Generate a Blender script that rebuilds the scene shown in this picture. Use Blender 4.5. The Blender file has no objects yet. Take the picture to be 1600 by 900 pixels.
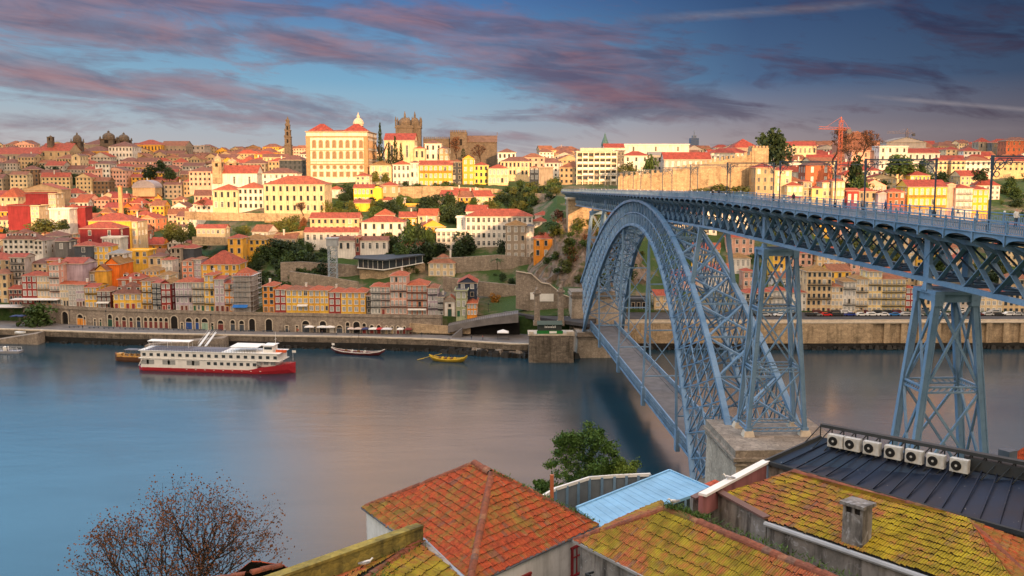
import bpy, math, random
from mathutils import Vector, Matrix
R = math.radians
C = bpy.context.scene.collection
rnd = random.Random(7)

# ------------------------------------------------------------------ camera
F, PITCH, H = 1542.0, R(6.85), 66.6
cp, sp = math.cos(PITCH), math.sin(PITCH)
cam = bpy.data.objects.new('camera', bpy.data.cameras.new('camera'))
C.objects.link(cam)
cam.location = (0, 0, H)
cam.rotation_euler = (R(90) - PITCH, 0, 0)
cam.data.sensor_width = 36.0
cam.data.lens = F / 1600 * 36.0
cam.data.clip_start = 0.5
cam.data.clip_end = 30000
S = bpy.context.scene
S.camera = cam

# ------------------------------------------------------------------ light
SUN_EL, SUN_AZ = R(6.9), R(14)          # sun low behind the camera, a little to its right
sun = bpy.data.objects.new('sun', bpy.data.lights.new('sun', 'SUN'))
C.objects.link(sun)
sun.data.energy = 3.1
sun.data.angle = R(0.6)
sun.data.color = (1.0, 0.56, 0.25)
to_sun = Vector((math.sin(SUN_AZ) * math.cos(SUN_EL), -math.cos(SUN_AZ) * math.cos(SUN_EL), math.sin(SUN_EL)))
sun.rotation_euler = to_sun.to_track_quat('Z', 'Y').to_euler()
SKY_STRENGTH = 0.15

# ------------------------------------------------------------------ node helpers
class NT:
    def __init__(s, tree):
        s.t = tree; s.n = tree.nodes; s.l = tree.links
    def add(s, typ, **kw):
        n = s.n.new(typ)
        for k, v in kw.items():
            if k.startswith('i_'):
                pass
            else:
                setattr(n, k, v)
        return n
    def link(s, a, b):
        s.l.new(a, b)
    def val(s, sock, v):
        if hasattr(v, 'is_output'):
            s.l.new(v, sock)
        else:
            if isinstance(v, (tuple, list)) and len(v) == 3 and len(sock.default_value) == 4:
                v = (*v, 1)
            sock.default_value = v
    def math(s, op, a, b=0.0, c=0.0, clamp=False):
        n = s.n.new('ShaderNodeMath'); n.operation = op; n.use_clamp = clamp
        s.val(n.inputs[0], a); s.val(n.inputs[1], b)
        if len(n.inputs) > 2: s.val(n.inputs[2], c)
        return n.outputs[0]
    def mix(s, fac, a, b, blend='MIX'):
        n = s.n.new('ShaderNodeMix'); n.data_type = 'RGBA'; n.blend_type = blend
        s.val(n.inputs[0], fac); s.val(n.inputs[6], a); s.val(n.inputs[7], b)
        return n.outputs[2]
    def ramp(s, fac, stops, interp='LINEAR'):
        n = s.n.new('ShaderNodeValToRGB'); cr = n.color_ramp; cr.interpolation = interp
        while len(cr.elements) < len(stops): cr.elements.new(0.5)
        for e, (p, c) in zip(cr.elements, stops):
            e.position = p
            e.color = (c, c, c, 1) if isinstance(c, (int, float)) else (*c, 1)
        s.val(n.inputs[0], fac)
        return n.outputs[0]
    def noise(s, vec, scale, detail=3, rough=.55, dist=0.0):
        n = s.n.new('ShaderNodeTexNoise')
        s.val(n.inputs['Scale'], scale); s.val(n.inputs['Detail'], detail)
        s.val(n.inputs['Roughness'], rough); s.val(n.inputs['Distortion'], dist)
        if vec is not None: s.l.new(vec, n.inputs['Vector'])
        return n.outputs[0]
    def mapping(s, vec, scale=(1, 1, 1), loc=(0, 0, 0), rot=(0, 0, 0)):
        n = s.n.new('ShaderNodeMapping')
        n.inputs['Scale'].default_value = scale; n.inputs['Location'].default_value = loc
        n.inputs['Rotation'].default_value = rot
        s.l.new(vec, n.inputs['Vector'])
        return n.outputs[0]

# ------------------------------------------------------------------ sky
world = bpy.data.worlds.new('World'); S.world = world; world.use_nodes = True
def make_sky():
    N = NT(world.node_tree); N.n.clear()
    out = N.add('ShaderNodeOutputWorld'); bg = N.add('ShaderNodeBackground')
    sky = N.add('ShaderNodeTexSky'); sky.sky_type = 'NISHITA'; sky.sun_disc = False
    sky.sun_elevation = SUN_EL; sky.sun_rotation = math.pi - SUN_AZ   # +Y is rotation 0
    sky.altitude = 100; sky.air_density = 1.3; sky.dust_density = 1.0; sky.ozone_density = 3.0
    tc = N.add('ShaderNodeTexCoord'); sep = N.add('ShaderNodeSeparateXYZ')
    N.link(tc.outputs['Generated'], sep.inputs[0])
    X, Y, Z = sep.outputs
    az = N.math('ARCTAN2', X, Y)                       # 0 ahead, + right
    el = N.math('ARCSINE', Z)
    side = N.math('MULTIPLY_ADD', az, 0.95, 0.5, clamp=True)          # 0 left .. 1 right of the view
    front = N.math('MULTIPLY_ADD', Y, 4.0, .5, clamp=True)
    elf = N.math('MULTIPLY', el, 1 / R(10), clamp=True)
    # deep blue, darker to the right (north), paler and rosier towards the horizon
    hi = N.ramp(side, [(0.0, (.26, .50, 1.08)), (.45, (.14, .38, 1.12)), (.72, (.030, .10, .42)), (1.0, (.010, .034, .19))])
    md = N.ramp(side, [(0.0, (.86, 1.42, 1.85)), (.45, (.54, 1.28, 1.95)), (.72, (.17, .36, .80)), (1.0, (.06, .11, .32))])
    lo = N.ramp(side, [(0.0, (1.85, 1.50, 1.42)), (.40, (1.55, 1.40, 1.40)), (.62, (1.75, 1.36, 1.26)), (.8, (1.15, .84, .80)), (1.0, (.52, .38, .43))])
    sky_f = N.mix(N.ramp(elf, [(.0, 0.0), (.50, 1.0)]), lo, md)
    sky_f = N.mix(N.ramp(elf, [(.42, 0.0), (1.0, 1.0)]), sky_f, hi)
    nish = N.mix(1.0, sky.outputs[0], (.30, .32, .34), 'MULTIPLY')
    sky_f = N.mix(.12, sky_f, nish)
    behind = N.mix(1.0, sky.outputs[0], (2.3, 1.7, 1.4), 'MULTIPLY')   # the bright sunrise side lies behind the camera
    base = N.mix(front, behind, sky_f)
    # pale high sky above the picture
    up = N.math('MULTIPLY_ADD', el, 1 / R(7), -1.5, clamp=True)
    dome = N.ramp(side, [(0.0, (2.6, 5.3, 7.9)), (.20, (2.9, 5.0, 7.2)), (.35, (7.8, 4.8, 3.1)), (.50, (6.4, 4.1, 3.0)), (.75, (3.6, 2.6, 2.4)), (1.0, (3.2, 2.5, 2.4))])
    dome = N.mix(front, (6.6, 5.1, 3.9), dome)
    base = N.mix(up, base, dome)
    # clouds: streaks lying in (azimuth, elevation), gathered in a few drifting banks
    cx = N.add('ShaderNodeCombineXYZ')
    N.link(az, cx.inputs[0]); N.link(N.math('MULTIPLY_ADD', az, .10, el), cx.inputs[1])
    v0 = cx.outputs[0]
    n1 = N.noise(N.mapping(v0, (6.5, 30, 1), (3.1, 1.7, 0)), 1.0, 9, .62, .9)
    n2 = N.noise(N.mapping(v0, (24, 95, 1), (7.7, 2.2, 0)), 1.0, 6, .62, .6)
    bank = None
    for a0, e0, ra, re, tl, k in ((-24, 4.7, 10, 1.0, -.10, 1.25), (-22, 7.2, 9, 1.0, -.05, 1.15), (-9.5, 6.4, 5.5, .75, -.16, .95), (-6, 8.2, 5, .8, -.1, .7), (2, 7.4, 7, 1.3, -.12, .85), (3, 5.4, 6.5, 1.2, -.12, .95), (7, 4.0, 6, .7, -.06, .8), (5, 3.0, 7, .55, .0, .7),
                                  (-15, 2.9, 8, .4, -.05, .5), (-25, 2.4, 7, .45, -.03, .6), (1, 1.9, 7, .35, 0, .5), (-27, 1.0, 9, .5, 0, .6), (14, 8.6, 6, .7, .05, .45), (26, 7.6, 4, 1.4, 0, .5), (17, 5.2, 6, .6, 0, .45), (22, 3.1, 6, .4, -.05, .4), (-18, 8.9, 8, .7, 0, 1.0)):
        dx = N.math('MULTIPLY_ADD', az, 1 / R(ra), -a0 / ra); dy = N.math('MULTIPLY_ADD', el, 1 / R(re), -e0 / re); dy = N.math('MULTIPLY_ADD', dx, -tl * ra / re, dy)
        g = N.math('MULTIPLY', N.math('EXPONENT', N.math('MULTIPLY', N.math('MULTIPLY_ADD', dx, dx, N.math('MULTIPLY', dy, dy)), -1.0)), k)
        bank = g if bank is None else N.math('ADD', bank, g)
    m = N.math('MULTIPLY_ADD', n2, .30, N.math('MULTIPLY', n1, .80))
    m = N.math('MULTIPLY_ADD', bank, .26, m)
    mask = N.ramp(m, [(.59, 0.0), (.72, .55), (.92, .88)])
    n3 = N.noise(N.mapping(v0, (10, 60, 1), (1.3, 9.2, 0)), 1.0, 5, .6, .5)
    lit = N.ramp(side, [(0.0, (1.1, .60, .64)), (.5, (.92, .46, .54)), (.72, (.34, .17, .25)), (1.0, (.10, .055, .11))])
    drk = N.ramp(side, [(0.0, (.55, .38, .52)), (.5, (.38, .29, .48)), (.72, (.13, .095, .22)), (1.0, (.045, .04, .11))])
    ccol = N.mix(N.ramp(n3, [(.40, 0.0), (.64, 1.0)]), drk, lit)
    low_pale = N.ramp(elf, [(.05, .55), (.35, 0.0)])
    ccol = N.mix(low_pale, ccol, N.ramp(side, [(0.0, (1.0, .74, .80)), (.5, (.95, .72, .78)), (.75, (.75, .52, .56)), (1.0, (.34, .23, .30))]))
    mask = N.math('MULTIPLY', mask, front)
    mask = N.math('MULTIPLY', mask, N.math('SUBTRACT', 1.0, up))
    col = N.mix(mask, base, ccol)
    # thin pale vapour trails on the right
    n4 = N.noise(N.mapping(v0, (60, 260, 1)), 1.0, 4)
    for a0, a1, sl, e0, wd, st in ((.33, .52, -.115, 6.15, .16, .62), (.10, .37, .035, 8.05, .34, .34), (.10, .55, -.012, 2.35, .5, .22)):
        trail = N.math('ABSOLUTE', N.math('SUBTRACT', el, N.math('MULTIPLY_ADD', az, sl, R(e0))))
        tm = N.math('MULTIPLY', N.ramp(N.math('MULTIPLY', trail, 1 / R(wd)), [(0.0, st), (1.0, 0.0)]), N.ramp(az_in(N, az, a0, a1), [(0, 0), (.3, 1), (.8, .8), (1, 0)]))
        tm = N.math('MULTIPLY', tm, N.math('MULTIPLY_ADD', n4, 1.5, .1, clamp=True))
        col = N.mix(tm, col, (.92, .80, .86))
    N.link(col, bg.inputs[0]); bg.inputs[1].default_value = SKY_STRENGTH
    N.link(bg.outputs[0], out.inputs[0])
def az_in(N, az, a, b):
    return N.math('MULTIPLY_ADD', az, 1 / (b - a), -a / (b - a), clamp=True)
make_sky()
S.view_settings.view_transform = 'Standard'
S.view_settings.look = 'None'
S.view_settings.exposure = 1.2
S.view_settings.gamma = 1
S.view_settings.use_curve_mapping = False
S.render.engine = 'CYCLES'
S.cycles.max_bounces = 5
S.cycles.diffuse_bounces = 3
S.cycles.glossy_bounces = 3
S.cycles.transparent_max_bounces = 6
S.cycles.caustics_reflective = False
S.cycles.caustics_refractive = False
S.cycles.use_denoising = True

# ------------------------------------------------------------------ picture <-> place
def ray(px, py):
    a, b = (px - 800) / F, (py - 450) / F
    return Vector((a, cp - b * sp, -sp - b * cp))
def U(px, py, Y):                        # the point on the sight line at forward distance Y
    d = ray(px, py); k = Y / d.y
    return Vector((d.x * k, Y, H + d.z * k))
def UZ(px, py, z):                       # the point on the sight line at height z
    d = ray(px, py); k = (z - H) / d.z
    return Vector((d.x * k, d.y * k, z))
def proj(p):
    y, z = p[1], p[2] - H
    d = y * cp - z * sp
    return 800 + F * p[0] / d, 450 - F * (y * sp + z * cp) / d

# ------------------------------------------------------------------ mesh helper
class MB:
    def __init__(s):
        s.v = []; s.f = []; s.m = []; s.c = []; s.cv = 1.0
    def face(s, pts, m=0):
        i = len(s.v); s.v.extend(tuple(p) for p in pts)
        s.f.append(tuple(range(i, i + len(pts)))); s.m.append(m); s.c.append(s.cv)
    def box(s, c, d, m=0, rz=0.0, top=None):
        x, y, z = d[0] / 2, d[1] / 2, d[2] / 2
        k = (1, 1) if top is None else top
        P = [(-x, -y, -z), (x, -y, -z), (x, y, -z), (-x, y, -z), (-x * k[0], -y * k[1], z), (x * k[0], -y * k[1], z), (x * k[0], y * k[1], z), (-x * k[0], y * k[1], z)]
        ca, sa = math.cos(rz), math.sin(rz)
        P = [(c[0] + a * ca - b * sa, c[1] + a * sa + b * ca, c[2] + e) for a, b, e in P]
        s.hexa(P, m)
    def hexa(s, P, m=0):
        i = len(s.v); s.v.extend(tuple(p) for p in P)
        for q in ((3, 2, 1, 0), (4, 5, 6, 7), (0, 1, 5, 4), (1, 2, 6, 5), (2, 3, 7, 6), (3, 0, 4, 7)):
            s.f.append(tuple(i + k for k in q)); s.m.append(m); s.c.append(s.cv)
    def beam(s, p, q, w, h=None, m=0, up=None):
        p, q = Vector(p), Vector(q); h = w if h is None else h
        d = (q - p)
        if d.length < 1e-5: return
        d.normalize()
        u = Vector(up) if up is not None else (Vector((0, 0, 1)) if abs(d.z) < .93 else Vector((0, 1, 0)))
        a = d.cross(u); a.normalize(); b = a.cross(d)
        a *= w / 2; b *= h / 2
        s.hexa([p - a - b, p + a - b, p + a + b, p - a + b, q - a - b, q + a - b, q + a + b, q - a + b], m)
    def tube(s, p, q, r0, r1, n=6, m=0, cap=True):
        p, q = Vector(p), Vector(q); d = (q - p)
        if d.length < 1e-6: return
        d.normalize()
        u = Vector((0, 0, 1)) if abs(d.z) < .9 else Vector((1, 0, 0))
        a = d.cross(u).normalized(); b = d.cross(a)
        i = len(s.v)
        for o, r in ((p, r0), (q, r1)):
            for k in range(n):
                t = 2 * math.pi * k / n
                s.v.append(tuple(o + a * (r * math.cos(t)) + b * (r * math.sin(t))))
        for k in range(n):
            s.f.append((i + k, i + (k + 1) % n, i + n + (k + 1) % n, i + n + k)); s.m.append(m); s.c.append(s.cv)
        if cap:
            s.f.append(tuple(i + k for k in range(n - 1, -1, -1))); s.m.append(m); s.c.append(s.cv)
            s.f.append(tuple(i + n + k for k in range(n))); s.m.append(m); s.c.append(s.cv)
    def lathe(s, c, prof, n=12, m=0, rx=1, ry=1):
        i = len(s.v)
        for r, z in prof:
            for k in range(n):
                t = 2 * math.pi * k / n
                s.v.append((c[0] + r * rx * math.cos(t), c[1] + r * ry * math.sin(t), c[2] + z))
        for j in range(len(prof) - 1):
            for k in range(n):
                a = i + j * n
                s.f.append((a + k, a + (k + 1) % n, a + n + (k + 1) % n, a + n + k)); s.m.append(m); s.c.append(s.cv)
    def prism(s, poly, off, m=0):            # polygon (3D points) pushed along off
        off = Vector(off); A = [Vector(p) for p in poly]; B = [p + off for p in A]
        s.face(A[::-1], m); s.face(B, m)
        n = len(A)
        for k in range(n):
            s.face([A[k], A[(k + 1) % n], B[(k + 1) % n], B[k]], m)
    def mesh(s, name, mats, uv=False, smooth=False, cols=False):
        me = bpy.data.meshes.new(name)
        me.from_pydata(s.v, [], s.f)
        for m in mats: me.materials.append(m)
        me.polygons.foreach_set('material_index', s.m)
        if smooth: me.polygons.foreach_set('use_smooth', [True] * len(s.f))
        if uv:
            L = me.uv_layers.new(name='UVMap'); data = []
            for f in s.f:
                p0, p1, p2 = (Vector(s.v[f[k]]) for k in (0, 1, 2))
                n = (p1 - p0).cross(p2 - p0)
                if n.length < 1e-9: n = Vector((0, 0, 1))
                n.normalize()
                if n.z < 0: n = -n
                u = Vector((0, 0, 1)).cross(n)
                u = u.normalized() if u.length > 1e-4 else Vector((1, 0, 0))
                w = n.cross(u)
                for k in f:
                    p = Vector(s.v[k]); data += [p.dot(u), p.dot(w)]
            L.data.foreach_set('uv', data)
        if cols:
            at = me.attributes.new('tone', 'FLOAT', 'FACE'); at.data.foreach_set('value', s.c)
        me.validate(); me.update()
        return me
    def build(s, name, mats, parent=None, color=None, loc=None, rz=0.0, **kw):
        if not isinstance(mats, (list, tuple)): mats = [mats]
        o = bpy.data.objects.new(name, s.mesh(name, mats, **kw)); C.objects.link(o)
        if parent is not None: o.parent = parent
        if loc is not None: o.location = loc
        if rz: o.rotation_euler = (0, 0, rz)
        if color is not None: o.color = (*color, 1)
        return o
def put(name, me, parent=None, loc=(0, 0, 0), rz=0.0, color=None, scale=None):
    o = bpy.data.objects.new(name, me); C.objects.link(o)
    if parent is not None: o.parent = parent
    o.location = loc
    o.rotation_euler = (0, 0, rz)
    if color is not None: o.color = (*color, 1)
    if scale is not None: o.scale = scale
    return o
def empty(name, loc=(0, 0, 0), rz=0.0):
    o = bpy.data.objects.new(name, None); C.objects.link(o)
    o.location = loc; o.rotation_euler = (0, 0, rz)
    return o
LABELS = {}
def tag(o, label, cat, group=None):
    o['label'] = label; o['category'] = cat
    if group: o['group'] = group
    return o
def structure(o, kind='structure'):
    o['kind'] = kind; return o
# ------------------------------------------------------------------ materials
def principled(name, rough=.8, metal=0.0, spec=.3):
    m = bpy.data.materials.new(name); m.use_nodes = True
    N = NT(m.node_tree); b = N.n['Principled BSDF']
    b.inputs['Roughness'].default_value = rough; b.inputs['Metallic'].default_value = metal
    b.inputs['Specular IOR Level'].default_value = spec
    return m, N, b
def coords(N, kind='Object'):
    return N.add('ShaderNodeTexCoord').outputs[kind]
def objcol(N):
    return N.add('ShaderNodeObjectInfo').outputs['Color']
def bump(N, b, h, strength=.4, dist=.05):
    n = N.add('ShaderNodeBump'); n.inputs['Strength'].default_value = strength; n.inputs['Distance'].default_value = dist
    N.link(h, n.inputs['Height']); N.link(n.outputs[0], b.inputs['Normal'])
def plain(name, rgb, rough=.7, metal=0.0, var=.25, scale=1.5, spec=.3, use_obj=False):
    m, N, b = principled(name, rough, metal, spec)
    v = coords(N)
    n = N.noise(v, scale, 4, .6)
    k = N.ramp(n, [(.3, 1 - var), (.7, 1 + var * .5)])
    base = objcol(N) if use_obj else rgb
    c = N.mix(1.0, base, k, 'MULTIPLY')
    N.link(c, b.inputs['Base Color'])
    return m
def make_plaster():
    m, N, b = principled('plaster', .9)
    v = coords(N)
    n1 = N.noise(v, .35, 5, .62)
    n2 = N.noise(N.mapping(v, (1.6, 1.6, .13)), 1.0, 4, .6)
    n3 = N.noise(v, 4.0, 3, .6)
    k = N.math('MULTIPLY', N.ramp(n1, [(.3, .78), (.62, 1.08)]), N.ramp(n2, [(.33, .72), (.55, 1.04)]))
    c = N.mix(1.0, objcol(N), k, 'MULTIPLY')
    c = N.mix(N.ramp(n3, [(.55, 0), (.75, .18)]), c, (.20, .17, .15))
    N.link(c, b.inputs['Base Color'])
    return m
def make_rooftile():
    m, N, b = principled('clay_tile', .85)
    uv = coords(N, 'UV'); ob = coords(N)
    n1 = N.noise(uv, .45, 5, .65)
    st = N.noise(N.mapping(uv, (3.2, .35, 1)), 1.0, 4, .6)
    rows = N.add('ShaderNodeTexWave'); rows.wave_type = 'BANDS'; rows.bands_direction = 'Y'
    rows.inputs['Scale'].default_value = .42; rows.inputs['Distortion'].default_value = .6
    N.link(uv, rows.inputs['Vector'])
    k = N.math('MULTIPLY', N.ramp(n1, [(.28, .55), (.6, 1.12)]), N.ramp(st, [(.3, .62), (.6, 1.15)]))
    k = N.math('MULTIPLY', k, N.ramp(rows.outputs[0], [(0.0, .72), (.3, 1.0)]))
    c = N.mix(1.0, objcol(N), k, 'MULTIPLY')
    ms = N.ramp(N.noise(ob, .16, 4, .6, .4), [(.56, 0.0), (.74, .55)])
    c = N.mix(ms, c, (.13, .085, .045))
    N.link(c, b.inputs['Base Color'])
    bump(N, b, rows.outputs[0], .3, .08)
    return m
def make_mossy(name, clay, clay2, moss, cover, dark=(.035, .02, .012)):
    m, N, b = principled(name, .9)
    ob = coords(N)
    at = N.add('ShaderNodeAttribute'); at.attribute_name = 'tone'; at.attribute_type = 'GEOMETRY'
    tone = at.outputs['Fac']
    c = N.mix(N.ramp(tone, [(.1, 0.0), (.9, 1.0)]), clay, clay2)
    c = N.mix(N.ramp(tone, [(.08, .7), (.18, 0.0)]), c, (.14, .10, .08))
    c = N.mix(N.ramp(tone, [(.80, 0.0), (.95, .5)]), c, (.42, .20, .11))
    c = N.mix(1.0, c, N.ramp(N.noise(ob, 5.5, 4, .7), [(.3, .55), (.7, 1.2)]), 'MULTIPLY')
    n1 = N.noise(ob, .30, 5, .65, .4); n2 = N.noise(ob, 2.3, 6, .72); n5 = N.noise(ob, 14, 2, .6)
    mm = N.math('ADD', N.math('MULTIPLY_ADD', n2, .48, N.math('MULTIPLY', n1, .9)), N.math('MULTIPLY', tone, .07))
    mm = N.math('ADD', mm, N.math('MULTIPLY', n5, .16))
    mask = N.ramp(mm, [(cover - .09, 0.0), (cover + .10, .92)])
    mossc = N.mix(N.ramp(N.noise(ob, 1.3, 3), [(.35, 0), (.65, 1)]), moss, tuple(x * .45 for x in moss))
    c = N.mix(mask, c, mossc)
    gr = N.ramp(N.noise(ob, 1.9, 5, .75), [(.57, 0.0), (.72, .75)])
    c = N.mix(gr, c, dark)
    lich = N.ramp(N.noise(ob, 7.0, 3, .7), [(.66, 0.0), (.74, .55)])
    c = N.mix(lich, c, (.30, .28, .22))
    N.link(c, b.inputs['Base Color'])
    bump(N, b, N.noise(ob, 18, 3, .6), .35, .03)
    return m
def make_stone(name, a, bcol, scale=.9, joint=.35, stain=(.05, .045, .035), wash=.5):
    m, N, b = principled(name, .92)
    v = coords(N)
    vo = N.add('ShaderNodeTexVoronoi'); vo.inputs['Scale'].default_value = scale
    N.link(N.mapping(v, (1, 1, 1.7)), vo.inputs['Vector'])
    bw = N.add('ShaderNodeRGBToBW'); N.link(vo.outputs['Color'], bw.inputs[0])
    c = N.mix(bw.outputs[0], a, bcol)
    e = N.add('ShaderNodeTexVoronoi'); e.feature = 'DISTANCE_TO_EDGE'; e.inputs['Scale'].default_value = scale
    N.link(N.mapping(v, (1, 1, 1.7)), e.inputs['Vector'])
    c = N.mix(N.ramp(e.outputs['Distance'], [(0.0, joint), (.07, 0.0)]), c, stain)
    n = N.noise(v, .16, 6, .66)
    c = N.mix(N.ramp(n, [(.48, 0.0), (.70, wash)]), c, stain)
    n2 = N.noise(N.mapping(v, (.9, .9, .09)), 1.0, 4, .6)
    c = N.mix(N.ramp(n2, [(.50, 0.0), (.72, wash)]), c, stain)
    c = N.mix(1.0, c, N.ramp(N.noise(v, 2.4, 4, .7), [(.3, .7), (.7, 1.15)]), 'MULTIPLY')
    N.link(c, b.inputs['Base Color'])
    bump(N, b, e.outputs['Distance'], .35, .08)
    return m
def make_ground():
    m, N, b = principled('hillside_ground', .95)
    v = coords(N)
    n = N.noise(v, .02, 6, .65, .3); n2 = N.noise(v, .12, 5, .65); n3 = N.noise(v, .9, 4, .7)
    green = N.mix(n3, (.020, .052, .012), (.05, .085, .02))
    earth = N.mix(n3, (.10, .075, .05), (.21, .165, .12))
    c = N.mix(N.ramp(N.math('MULTIPLY_ADD', n2, .5, N.math('MULTIPLY', n, .5)), [(.40, 1.0), (.50, 0.0)]), green, earth)
    N.link(c, b.inputs['Base Color'])
    bump(N, b, n3, .6, .6)
    return m
def make_rock():
    m, N, b = principled('cliff_rock', .95)
    v = coords(N)
    n1 = N.noise(N.mapping(v, (.5, .5, .12)), .8, 6, .7, .6); n2 = N.noise(v, .25, 5, .65); n3 = N.noise(v, 1.6, 4, .7)
    c = N.mix(N.ramp(n1, [(.3, 0), (.7, 1)]), (.055, .042, .034), (.26, .20, .16))
    c = N.mix(N.ramp(n2, [(.52, 0.0), (.62, .85)]), c, N.mix(n3, (.025, .045, .012), (.07, .075, .02)))
    N.link(c, b.inputs['Base Color'])
    bump(N, b, n1, .8, .8)
    return m
def make_water():
    m, N, b = principled('river_water', .16, 0, .5)
    v = coords(N)
    b.inputs['IOR'].default_value = 1.33
    n1 = N.noise(N.mapping(v, (.05, .16, 1), rot=(0, 0, R(8))), 1.0, 5, .6, .5)
    n2 = N.noise(N.mapping(v, (.35, 1.1, 1), rot=(0, 0, R(5))), 1.0, 4, .6)
    n3 = N.noise(N.mapping(v, (.008, .014, 1)), 1.0, 3, .5, .4)
    n4 = N.noise(N.mapping(v, (.022, .06, 1), rot=(0, 0, R(6))), 1.0, 4, .6, .6)
    c = N.mix(N.ramp(n3, [(.35, 0), (.65, 1)]), (.007, .026, .042), (.012, .040, .060))
    N.link(c, b.inputs['Base Color'])
    N.link(N.math('ADD', N.ramp(n3, [(.3, .15), (.7, .19)]), N.ramp(n4, [(.45, 0.0), (.7, .06)])), b.inputs['Roughness'])
    h = N.math('MULTIPLY_ADD', n2, .3, n1)
    bump(N, b, h, .10, .5)
    return m
def make_leaf(name, a, bcol, rough=.75):
    m, N, b = principled(name, rough)
    at = N.add('ShaderNodeAttribute'); at.attribute_name = 'tone'; at.attribute_type = 'GEOMETRY'
    oi = N.add('ShaderNodeObjectInfo')
    f = N.math('MULTIPLY_ADD', oi.outputs['Random'], .5, N.math('MULTIPLY', at.outputs['Fac'], .7))
    c = N.mix(f, a, bcol)
    N.link(c, b.inputs['Base Color'])
    b.inputs['Subsurface Weight'].default_value = 0.0
    return m
def make_seam():
    m, N, b = principled('dark_sheet_metal', .42, .0, .35)
    v = coords(N)
    n = N.noise(v, .5, 5, .6); n2 = N.noise(v, 6, 3)
    c = N.mix(N.ramp(n, [(.35, 0), (.65, 1)]), (.003, .006, .016), (.010, .018, .042))
    c = N.mix(N.ramp(n2, [(.70, 0), (.74, .7)]), c, (.22, .22, .22))
    N.link(c, b.inputs['Base Color'])
    N.link(N.ramp(n, [(.3, .34), (.7, .6)]), b.inputs['Roughness'])
    return m
def make_steel():
    m, N, b = principled('blue_steel', .55, .0, .35)
    v = coords(N)
    n = N.noise(v, .22, 5, .65); n2 = N.noise(v, 2.2, 4, .7)
    c = N.mix(N.ramp(n, [(.3, 0), (.7, 1)]), (.080, .168, .285), (.18, .28, .40))  # paler blue patches painted in as highlights on the steel
    c = N.mix(N.ramp(n2, [(.56, 0), (.74, .6)]), c, (.06, .095, .15))
    n3 = N.noise(N.mapping(v, (1.4, 1.4, .25)), 1.0, 5, .7)
    c = N.mix(N.ramp(n3, [(.60, 0), (.74, .55)]), c, (.12, .10, .095))
    N.link(N.ramp(n2, [(.3, .42), (.7, .7)]), b.inputs['Roughness'])
    N.link(c, b.inputs['Base Color'])
    return m
M = {}
M['plaster'] = make_plaster(); M['tile'] = make_rooftile(); M['ground'] = make_ground(); M['rock'] = make_rock()
M['water'] = make_water(); M['steel'] = make_steel(); M['seam'] = make_seam()
M['steel_dark'] = plain('dark_blue_steel', (.03, .06, .11), .55)
M['mast'] = plain('mast_paint', (.025, .05, .085), .5)
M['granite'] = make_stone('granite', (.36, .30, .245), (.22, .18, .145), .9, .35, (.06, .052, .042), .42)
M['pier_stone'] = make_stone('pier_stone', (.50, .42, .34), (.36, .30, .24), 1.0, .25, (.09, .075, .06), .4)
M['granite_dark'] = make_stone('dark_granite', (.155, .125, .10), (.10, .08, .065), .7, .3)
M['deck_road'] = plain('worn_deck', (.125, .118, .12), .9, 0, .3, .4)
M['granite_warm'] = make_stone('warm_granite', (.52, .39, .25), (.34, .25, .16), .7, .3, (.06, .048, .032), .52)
M['brownstone'] = plain('brown_stone_trim', (.36, .23, .13), .9, 0, .25, .8)
M['pane_warm'] = plain('shuttered_pane', (.20, .14, .09), .5, 0, .3, .9)
M['quay'] = make_stone('quay_stone', (.24, .20, .16), (.12, .10, .08), .8, .4, (.03, .026, .02), .7)
M['wetstone'] = plain('wet_weeded_stone', (.014, .013, .012), .6, 0, .5, .6)
M['paving'] = plain('granite_paving', (.155, .145, .145), .9, 0, .3, .25)
M['asphalt'] = plain('asphalt', (.060, .058, .062), .9, 0, .3, .4)
M['white'] = plain('white_paint', (.72, .71, .68), .6, 0, .12, .6)
M['trim'] = plain('stone_trim', (.50, .43, .34), .85, 0, .25, .8)
M['obj'] = plain('painted', (1, 1, 1), .6, 0, .2, .8, use_obj=True)
M['gloss'] = plain('gloss_paint', (1, 1, 1), .25, 0, .05, .8, .5, use_obj=True)
M['pane'] = plain('window_glass', (.035, .045, .055), .12, 0, .3, .5, .6)
M['pane_pale'] = plain('curtained_glass', (.30, .31, .31), .25, 0, .3, .9, .5)
M['flat_dark'] = plain('painted_dark', (.012, .010, .009), .9)  # flat black for wheels and eyes; paints the shade inside openings and tile ends
M['slate'] = plain('slate_cladding', (.04, .05, .065), .7, 0, .3, .9)
M['rail'] = plain('iron_rail', (.03, .035, .04), .6)
M['bark'] = plain('bark', (.045, .032, .024), .95, 0, .4, 3)
M['leaf'] = make_leaf('leaf_green', (.010, .030, .007), (.060, .100, .022))
M['leaf_dark'] = make_leaf('leaf_dark', (.006, .018, .006), (.028, .050, .016))
M['leaf_olive'] = make_leaf('leaf_olive', (.030, .040, .010), (.11, .12, .025))
M['leaf_rust'] = make_leaf('leaf_rust', (.055, .022, .012), (.17, .07, .03))
M['leaf_orange'] = make_leaf('leaf_orange', (.20, .08, .01), (.40, .20, .03))
M['grass'] = make_leaf('grass_blades', (.02, .055, .008), (.075, .13, .02))
M['red_tile_near'] = make_mossy('weathered_red_tile', (.46, .082, .028), (.27, .058, .028), (.26, .21, .045), .84)
M['moss_tile'] = make_mossy('moss_covered_tile', (.42, .12, .05), (.27, .075, .04), (.32, .27, .022), .785)
M['moss_tile2'] = make_mossy('heavily_mossed_tile', (.36, .11, .055), (.24, .08, .045), (.38, .31, .016), .77)
M['ridge'] = make_mossy('ridge_tile', (.27, .085, .045), (.16, .06, .04), (.16, .14, .03), .95)
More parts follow.
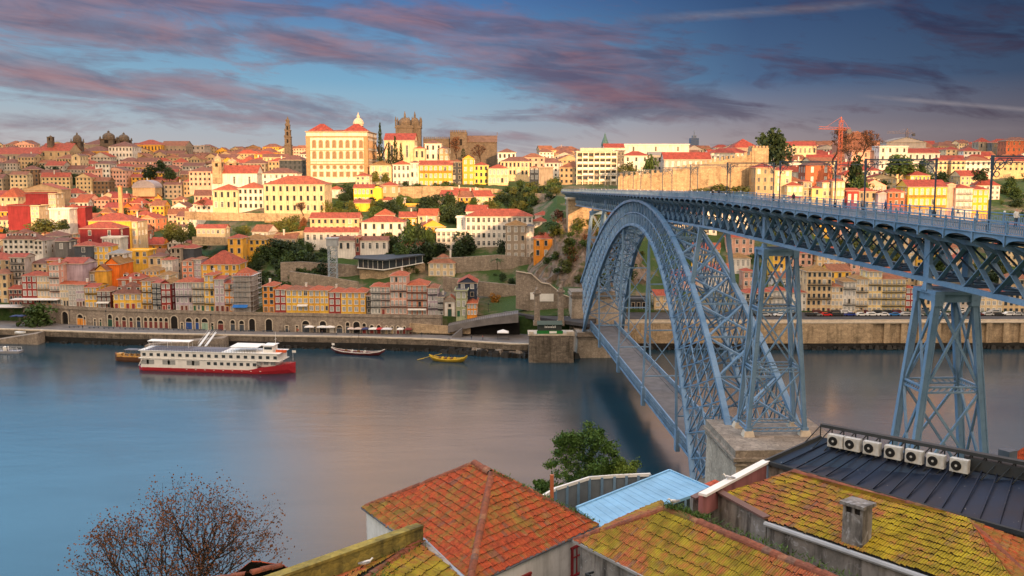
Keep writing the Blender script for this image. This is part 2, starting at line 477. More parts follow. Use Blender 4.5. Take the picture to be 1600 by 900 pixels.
M['bluesheet'] = plain('pale_blue_sheet', (.20, .42, .64), .6, 0, .22, .35)
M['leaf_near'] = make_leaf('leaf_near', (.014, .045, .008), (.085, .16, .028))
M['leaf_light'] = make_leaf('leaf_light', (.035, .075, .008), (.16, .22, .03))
M['wallmoss'] = make_stone('mossy_render', (.36, .28, .06), (.20, .17, .05), 3.5, .12, (.05, .042, .018), .8)
def make_grime():
    m, N, b = principled('grimy_render', .92)
    v = coords(N)
    n1 = N.noise(v, .55, 6, .7, .4); n2 = N.noise(N.mapping(v, (1.6, 1.6, .22)), 1.0, 5, .65); n3 = N.noise(v, 1.7, 6, .75, .6)
    c = N.mix(N.ramp(n1, [(.32, 0), (.66, 1)]), (.13, .125, .12), (.30, .28, .265))
    c = N.mix(N.ramp(n2, [(.48, 0.0), (.66, .85)]), c, (.022, .020, .019))
    c = N.mix(N.ramp(n3, [(.56, 0.0), (.66, .7)]), c, (.42, .43, .46))
    c = N.mix(N.ramp(N.noise(v, .9, 4, .7), [(.60, 0.0), (.72, .5)]), c, (.13, .12, .04))
    N.link(c, b.inputs['Base Color']); bump(N, b, n3, .3, .05)
    return m
M['grime'] = make_grime()
# ------------------------------------------------------------------ land and water
def lerp_tab(tab, x):
    if x <= tab[0][0]: return tab[0][1]
    for (a, u), (b, w) in zip(tab, tab[1:]):
        if x <= b: return u + (w - u) * (x - a) / (b - a)
    return tab[-1][1]
DS = [400, 420, 450, 480, 520, 560, 600, 650, 700, 800, 900, 1100, 1500, 2600]
COLS = {
 -600: [11, 12, 14, 16, 20, 25, 31, 38, 46, 58, 70, 78, 80, 78],
 0:    [11, 12, 14, 16, 20, 25, 31, 38, 46, 60, 73, 82, 84, 80],
 200:  [11, 12, 14, 17, 20, 24, 29, 36, 44, 58, 71, 81, 84, 80],
 285:  [11, 12, 15, 18, 21, 24, 28, 34, 41, 54, 68, 79, 83, 80],
 330:  [11, 13, 20, 28, 40, 44, 46, 48, 50, 56, 68, 78, 82, 80],
 410:  [11, 14, 23, 33, 46, 49, 52, 55, 58, 62, 70, 78, 82, 80],
 490:  [11, 17, 29, 37, 47, 55, 60, 63, 66, 68, 72, 78, 82, 80],
 700:  [11, 17, 30, 37, 47, 56, 61, 66, 69, 71, 73, 78, 82, 80],
 800:  [11, 18, 31, 38, 48, 56, 61, 63, 65, 68, 72, 78, 82, 80],
 870:  [12, 22, 40, 53, 56, 58, 59, 60, 61, 64, 70, 77, 82, 80],
 960:  [13, 26, 44, 53, 56, 58, 60, 62, 64, 68, 73, 80, 84, 82],
 1060: [12, 18, 30, 42, 52, 57, 61, 64, 67, 70, 75, 81, 84, 82],
 1200: [12, 16, 25, 35, 48, 55, 60, 64, 67, 71, 76, 82, 85, 82],
 1350: [12, 15, 22, 30, 41, 50, 56, 62, 66, 72, 77, 83, 86, 82],
 1600: [12, 15, 21, 29, 40, 49, 56, 62, 66, 73, 78, 84, 86, 82],
 2300: [12, 15, 21, 29, 40, 49, 56, 62, 66, 73, 78, 84, 86, 82],
}
CK = sorted(COLS)
def TZ(x, y):
    px = 800 + F * x / y
    z = TZ0(px, y)
    if 520 < y < 556 and 600 < px < 790:          # ground kept low in front of the rampart
        k = min(1, (px - 600) / 40, (790 - px) / 40)
        z = z * (1 - k) + min(z, TZ0(px, 520) - .5) * k
    return z
def TZ0(px, y):
    px = min(max(px, CK[0]), CK[-1])
    for a, b in zip(CK, CK[1:]):
        if px <= b:
            t = (px - a) / (b - a)
            za = lerp_tab(list(zip(DS, COLS[a])), y); zb = lerp_tab(list(zip(DS, COLS[b])), y)
            return za + (zb - za) * t
    return 20
# lines along the far bank: (picture column, forward distance)
QUAY = [(-600, 392), (0, 382), (175, 373), (400, 367), (550, 364), (675, 359), (800, 349), (905, 348)]
SHELF = [(-600, 412), (0, 404), (30, 402), (175, 389), (370, 379), (575, 373), (690, 371), (760, 377), (830, 369), (900, 368), (940, 379), (1260, 379.5), (1600, 380), (2300, 386)]
def at_line(tab, px, z):
    D = lerp_tab(tab, px)
    return Vector(((px - 800) / F * D, D, z))
def far_terrain():
    cols = list(range(-600, 2301, 14)); mb = MB(); rows = [0, 0] + DS[1:] + [435, 465, 500, 540, 555.5, 556.5, 580, 625, 675, 750, 850, 1000, 1300, 2000, 4200]
    grid = []
    for px in cols:
        s = lerp_tab(SHELF, px); line = []
        ds = sorted(set([s] + [d for d in rows if d > s + 6]))
        line.append((px, s, -4)); line += [(px, d, TZ((px - 800) / F * d, d)) for d in ds]
        grid.append(line)
    n = max(len(g) for g in grid)
    # same row count for each column
    for g in grid:
        while len(g) < n: g.insert(1, g[1])
    r2 = random.Random(3)
    for g in grid:
        for px, d, z in g:
            j = 0 if d < 395 else r2.uniform(-.5, .5)
            mb.v.append(((px - 800) / F * d, d, z + j))
    for i in range(len(cols) - 1):
        for j in range(n - 1):
            a = i * n + j
            mb.f.append((a, a + n, a + n + 1, a + 1)); mb.m.append(0); mb.c.append(1)
    structure(mb.build('far_hillside', M['ground']))
far_terrain()
def near_z(x, y):
    L = [(-700, 80), (-400, 112), (-220, 121), (-150, 113), (-100, 99), (-40, 74), (-12, 65.6), (0, 64.6), (12, 60), (30, 42), (50, 33), (70, 27), (90, 20), (110, 12), (130, 5), (146, 1), (156, -3), (180, -6)]
    Rr = [(-700, 80), (-400, 112), (-220, 121), (-150, 113), (-100, 99), (-40, 74), (-12, 65.6), (0, 64.6), (12, 60), (30, 46), (50, 37), (70, 33), (90, 28), (110, 22), (130, 12), (150, 6), (168, 3), (182, -5)]
    t = min(max((x + 15) / 20, 0), 1)
    z = lerp_tab(L, y) * (1 - t) + lerp_tab(Rr, y) * t
    if y < -45:                                   # the skyline behind the camera (hill of the south bank)
        k = min(1, (-45 - y) / 60)
        z += k * lerp_tab([(-500, -14), (-220, 1), (-60, 2), (40, 0), (140, -5), (320, 4), (600, 8)], x)
    return z
def near_terrain():
    mb = MB(); xs = [-900, -600, -400, -300, -220, -160, -120, -90, -70, -50, -35, -25, -15, -8, -3, 2, 6, 12, 20, 30, 40, 50, 60, 75, 95, 125, 160, 220, 300, 400, 600, 900]
    ys = [-700, -400, -300, -220, -180, -150, -120, -100, -75, -55, -40, -25, -12, -5, 0, 6, 12, 20, 30, 40, 50, 60, 70, 80, 90, 100, 110, 120, 130, 138, 146, 156, 168, 182]
    for x in xs:
        for y in ys:
            mb.v.append((x, y, near_z(x, y)))
    n = len(ys)
    for i in range(len(xs) - 1):
        for j in range(n - 1):
            a = i * n + j
            mb.f.append((a, a + n, a + n + 1, a + 1)); mb.m.append(0); mb.c.append(1)
    structure(mb.build('near_hillside', M['ground']))
near_terrain()
w = MB(); w.face([(-1500, 120, 0), (1500, 120, 0), (1500, 420, 0), (-1500, 420, 0)])
structure(w.build('water', M['water']))

# ------------------------------------------------------------------ quay, promenade, river walls
def strip(tabA, tabB, p0, p1, zA, zB, step=25):
    mb = MB(); px = p0; pts = []
    while px < p1: pts.append(px); px += step
    pts.append(p1)
    for a, b in zip(pts, pts[1:]):
        mb.face([at_line(tabA, a, zA), at_line(tabA, b, zA), at_line(tabB, b, zB), at_line(tabB, a, zB)])
    return mb
structure(strip(QUAY, SHELF, -600, 838, 4.5, 4.5).build('promenade', M['paving']))
def wall_run(mb, tab, p0, p1, z0, z1, th, step=25, m=0, off=0.0):
    px = p0; pts = []
    while px < p1: pts.append(px); px += step
    pts.append(p1)
    for a, b in zip(pts, pts[1:]):
        A = at_line(tab, a, z0); B = at_line(tab, b, z0); A.y += off; B.y += off
        t = Vector((0, th, 0)); u = Vector((0, 0, z1 - z0))
        mb.hexa([A, B, B + t, A + t, A + u, B + u, B + t + u, A + t + u], m)
def rubble(mb, tab, p0, p1, seed, z=1.0, off=-1.2, n=160, m=0, size=(.5, 1.7)):
    r = random.Random(seed)
    for k in range(n):
        px = r.uniform(p0, p1); c = at_line(tab, px, 0)
        s = r.uniform(*size)
        mb.box((c.x, c.y + off + r.uniform(-.8, 1.0), r.uniform(-.5, z * .5)), (s * 1.5, s * 1.3, s), m, r.uniform(0, 3), (.6, .6))
root = empty('quay_wall', at_line(QUAY, 400, 0))
tag(root, 'long low granite quay wall along the riverside promenade on the far bank', 'quay wall')
def rel(mb, r):                                   # world coordinates to a part of r (unrotated)
    l = r.location
    mb.v = [(x - l.x, y - l.y, z - l.z) for x, y, z in mb.v]
    return mb
mb = MB(); wall_run(mb, QUAY, -600, 842, -3, 4.15, 1.2, off=.05); rel(mb, root).build('wall', M['quay'], root)
mb = MB(); wall_run(mb, QUAY, -600, 842, 4.15, 4.62, 1.5, off=-.1); rel(mb, root).build('coping', M['trim'], root, )
mb = MB(); wall_run(mb, QUAY, -600, 842, -3, 2.2, 1.2, off=-.4); rubble(mb, QUAY, -100, 700, 4, n=150)
rubble(mb, QUAY, 690, 900, 5, 2.2, -2.2, 190, 0, (.8, 2.4)); rel(mb, root).build('weeded_base', M['wetstone'], root)
mb = MB(); rubble(mb, QUAY, 735, 850, 6, 3.2, -1.0, 110, 0, (.6, 1.7)); rel(mb, root).build('boulder', M['granite'], root)['kind'] = 'stuff'
# sloping landing ramps against the quay
for a, b, y0, nm, lab in ((228, 352, 1, 'landing_ramp', 'sloping stone landing ramp behind the white river ship'), (-10, 62, 1, 'slipway', 'pale sloping slipway at the far left end of the quay')):
    A, B = at_line(QUAY, a, 0), at_line(QUAY, b, 0)
    mb = MB(); mb.prism([A + Vector((0, -.6, 1.0)), B + Vector((0, -.6, 4.4)), B + Vector((0, -.6, -2)), A + Vector((0, -.6, -2))], (0, -6, 0))
    tag(mb.build(nm, M['granite']), lab, 'ramp')

RW = [(898, 364), (1260, 363.5), (1600, 365), (2300, 372)]
root = empty('river_wall', at_line(RW, 1260, 0))
tag(root, 'tall stained stone river wall under the quayside road right of the bridge', 'retaining wall')
mb = MB(); wall_run(mb, RW, 898, 1362, -3, 9.6, 2.0); wall_run(mb, RW, 1362, 2300, -3, 9.6, 2.0, off=1.3); rel(mb, root).build('wall', M['granite_warm'], root)
mb = MB(); wall_run(mb, RW, 898, 2300, 9.6, 10.1, 3.6, off=-.15); rel(mb, root).build('coping', M['trim'], root)
mb = MB()
for px in range(1362, 2280, 27):
    wall_run(mb, RW, px, px + 9, -3, 9.55, 1.2, off=.12)
rel(mb, root).build('buttress', M['granite_warm'], root)
mb = MB(); wall_run(mb, RW, 898, 2300, -3, 2.1, 1.2, off=-.7); rubble(mb, RW, 900, 1640, 8, 2.0, -1.6, 240); rel(mb, root).build('weeded_base', M['wetstone'], root)
RB = [(p, lerp_tab(RW, p) + 3.4) for p in (898, 1260, 1600, 2300)]
ROADB = [(898, 378), (940, 380), (1260, 380.5), (1600, 381), (2300, 387)]
structure(strip(RB, ROADB, 930, 2300, 10.25, 11.7).build('quayside_road', M['asphalt']))
mb = MB(); wall_run(mb, [(p, d + 8.5) for p, d in RB], 930, 2300, 10.9, 11.15, .25)
structure(mb.build('kerb', M['trim']))
mb = MB(); wall_run(mb, RB, 905, 2300, 10.1, 10.9, .3, off=-2.6)
tag(mb.build('parapet_wall', M['trim']), 'low pale parapet along the quayside road above the stained river wall', 'parapet')

# retaining walls on the far hillside: (px0, y, D0) -> (px1, y, D1), height
def hill_wall(name, lab, pts, hgt, mat, th=1.2, merlon=0.0):
    """pts: picture points of the top edge with distances"""
    P = [U(*p) for p in pts]
    mb = MB()
    for A, B in zip(P, P[1:]):
        u = Vector((0, 0, -hgt)); t = Vector((0, th, 0))
        mb.hexa([A + u, B + u, B + u + t, A + u + t, A, B, B + t, A + t])
        if merlon:
            n = max(1, int((B - A).length / 2.7))
            for k in range(n):
                c = A.lerp(B, (k + .3) / n); e = A.lerp(B, (k + .8) / n); q = Vector((0, 0, merlon)); t2 = Vector((0, .7, 0))
                lo = Vector((0, 0, -.05))
                mb.hexa([c + lo, e + lo, e + lo + t2, c + lo + t2, c + q, e + q, e + q + t2, c + q + t2])
    o = mb.build(name, mat); tag(o, lab, 'wall'); return o
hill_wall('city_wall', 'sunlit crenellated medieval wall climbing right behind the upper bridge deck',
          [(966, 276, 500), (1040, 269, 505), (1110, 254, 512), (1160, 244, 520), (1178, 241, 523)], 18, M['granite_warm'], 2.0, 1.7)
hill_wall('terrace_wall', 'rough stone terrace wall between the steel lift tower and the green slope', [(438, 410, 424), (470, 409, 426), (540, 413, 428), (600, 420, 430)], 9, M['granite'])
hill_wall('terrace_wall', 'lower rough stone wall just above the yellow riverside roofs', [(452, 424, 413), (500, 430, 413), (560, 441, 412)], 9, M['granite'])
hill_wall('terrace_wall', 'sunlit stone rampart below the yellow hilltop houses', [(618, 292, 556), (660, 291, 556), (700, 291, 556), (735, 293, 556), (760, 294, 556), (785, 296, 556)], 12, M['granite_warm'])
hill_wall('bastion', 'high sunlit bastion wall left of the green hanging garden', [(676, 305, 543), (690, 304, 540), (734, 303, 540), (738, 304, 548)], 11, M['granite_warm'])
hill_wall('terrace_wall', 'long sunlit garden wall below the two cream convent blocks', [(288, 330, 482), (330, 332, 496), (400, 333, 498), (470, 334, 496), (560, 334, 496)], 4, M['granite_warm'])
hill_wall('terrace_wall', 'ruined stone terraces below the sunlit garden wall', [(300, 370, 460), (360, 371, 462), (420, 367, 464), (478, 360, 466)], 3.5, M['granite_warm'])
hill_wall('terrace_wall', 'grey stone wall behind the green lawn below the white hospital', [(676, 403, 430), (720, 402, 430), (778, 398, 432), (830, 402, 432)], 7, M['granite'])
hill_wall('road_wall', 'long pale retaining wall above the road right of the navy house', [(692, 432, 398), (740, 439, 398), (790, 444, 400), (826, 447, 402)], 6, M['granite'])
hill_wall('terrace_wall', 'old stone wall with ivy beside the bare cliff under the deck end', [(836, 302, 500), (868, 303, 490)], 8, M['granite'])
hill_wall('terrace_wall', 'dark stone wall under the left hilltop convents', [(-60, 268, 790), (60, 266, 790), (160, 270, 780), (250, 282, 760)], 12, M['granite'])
# the big triangular wall with two white banners behind the stone pylons
r0 = empty('stair_wall', U(850, 470, 374))
tag(r0, 'big grey stone stair wall with two blank white banners, behind the stone pylons', 'wall')
mb = MB(); P = [U(806, 424, 376), U(830, 428, 376), U(846, 442, 376), U(858, 444, 376), U(880, 461, 376), U(906, 470, 376), U(906, 500, 376), U(806, 482, 376)]
mb.prism(P[::-1], (0, 3, 0)); rel(mb, r0).build('wall', M['granite'], r0)
mb = MB()
for A, B in zip(P[:5], P[1:6]): mb.beam(A + Vector((0, -.2, .1)), B + Vector((0, -.2, .1)), .9, .35)
rel(mb, r0).build('coping', M['trim'], r0)
for a, b, y0, y1 in ((828.5, 834.5, 457, 468), (843, 865, 459, 471)):
    mb = MB(); A = U(a, y0, 375.7); B = U(b, y1, 375.7); mb.box(((A.x + B.x) / 2, 375.75, (A.z + B.z) / 2), (B.x - A.x, .12, A.z - B.z))
    rel(mb, r0).build('banner', M['white'], r0)
# cliff under the end of the bridge
CLIFF = []
def cliff():
    mb = MB(); r = random.Random(11); n, k = 26, 12
    for i in range(n + 1):
        px = 822 + (1040 - 822) * i / n
        top = lerp_tab([(822, 400), (850, 372), (880, 345), (905, 335), (960, 340), (1000, 380), (1040, 440)], px)
        D0 = lerp_tab([(822, 405), (870, 395), (930, 390), (1040, 400)], px)
        for j in range(k + 1):
            t = j / k; D = D0 + t * 38 + r.uniform(-2, 2)
            p0 = U(px, top, D0 + 38); zb = 9
            z = zb + (p0.z - zb) * (t ** .72) + (r.uniform(-1, 1) if 0 < j < k else 0)
            mb.v.append(((px - 800) / F * (D0 + 20) * 1.0 + r.uniform(-1, 1), D, z))
    for i in range(n):
        for j in range(k):
            a = i * (k + 1) + j
            mb.f.append((a, a + k + 1, a + k + 2, a + 1)); mb.m.append(0); mb.c.append(1)
    CLIFF.extend(mb.v)
    structure(mb.build('cliff', M['rock']))
cliff()
# a low bank of cloud behind the camera, towards the sunrise; unseen, added to keep the sun off the far hilltops
def shade_cloud_bank(name, l0, l1, c0, c1, seed):
    r = random.Random(seed); mb = MB(); ux = Vector((math.sin(SUN_AZ), -math.cos(SUN_AZ), 0)); ex = Vector((math.cos(SUN_AZ), math.sin(SUN_AZ), 0)); s = 2600; t = math.tan(SUN_EL)
    for i in range(46):
        rad = r.uniform(45, 90); l = r.uniform(l0 + rad * .6, l1 - rad * .6); c = r.uniform(c0 + rad * .35, c1); d = r.uniform(-200, 200)
        o = ux * (s + d) + ex * l + Vector((0, 0, c + t * (s + d))); n = 14
        mb.lathe(o, [(rad * math.sin(math.pi * k / 8) + .01, -rad * .5 * math.cos(math.pi * k / 8)) for k in range(9)], n, 0, 1, 1)
    o = mb.build(name, plain('cloud_white', (.8, .8, .8), 1, 0, .1, .01), smooth=True); structure(o)
shade_cloud_bank('shade_cloud', -560, -5, 140, 290, 1)
shade_cloud_bank('shade_cloud', 345, 900, 150, 290, 2)
# ------------------------------------------------------------------ the two-level iron arch bridge
BX, BY, PHI = 36.4, 261.9, R(-2.58)
sa, ca = math.sin(PHI), math.cos(PHI)
bridge = empty('arch_bridge', (BX, BY, 0), -PHI)
tag(bridge, 'blue two-level iron arch bridge crossing the river from lower right', 'bridge')
# local axes: x across the bridge (right), y along it towards the far bank
def dz(s): return -0.0175 * (s + 75) if s > -75 else 0.0
PAN = 5.2
S0, S1 = -238.6, 206.0
NP = int((S1 - S0) / PAN)
NODES = [S0 + PAN * i for i in range(NP + 1)]
ST = [M['steel'], M['steel_dark'], M['deck_road']]
def part(mb, name, parent=None, mats=ST, **kw):
    return mb.build(name, mats, parent or bridge, **kw)
# upper deck: slab, walkways and tram strip
mb = MB()
for a, b in zip(NODES, NODES[1:]):
    A, B = dz(a), dz(b)
    def slab(x0, x1, z0, z1, m):
        mb.hexa([(x0, a, z0 + A), (x1, a, z0 + A), (x1, b, z0 + B), (x0, b, z0 + B), (x0, a, z1 + A), (x1, a, z1 + A), (x1, b, z1 + B), (x0, b, z1 + B)], m)
    slab(-4.1, 4.1, 60.75, 61.1, 2)
    slab(-4.1, -2.2, 61.1, 61.22, 2); slab(2.2, 4.1, 61.1, 61.22, 2)
part(mb, 'upper_roadway')
def fascia(side):
    mb = MB(); x = 4.25 * side
    for a, b in zip(NODES, NODES[1:]):
        A, B = dz(a), dz(b); K = 10
        for k in range(K):
            t0, t1 = k / K, (k + 1) / K
            y0, y1 = a + PAN * t0, a + PAN * t1
            f = lambda t: 60.32 + .62 * math.sqrt(max(0, 1 - (2 * t - 1) ** 2))
            za, zb_ = A + (B - A) * t0, A + (B - A) * t1
            mb.hexa([(x - .06, y0, f(t0) + za), (x + .06, y0, f(t0) + za), (x + .06, y1, f(t1) + zb_), (x - .06, y1, f(t1) + zb_),
                     (x - .06, y0, 61.25 + za), (x + .06, y0, 61.25 + za), (x + .06, y1, 61.25 + zb_), (x - .06, y1, 61.25 + zb_)])
        # console ribs carrying the walkway back to the girder
        mb.beam((x, a, 60.45 + A), (2.0 * side, a, 59.3 + A), .16, .3)
        mb.box((x + .1 * side, a, 60.8 + A), (.14, .22, 1.0))
        mb.beam((x + .11 * side, a, 61.27 + A), (x + .11 * side, b, 61.27 + B), .16, .1)
    return mb
for sd in (-1, 1): part(fascia(sd), 'fascia')
def railing(side):
    mb = MB(); x = 4.2 * side
    for a, b in zip(NODES, NODES[1:]):
        A, B = dz(a), dz(b)
        for z, w in ((62.35, .10), (62.08, .05), (61.42, .06)):
            mb.beam((x, a, z + A), (x, b, z + B), w, w, 0)
        mb.box((x, a, 61.85 + A), (.16, .16, 1.2)); mb.box((x, a + PAN / 2, 61.8 + A), (.1, .1, 1.1))
        if a < 110:
            n = 17
            for k in range(1, n):
                mb.box((x, a + PAN * k / n, 61.75 + A + (B - A) * k / n), (.05, .07, .68))
    return mb
for sd in (-1, 1): part(railing(sd), 'railing')
# small deck lamps on the railing posts
mb = MB(); mb.box((0, 0, 0), (.16, .16, .18)); fm = mb.mesh('post_finial', [M['white']])
for i, a in enumerate(NODES):
    if i % 2 == 0 and a < 130:
        for sd in (-1, 1): put('post_finial', fm, bridge, (4.2 * sd, a, 62.52 + dz(a)))
# lattice girders under the deck
def girder(side):
    mb = MB(); x = 2.0 * side; zt, zb = 59.9, 55.58
    for i, (a, b) in enumerate(zip(NODES, NODES[1:])):
        A, B = dz(a), dz(b)
        mb.beam((x, a, zt + A), (x, b, zt + B), .36, .45)
        mb.beam((x, a, zb + A), (x, b, zb + B), .42, .46)
        for q in (-.13, .13):
            mb.beam((x + q, a, zb + .2 + A), (x + q, b, zt - .2 + B), .07, .24, 0, up=(1, 0, 0))
            mb.beam((x - q, a, zt - .2 + A), (x - q, b, zb + .2 + B), .07, .24, 0, up=(1, 0, 0))
    return mb
for sd in (-1, 1): part(girder(sd), 'lattice_girder')
mb = MB()
for i, (a, b) in enumerate(zip(NODES, NODES[1:])):
    A, B = dz(a), dz(b)
    mb.beam((-2.0, a, 55.8 + A), (2.0, a, 55.8 + A), .25, .35); mb.beam((-2.0, a, 60.3 + A), (2.0, a, 60.3 + A), .3, .5)
    mb.beam((-2.0, a, 56.1 + A), (2.0, a, 59.9 + A), .16, .16); mb.beam((2.0, a, 56.1 + A), (-2.0, a, 59.9 + A), .16, .16)
    mb.beam((-2.0, a, 55.85 + A), (2.0, b, 55.85 + B), .16, .16); mb.beam((2.0, a, 55.9 + A), (-2.0, b, 55.9 + B), .16, .16)
part(mb, 'cross_bracing', mats=[M['steel_dark']])
# posts of the girder over the piers
for s in (-163.4, -108.5, -69, 69, 104):
    for sd in (-1, 1):
        mb = MB()
        for q in (-.3, .3): mb.beam((2.0 * sd, s + q, 55.8 + dz(s)), (2.0 * sd, s + q, 60 + dz(s)), .4, .6)
        part(mb, 'girder_post')

# arch
SE, SI, ZE, ZI, ZEF, ZIF = 104.0, 86.5, 58.4, 52.0, 25.0, 9.0
def ext(u): return SE * u, ZE - (ZE - ZEF) * abs(u) ** 2.08
def inn(u): return SI * u, ZI - (ZI - ZIF) * abs(u) ** 2.12
def rib_t(z): return 3.0 + 3.9 * (58.4 - z) / 48.0
NA = 44
def EX(u, sd): s, z = ext(u); return Vector((sd * rib_t(z), s, z))
def IN(u, sd): s, z = inn(u); return Vector((sd * rib_t(z), s, z))
US = [-1 + 2 * i / NA for i in range(NA + 1)]
for sd in (-1, 1):
    rib = empty('arch_rib', (0, 0, 0)); rib.parent = bridge
    for nm, fn, w, h in (('upper_chord', EX, .95, .75), ('lower_chord', IN, .95, .75)):
        mb = MB()
        for i in range(NA * 2):
            u0, u1 = -1 + i / NA, -1 + (i + 1) / NA
            p, q = fn(u0, sd), fn(u1, sd); e = (q - p) * .03
            mb.beam(p - e, q + e, w, h * (.85 + .3 * abs(u0)), 0, up=(0, 0, 1) if abs((q - p).normalized().z) < .97 else (0, -1, 0))
            if i % 4 == 0:      # cover plates
                n = (q - p).normalized(); mb.beam(p - n * .5, p + n * .5, w + .12, h + .14, 0)
        part(mb, nm, rib)
    mb = MB()
    for i in range(NA):
        u, v = US[i], US[i + 1]
        p, q, a, b = EX(u, sd), EX(v, sd), IN(u, sd), IN(v, sd)
        k = .19 + .09 * abs(u)
        mb.beam(p, a, k, k)
        m0, m1 = p.lerp(a, .5), q.lerp(b, .5)
        mb.beam(m0, m1, .24, .24)
        if (a - p).length < 13:
            mb.beam(p, b, k * .8, k * .8); mb.beam(a, q, k * .8, k * .8)
            mb.beam(p.lerp(q, .5), a.lerp(b, .5), .16, .16)
        else:
            for A0, A1, B0, B1 in ((p, q, m0, m1), (m0, m1, a, b)):
                mb.beam(A0, B1, k * .8, k * .8); mb.beam(B0, A1, k * .8, k * .8)
        # fine lacing
        if abs(u) > .45:
            for t in (.25, .75):
                mb.beam(p.lerp(a, t), q.lerp(b, t), .14, .14)
            mb.beam(p.lerp(q, .5), a.lerp(b, .5), .18, .18)
    part(mb, 'web_lattice', rib)
for nm, fn, w in (('upper_lateral_bracing', EX, .42), ('lower_lateral_bracing', IN, .36)):
    for sg in (-1, 1):
        mb = MB()
        for i in range(0, NA, 2):
            u, v = US[i], US[i + 2]
            if (u + v) * sg < 0 or (fn is EX and abs(u + v) < .28): continue
            a, b, c, d = fn(u, -1), fn(u, 1), fn(v, -1), fn(v, 1)
            if sg < 0: mb.beam(a, b, w * .8, w * .8)
            else: mb.beam(c, d, w * .8, w * .8)
            mb.beam(a, d, w, w * .75); mb.beam(b, c, w, w * .75)
            m0 = (a + d) / 2; n = (d - a).normalized(); mb.beam(m0 - n * .9, m0 + n * .9, w * 1.9, w * .5)
            for e in (a, b): mb.box(e, (1.2, .7, .4))
        part(mb, nm)
# sway frames between the ribs
for i in range(2, NA - 1, 2):
    mb = MB()
    u = US[i]; a, b, c, d = EX(u, -1), EX(u, 1), IN(u, -1), IN(u, 1)
    mb.beam(a, d, .24, .24); mb.beam(b, c, .24, .24)
    m0, m1 = a.lerp(c, .5), b.lerp(d, .5); mb.beam(m0, m1, .24, .24)
    part(mb, 'sway_frame')
# columns standing on the arch and the tall piers
def tower(name, s, top, bot, zt, zb, levels, w, cap=True, parent=None):
    """top/bot: (half width across, half length along)"""
    root_ = empty(name, (0, 0, 0)); root_.parent = bridge
    P = {}
    for sx in (-1, 1):
        for sy in (-1, 1):
            a = Vector((sx * top[0], s + sy * top[1], zt)); b = Vector((sx * bot[0], s + sy * bot[1], zb))
            P[sx, sy] = (a, b)
            mb = MB()
            mb.beam(b, a, w, w * .9, 0, up=(0, 1, 0))
            for q in (-1, 1): mb.beam(b + Vector((q * w * .55, 0, 0)), a + Vector((q * w * .55, 0, 0)), .1, w * 1.15, 0, up=(0, 1, 0))
            mb.box(b + Vector((0, 0, .25)), (w * 1.9, w * 1.9, .5))
            part(mb, 'leg', root_)
    mb = MB(); keys = [(-1, -1), (1, -1), (1, 1), (-1, 1)]
    L = [1 - i / levels for i in range(levels + 1)]
    for i in range(levels):
        t0, t1 = L[i], L[i + 1]
        t0 = min(t0, .985)
        for k in range(4):
            A, B = P[keys[k]], P[keys[(k + 1) % 4]]
            a0, b0, a1, b1 = A[1].lerp(A[0], t0), B[1].lerp(B[0], t0), A[1].lerp(A[0], t1), B[1].lerp(B[0], t1)
            mb.beam(a0, b1, w * .46, w * .46); mb.beam(b0, a1, w * .46, w * .46)
            if i < levels - 1 or True:
                h = Vector((0, 0, .45))
                mb.beam(a1 + h, b1 + h, .22, .16); mb.beam(a1 - h * .2, b1 - h * .2, .22, .16)
                n = 9
                for j in range(n):
                    p0 = a1.lerp(b1, j / n); p1 = a1.lerp(b1, (j + 1) / n)
                    mb.beam(p0 - h * .2, p1 + h, .09, .09)
    part(mb, 'bracing', root_)
    if cap:
        mb = MB()
        mb.box((0, s, zt + .1), (top[0] * 2 + w * 1.7, top[1] * 2 + w * 1.7, .35))
        for sy in (-1, 1): mb.box((0, s + sy * top[1], zt - .45), (top[0] * 2, w * .8, .75))
        for sx in (-1, 1): mb.box((sx * top[0], s, zt - .45), (w * .8, top[1] * 2, .75))
        for sx in (-1, 1):
            for sy in (-1, 1): mb.box((sx * top[0], s + sy * top[1], zt - .6), (w * 1.6, w * 1.6, 1.2), 0, 0, (1.2, 1.2))
            mb.box((sx * 2.0, s, zt + .55), (.8, 1.2, .8), 0, 0, (.6, .6))
        part(mb, 'cap', root_)
    return root_
tower('tall_pier', -163.4, (1.85, 2.0), (5.0, 2.7), 54.4, 25.0, 3, .52)
tower('tall_pier', -108.5, (2.35, 2.0), (4.5, 2.7), 54.2, 26.0, 3, .50)
tower('tall_pier', 104.0, (2.35, 2.2), (4.5, 2.7), 54.2 + dz(104), 22.0, 3, .5)
for sg in (-1, 1):
    s = 69.0 * sg; u = s / SE; z = ext(u)[1]; zt = 55.5 + dz(s)
    c = empty('arch_column', (0, 0, 0)); c.parent = bridge
    for sd in (-1, 1):
        mb = MB(); mb.beam((sd * rib_t(z), s, z - .2), (sd * 2.6, s, zt), .8, .7, 0, up=(0, 1, 0)); part(mb, 'leg', c)
    mb = MB(); mb.beam((-rib_t(z), s, z + .5), (2.6, s, zt - .4), .3); mb.beam((rib_t(z), s, z + .5), (-2.6, s, zt - .4), .3); mb.beam((-2.6, s, zt - .3), (2.6, s, zt - .3), .5)
    part(mb, 'bracing', c)

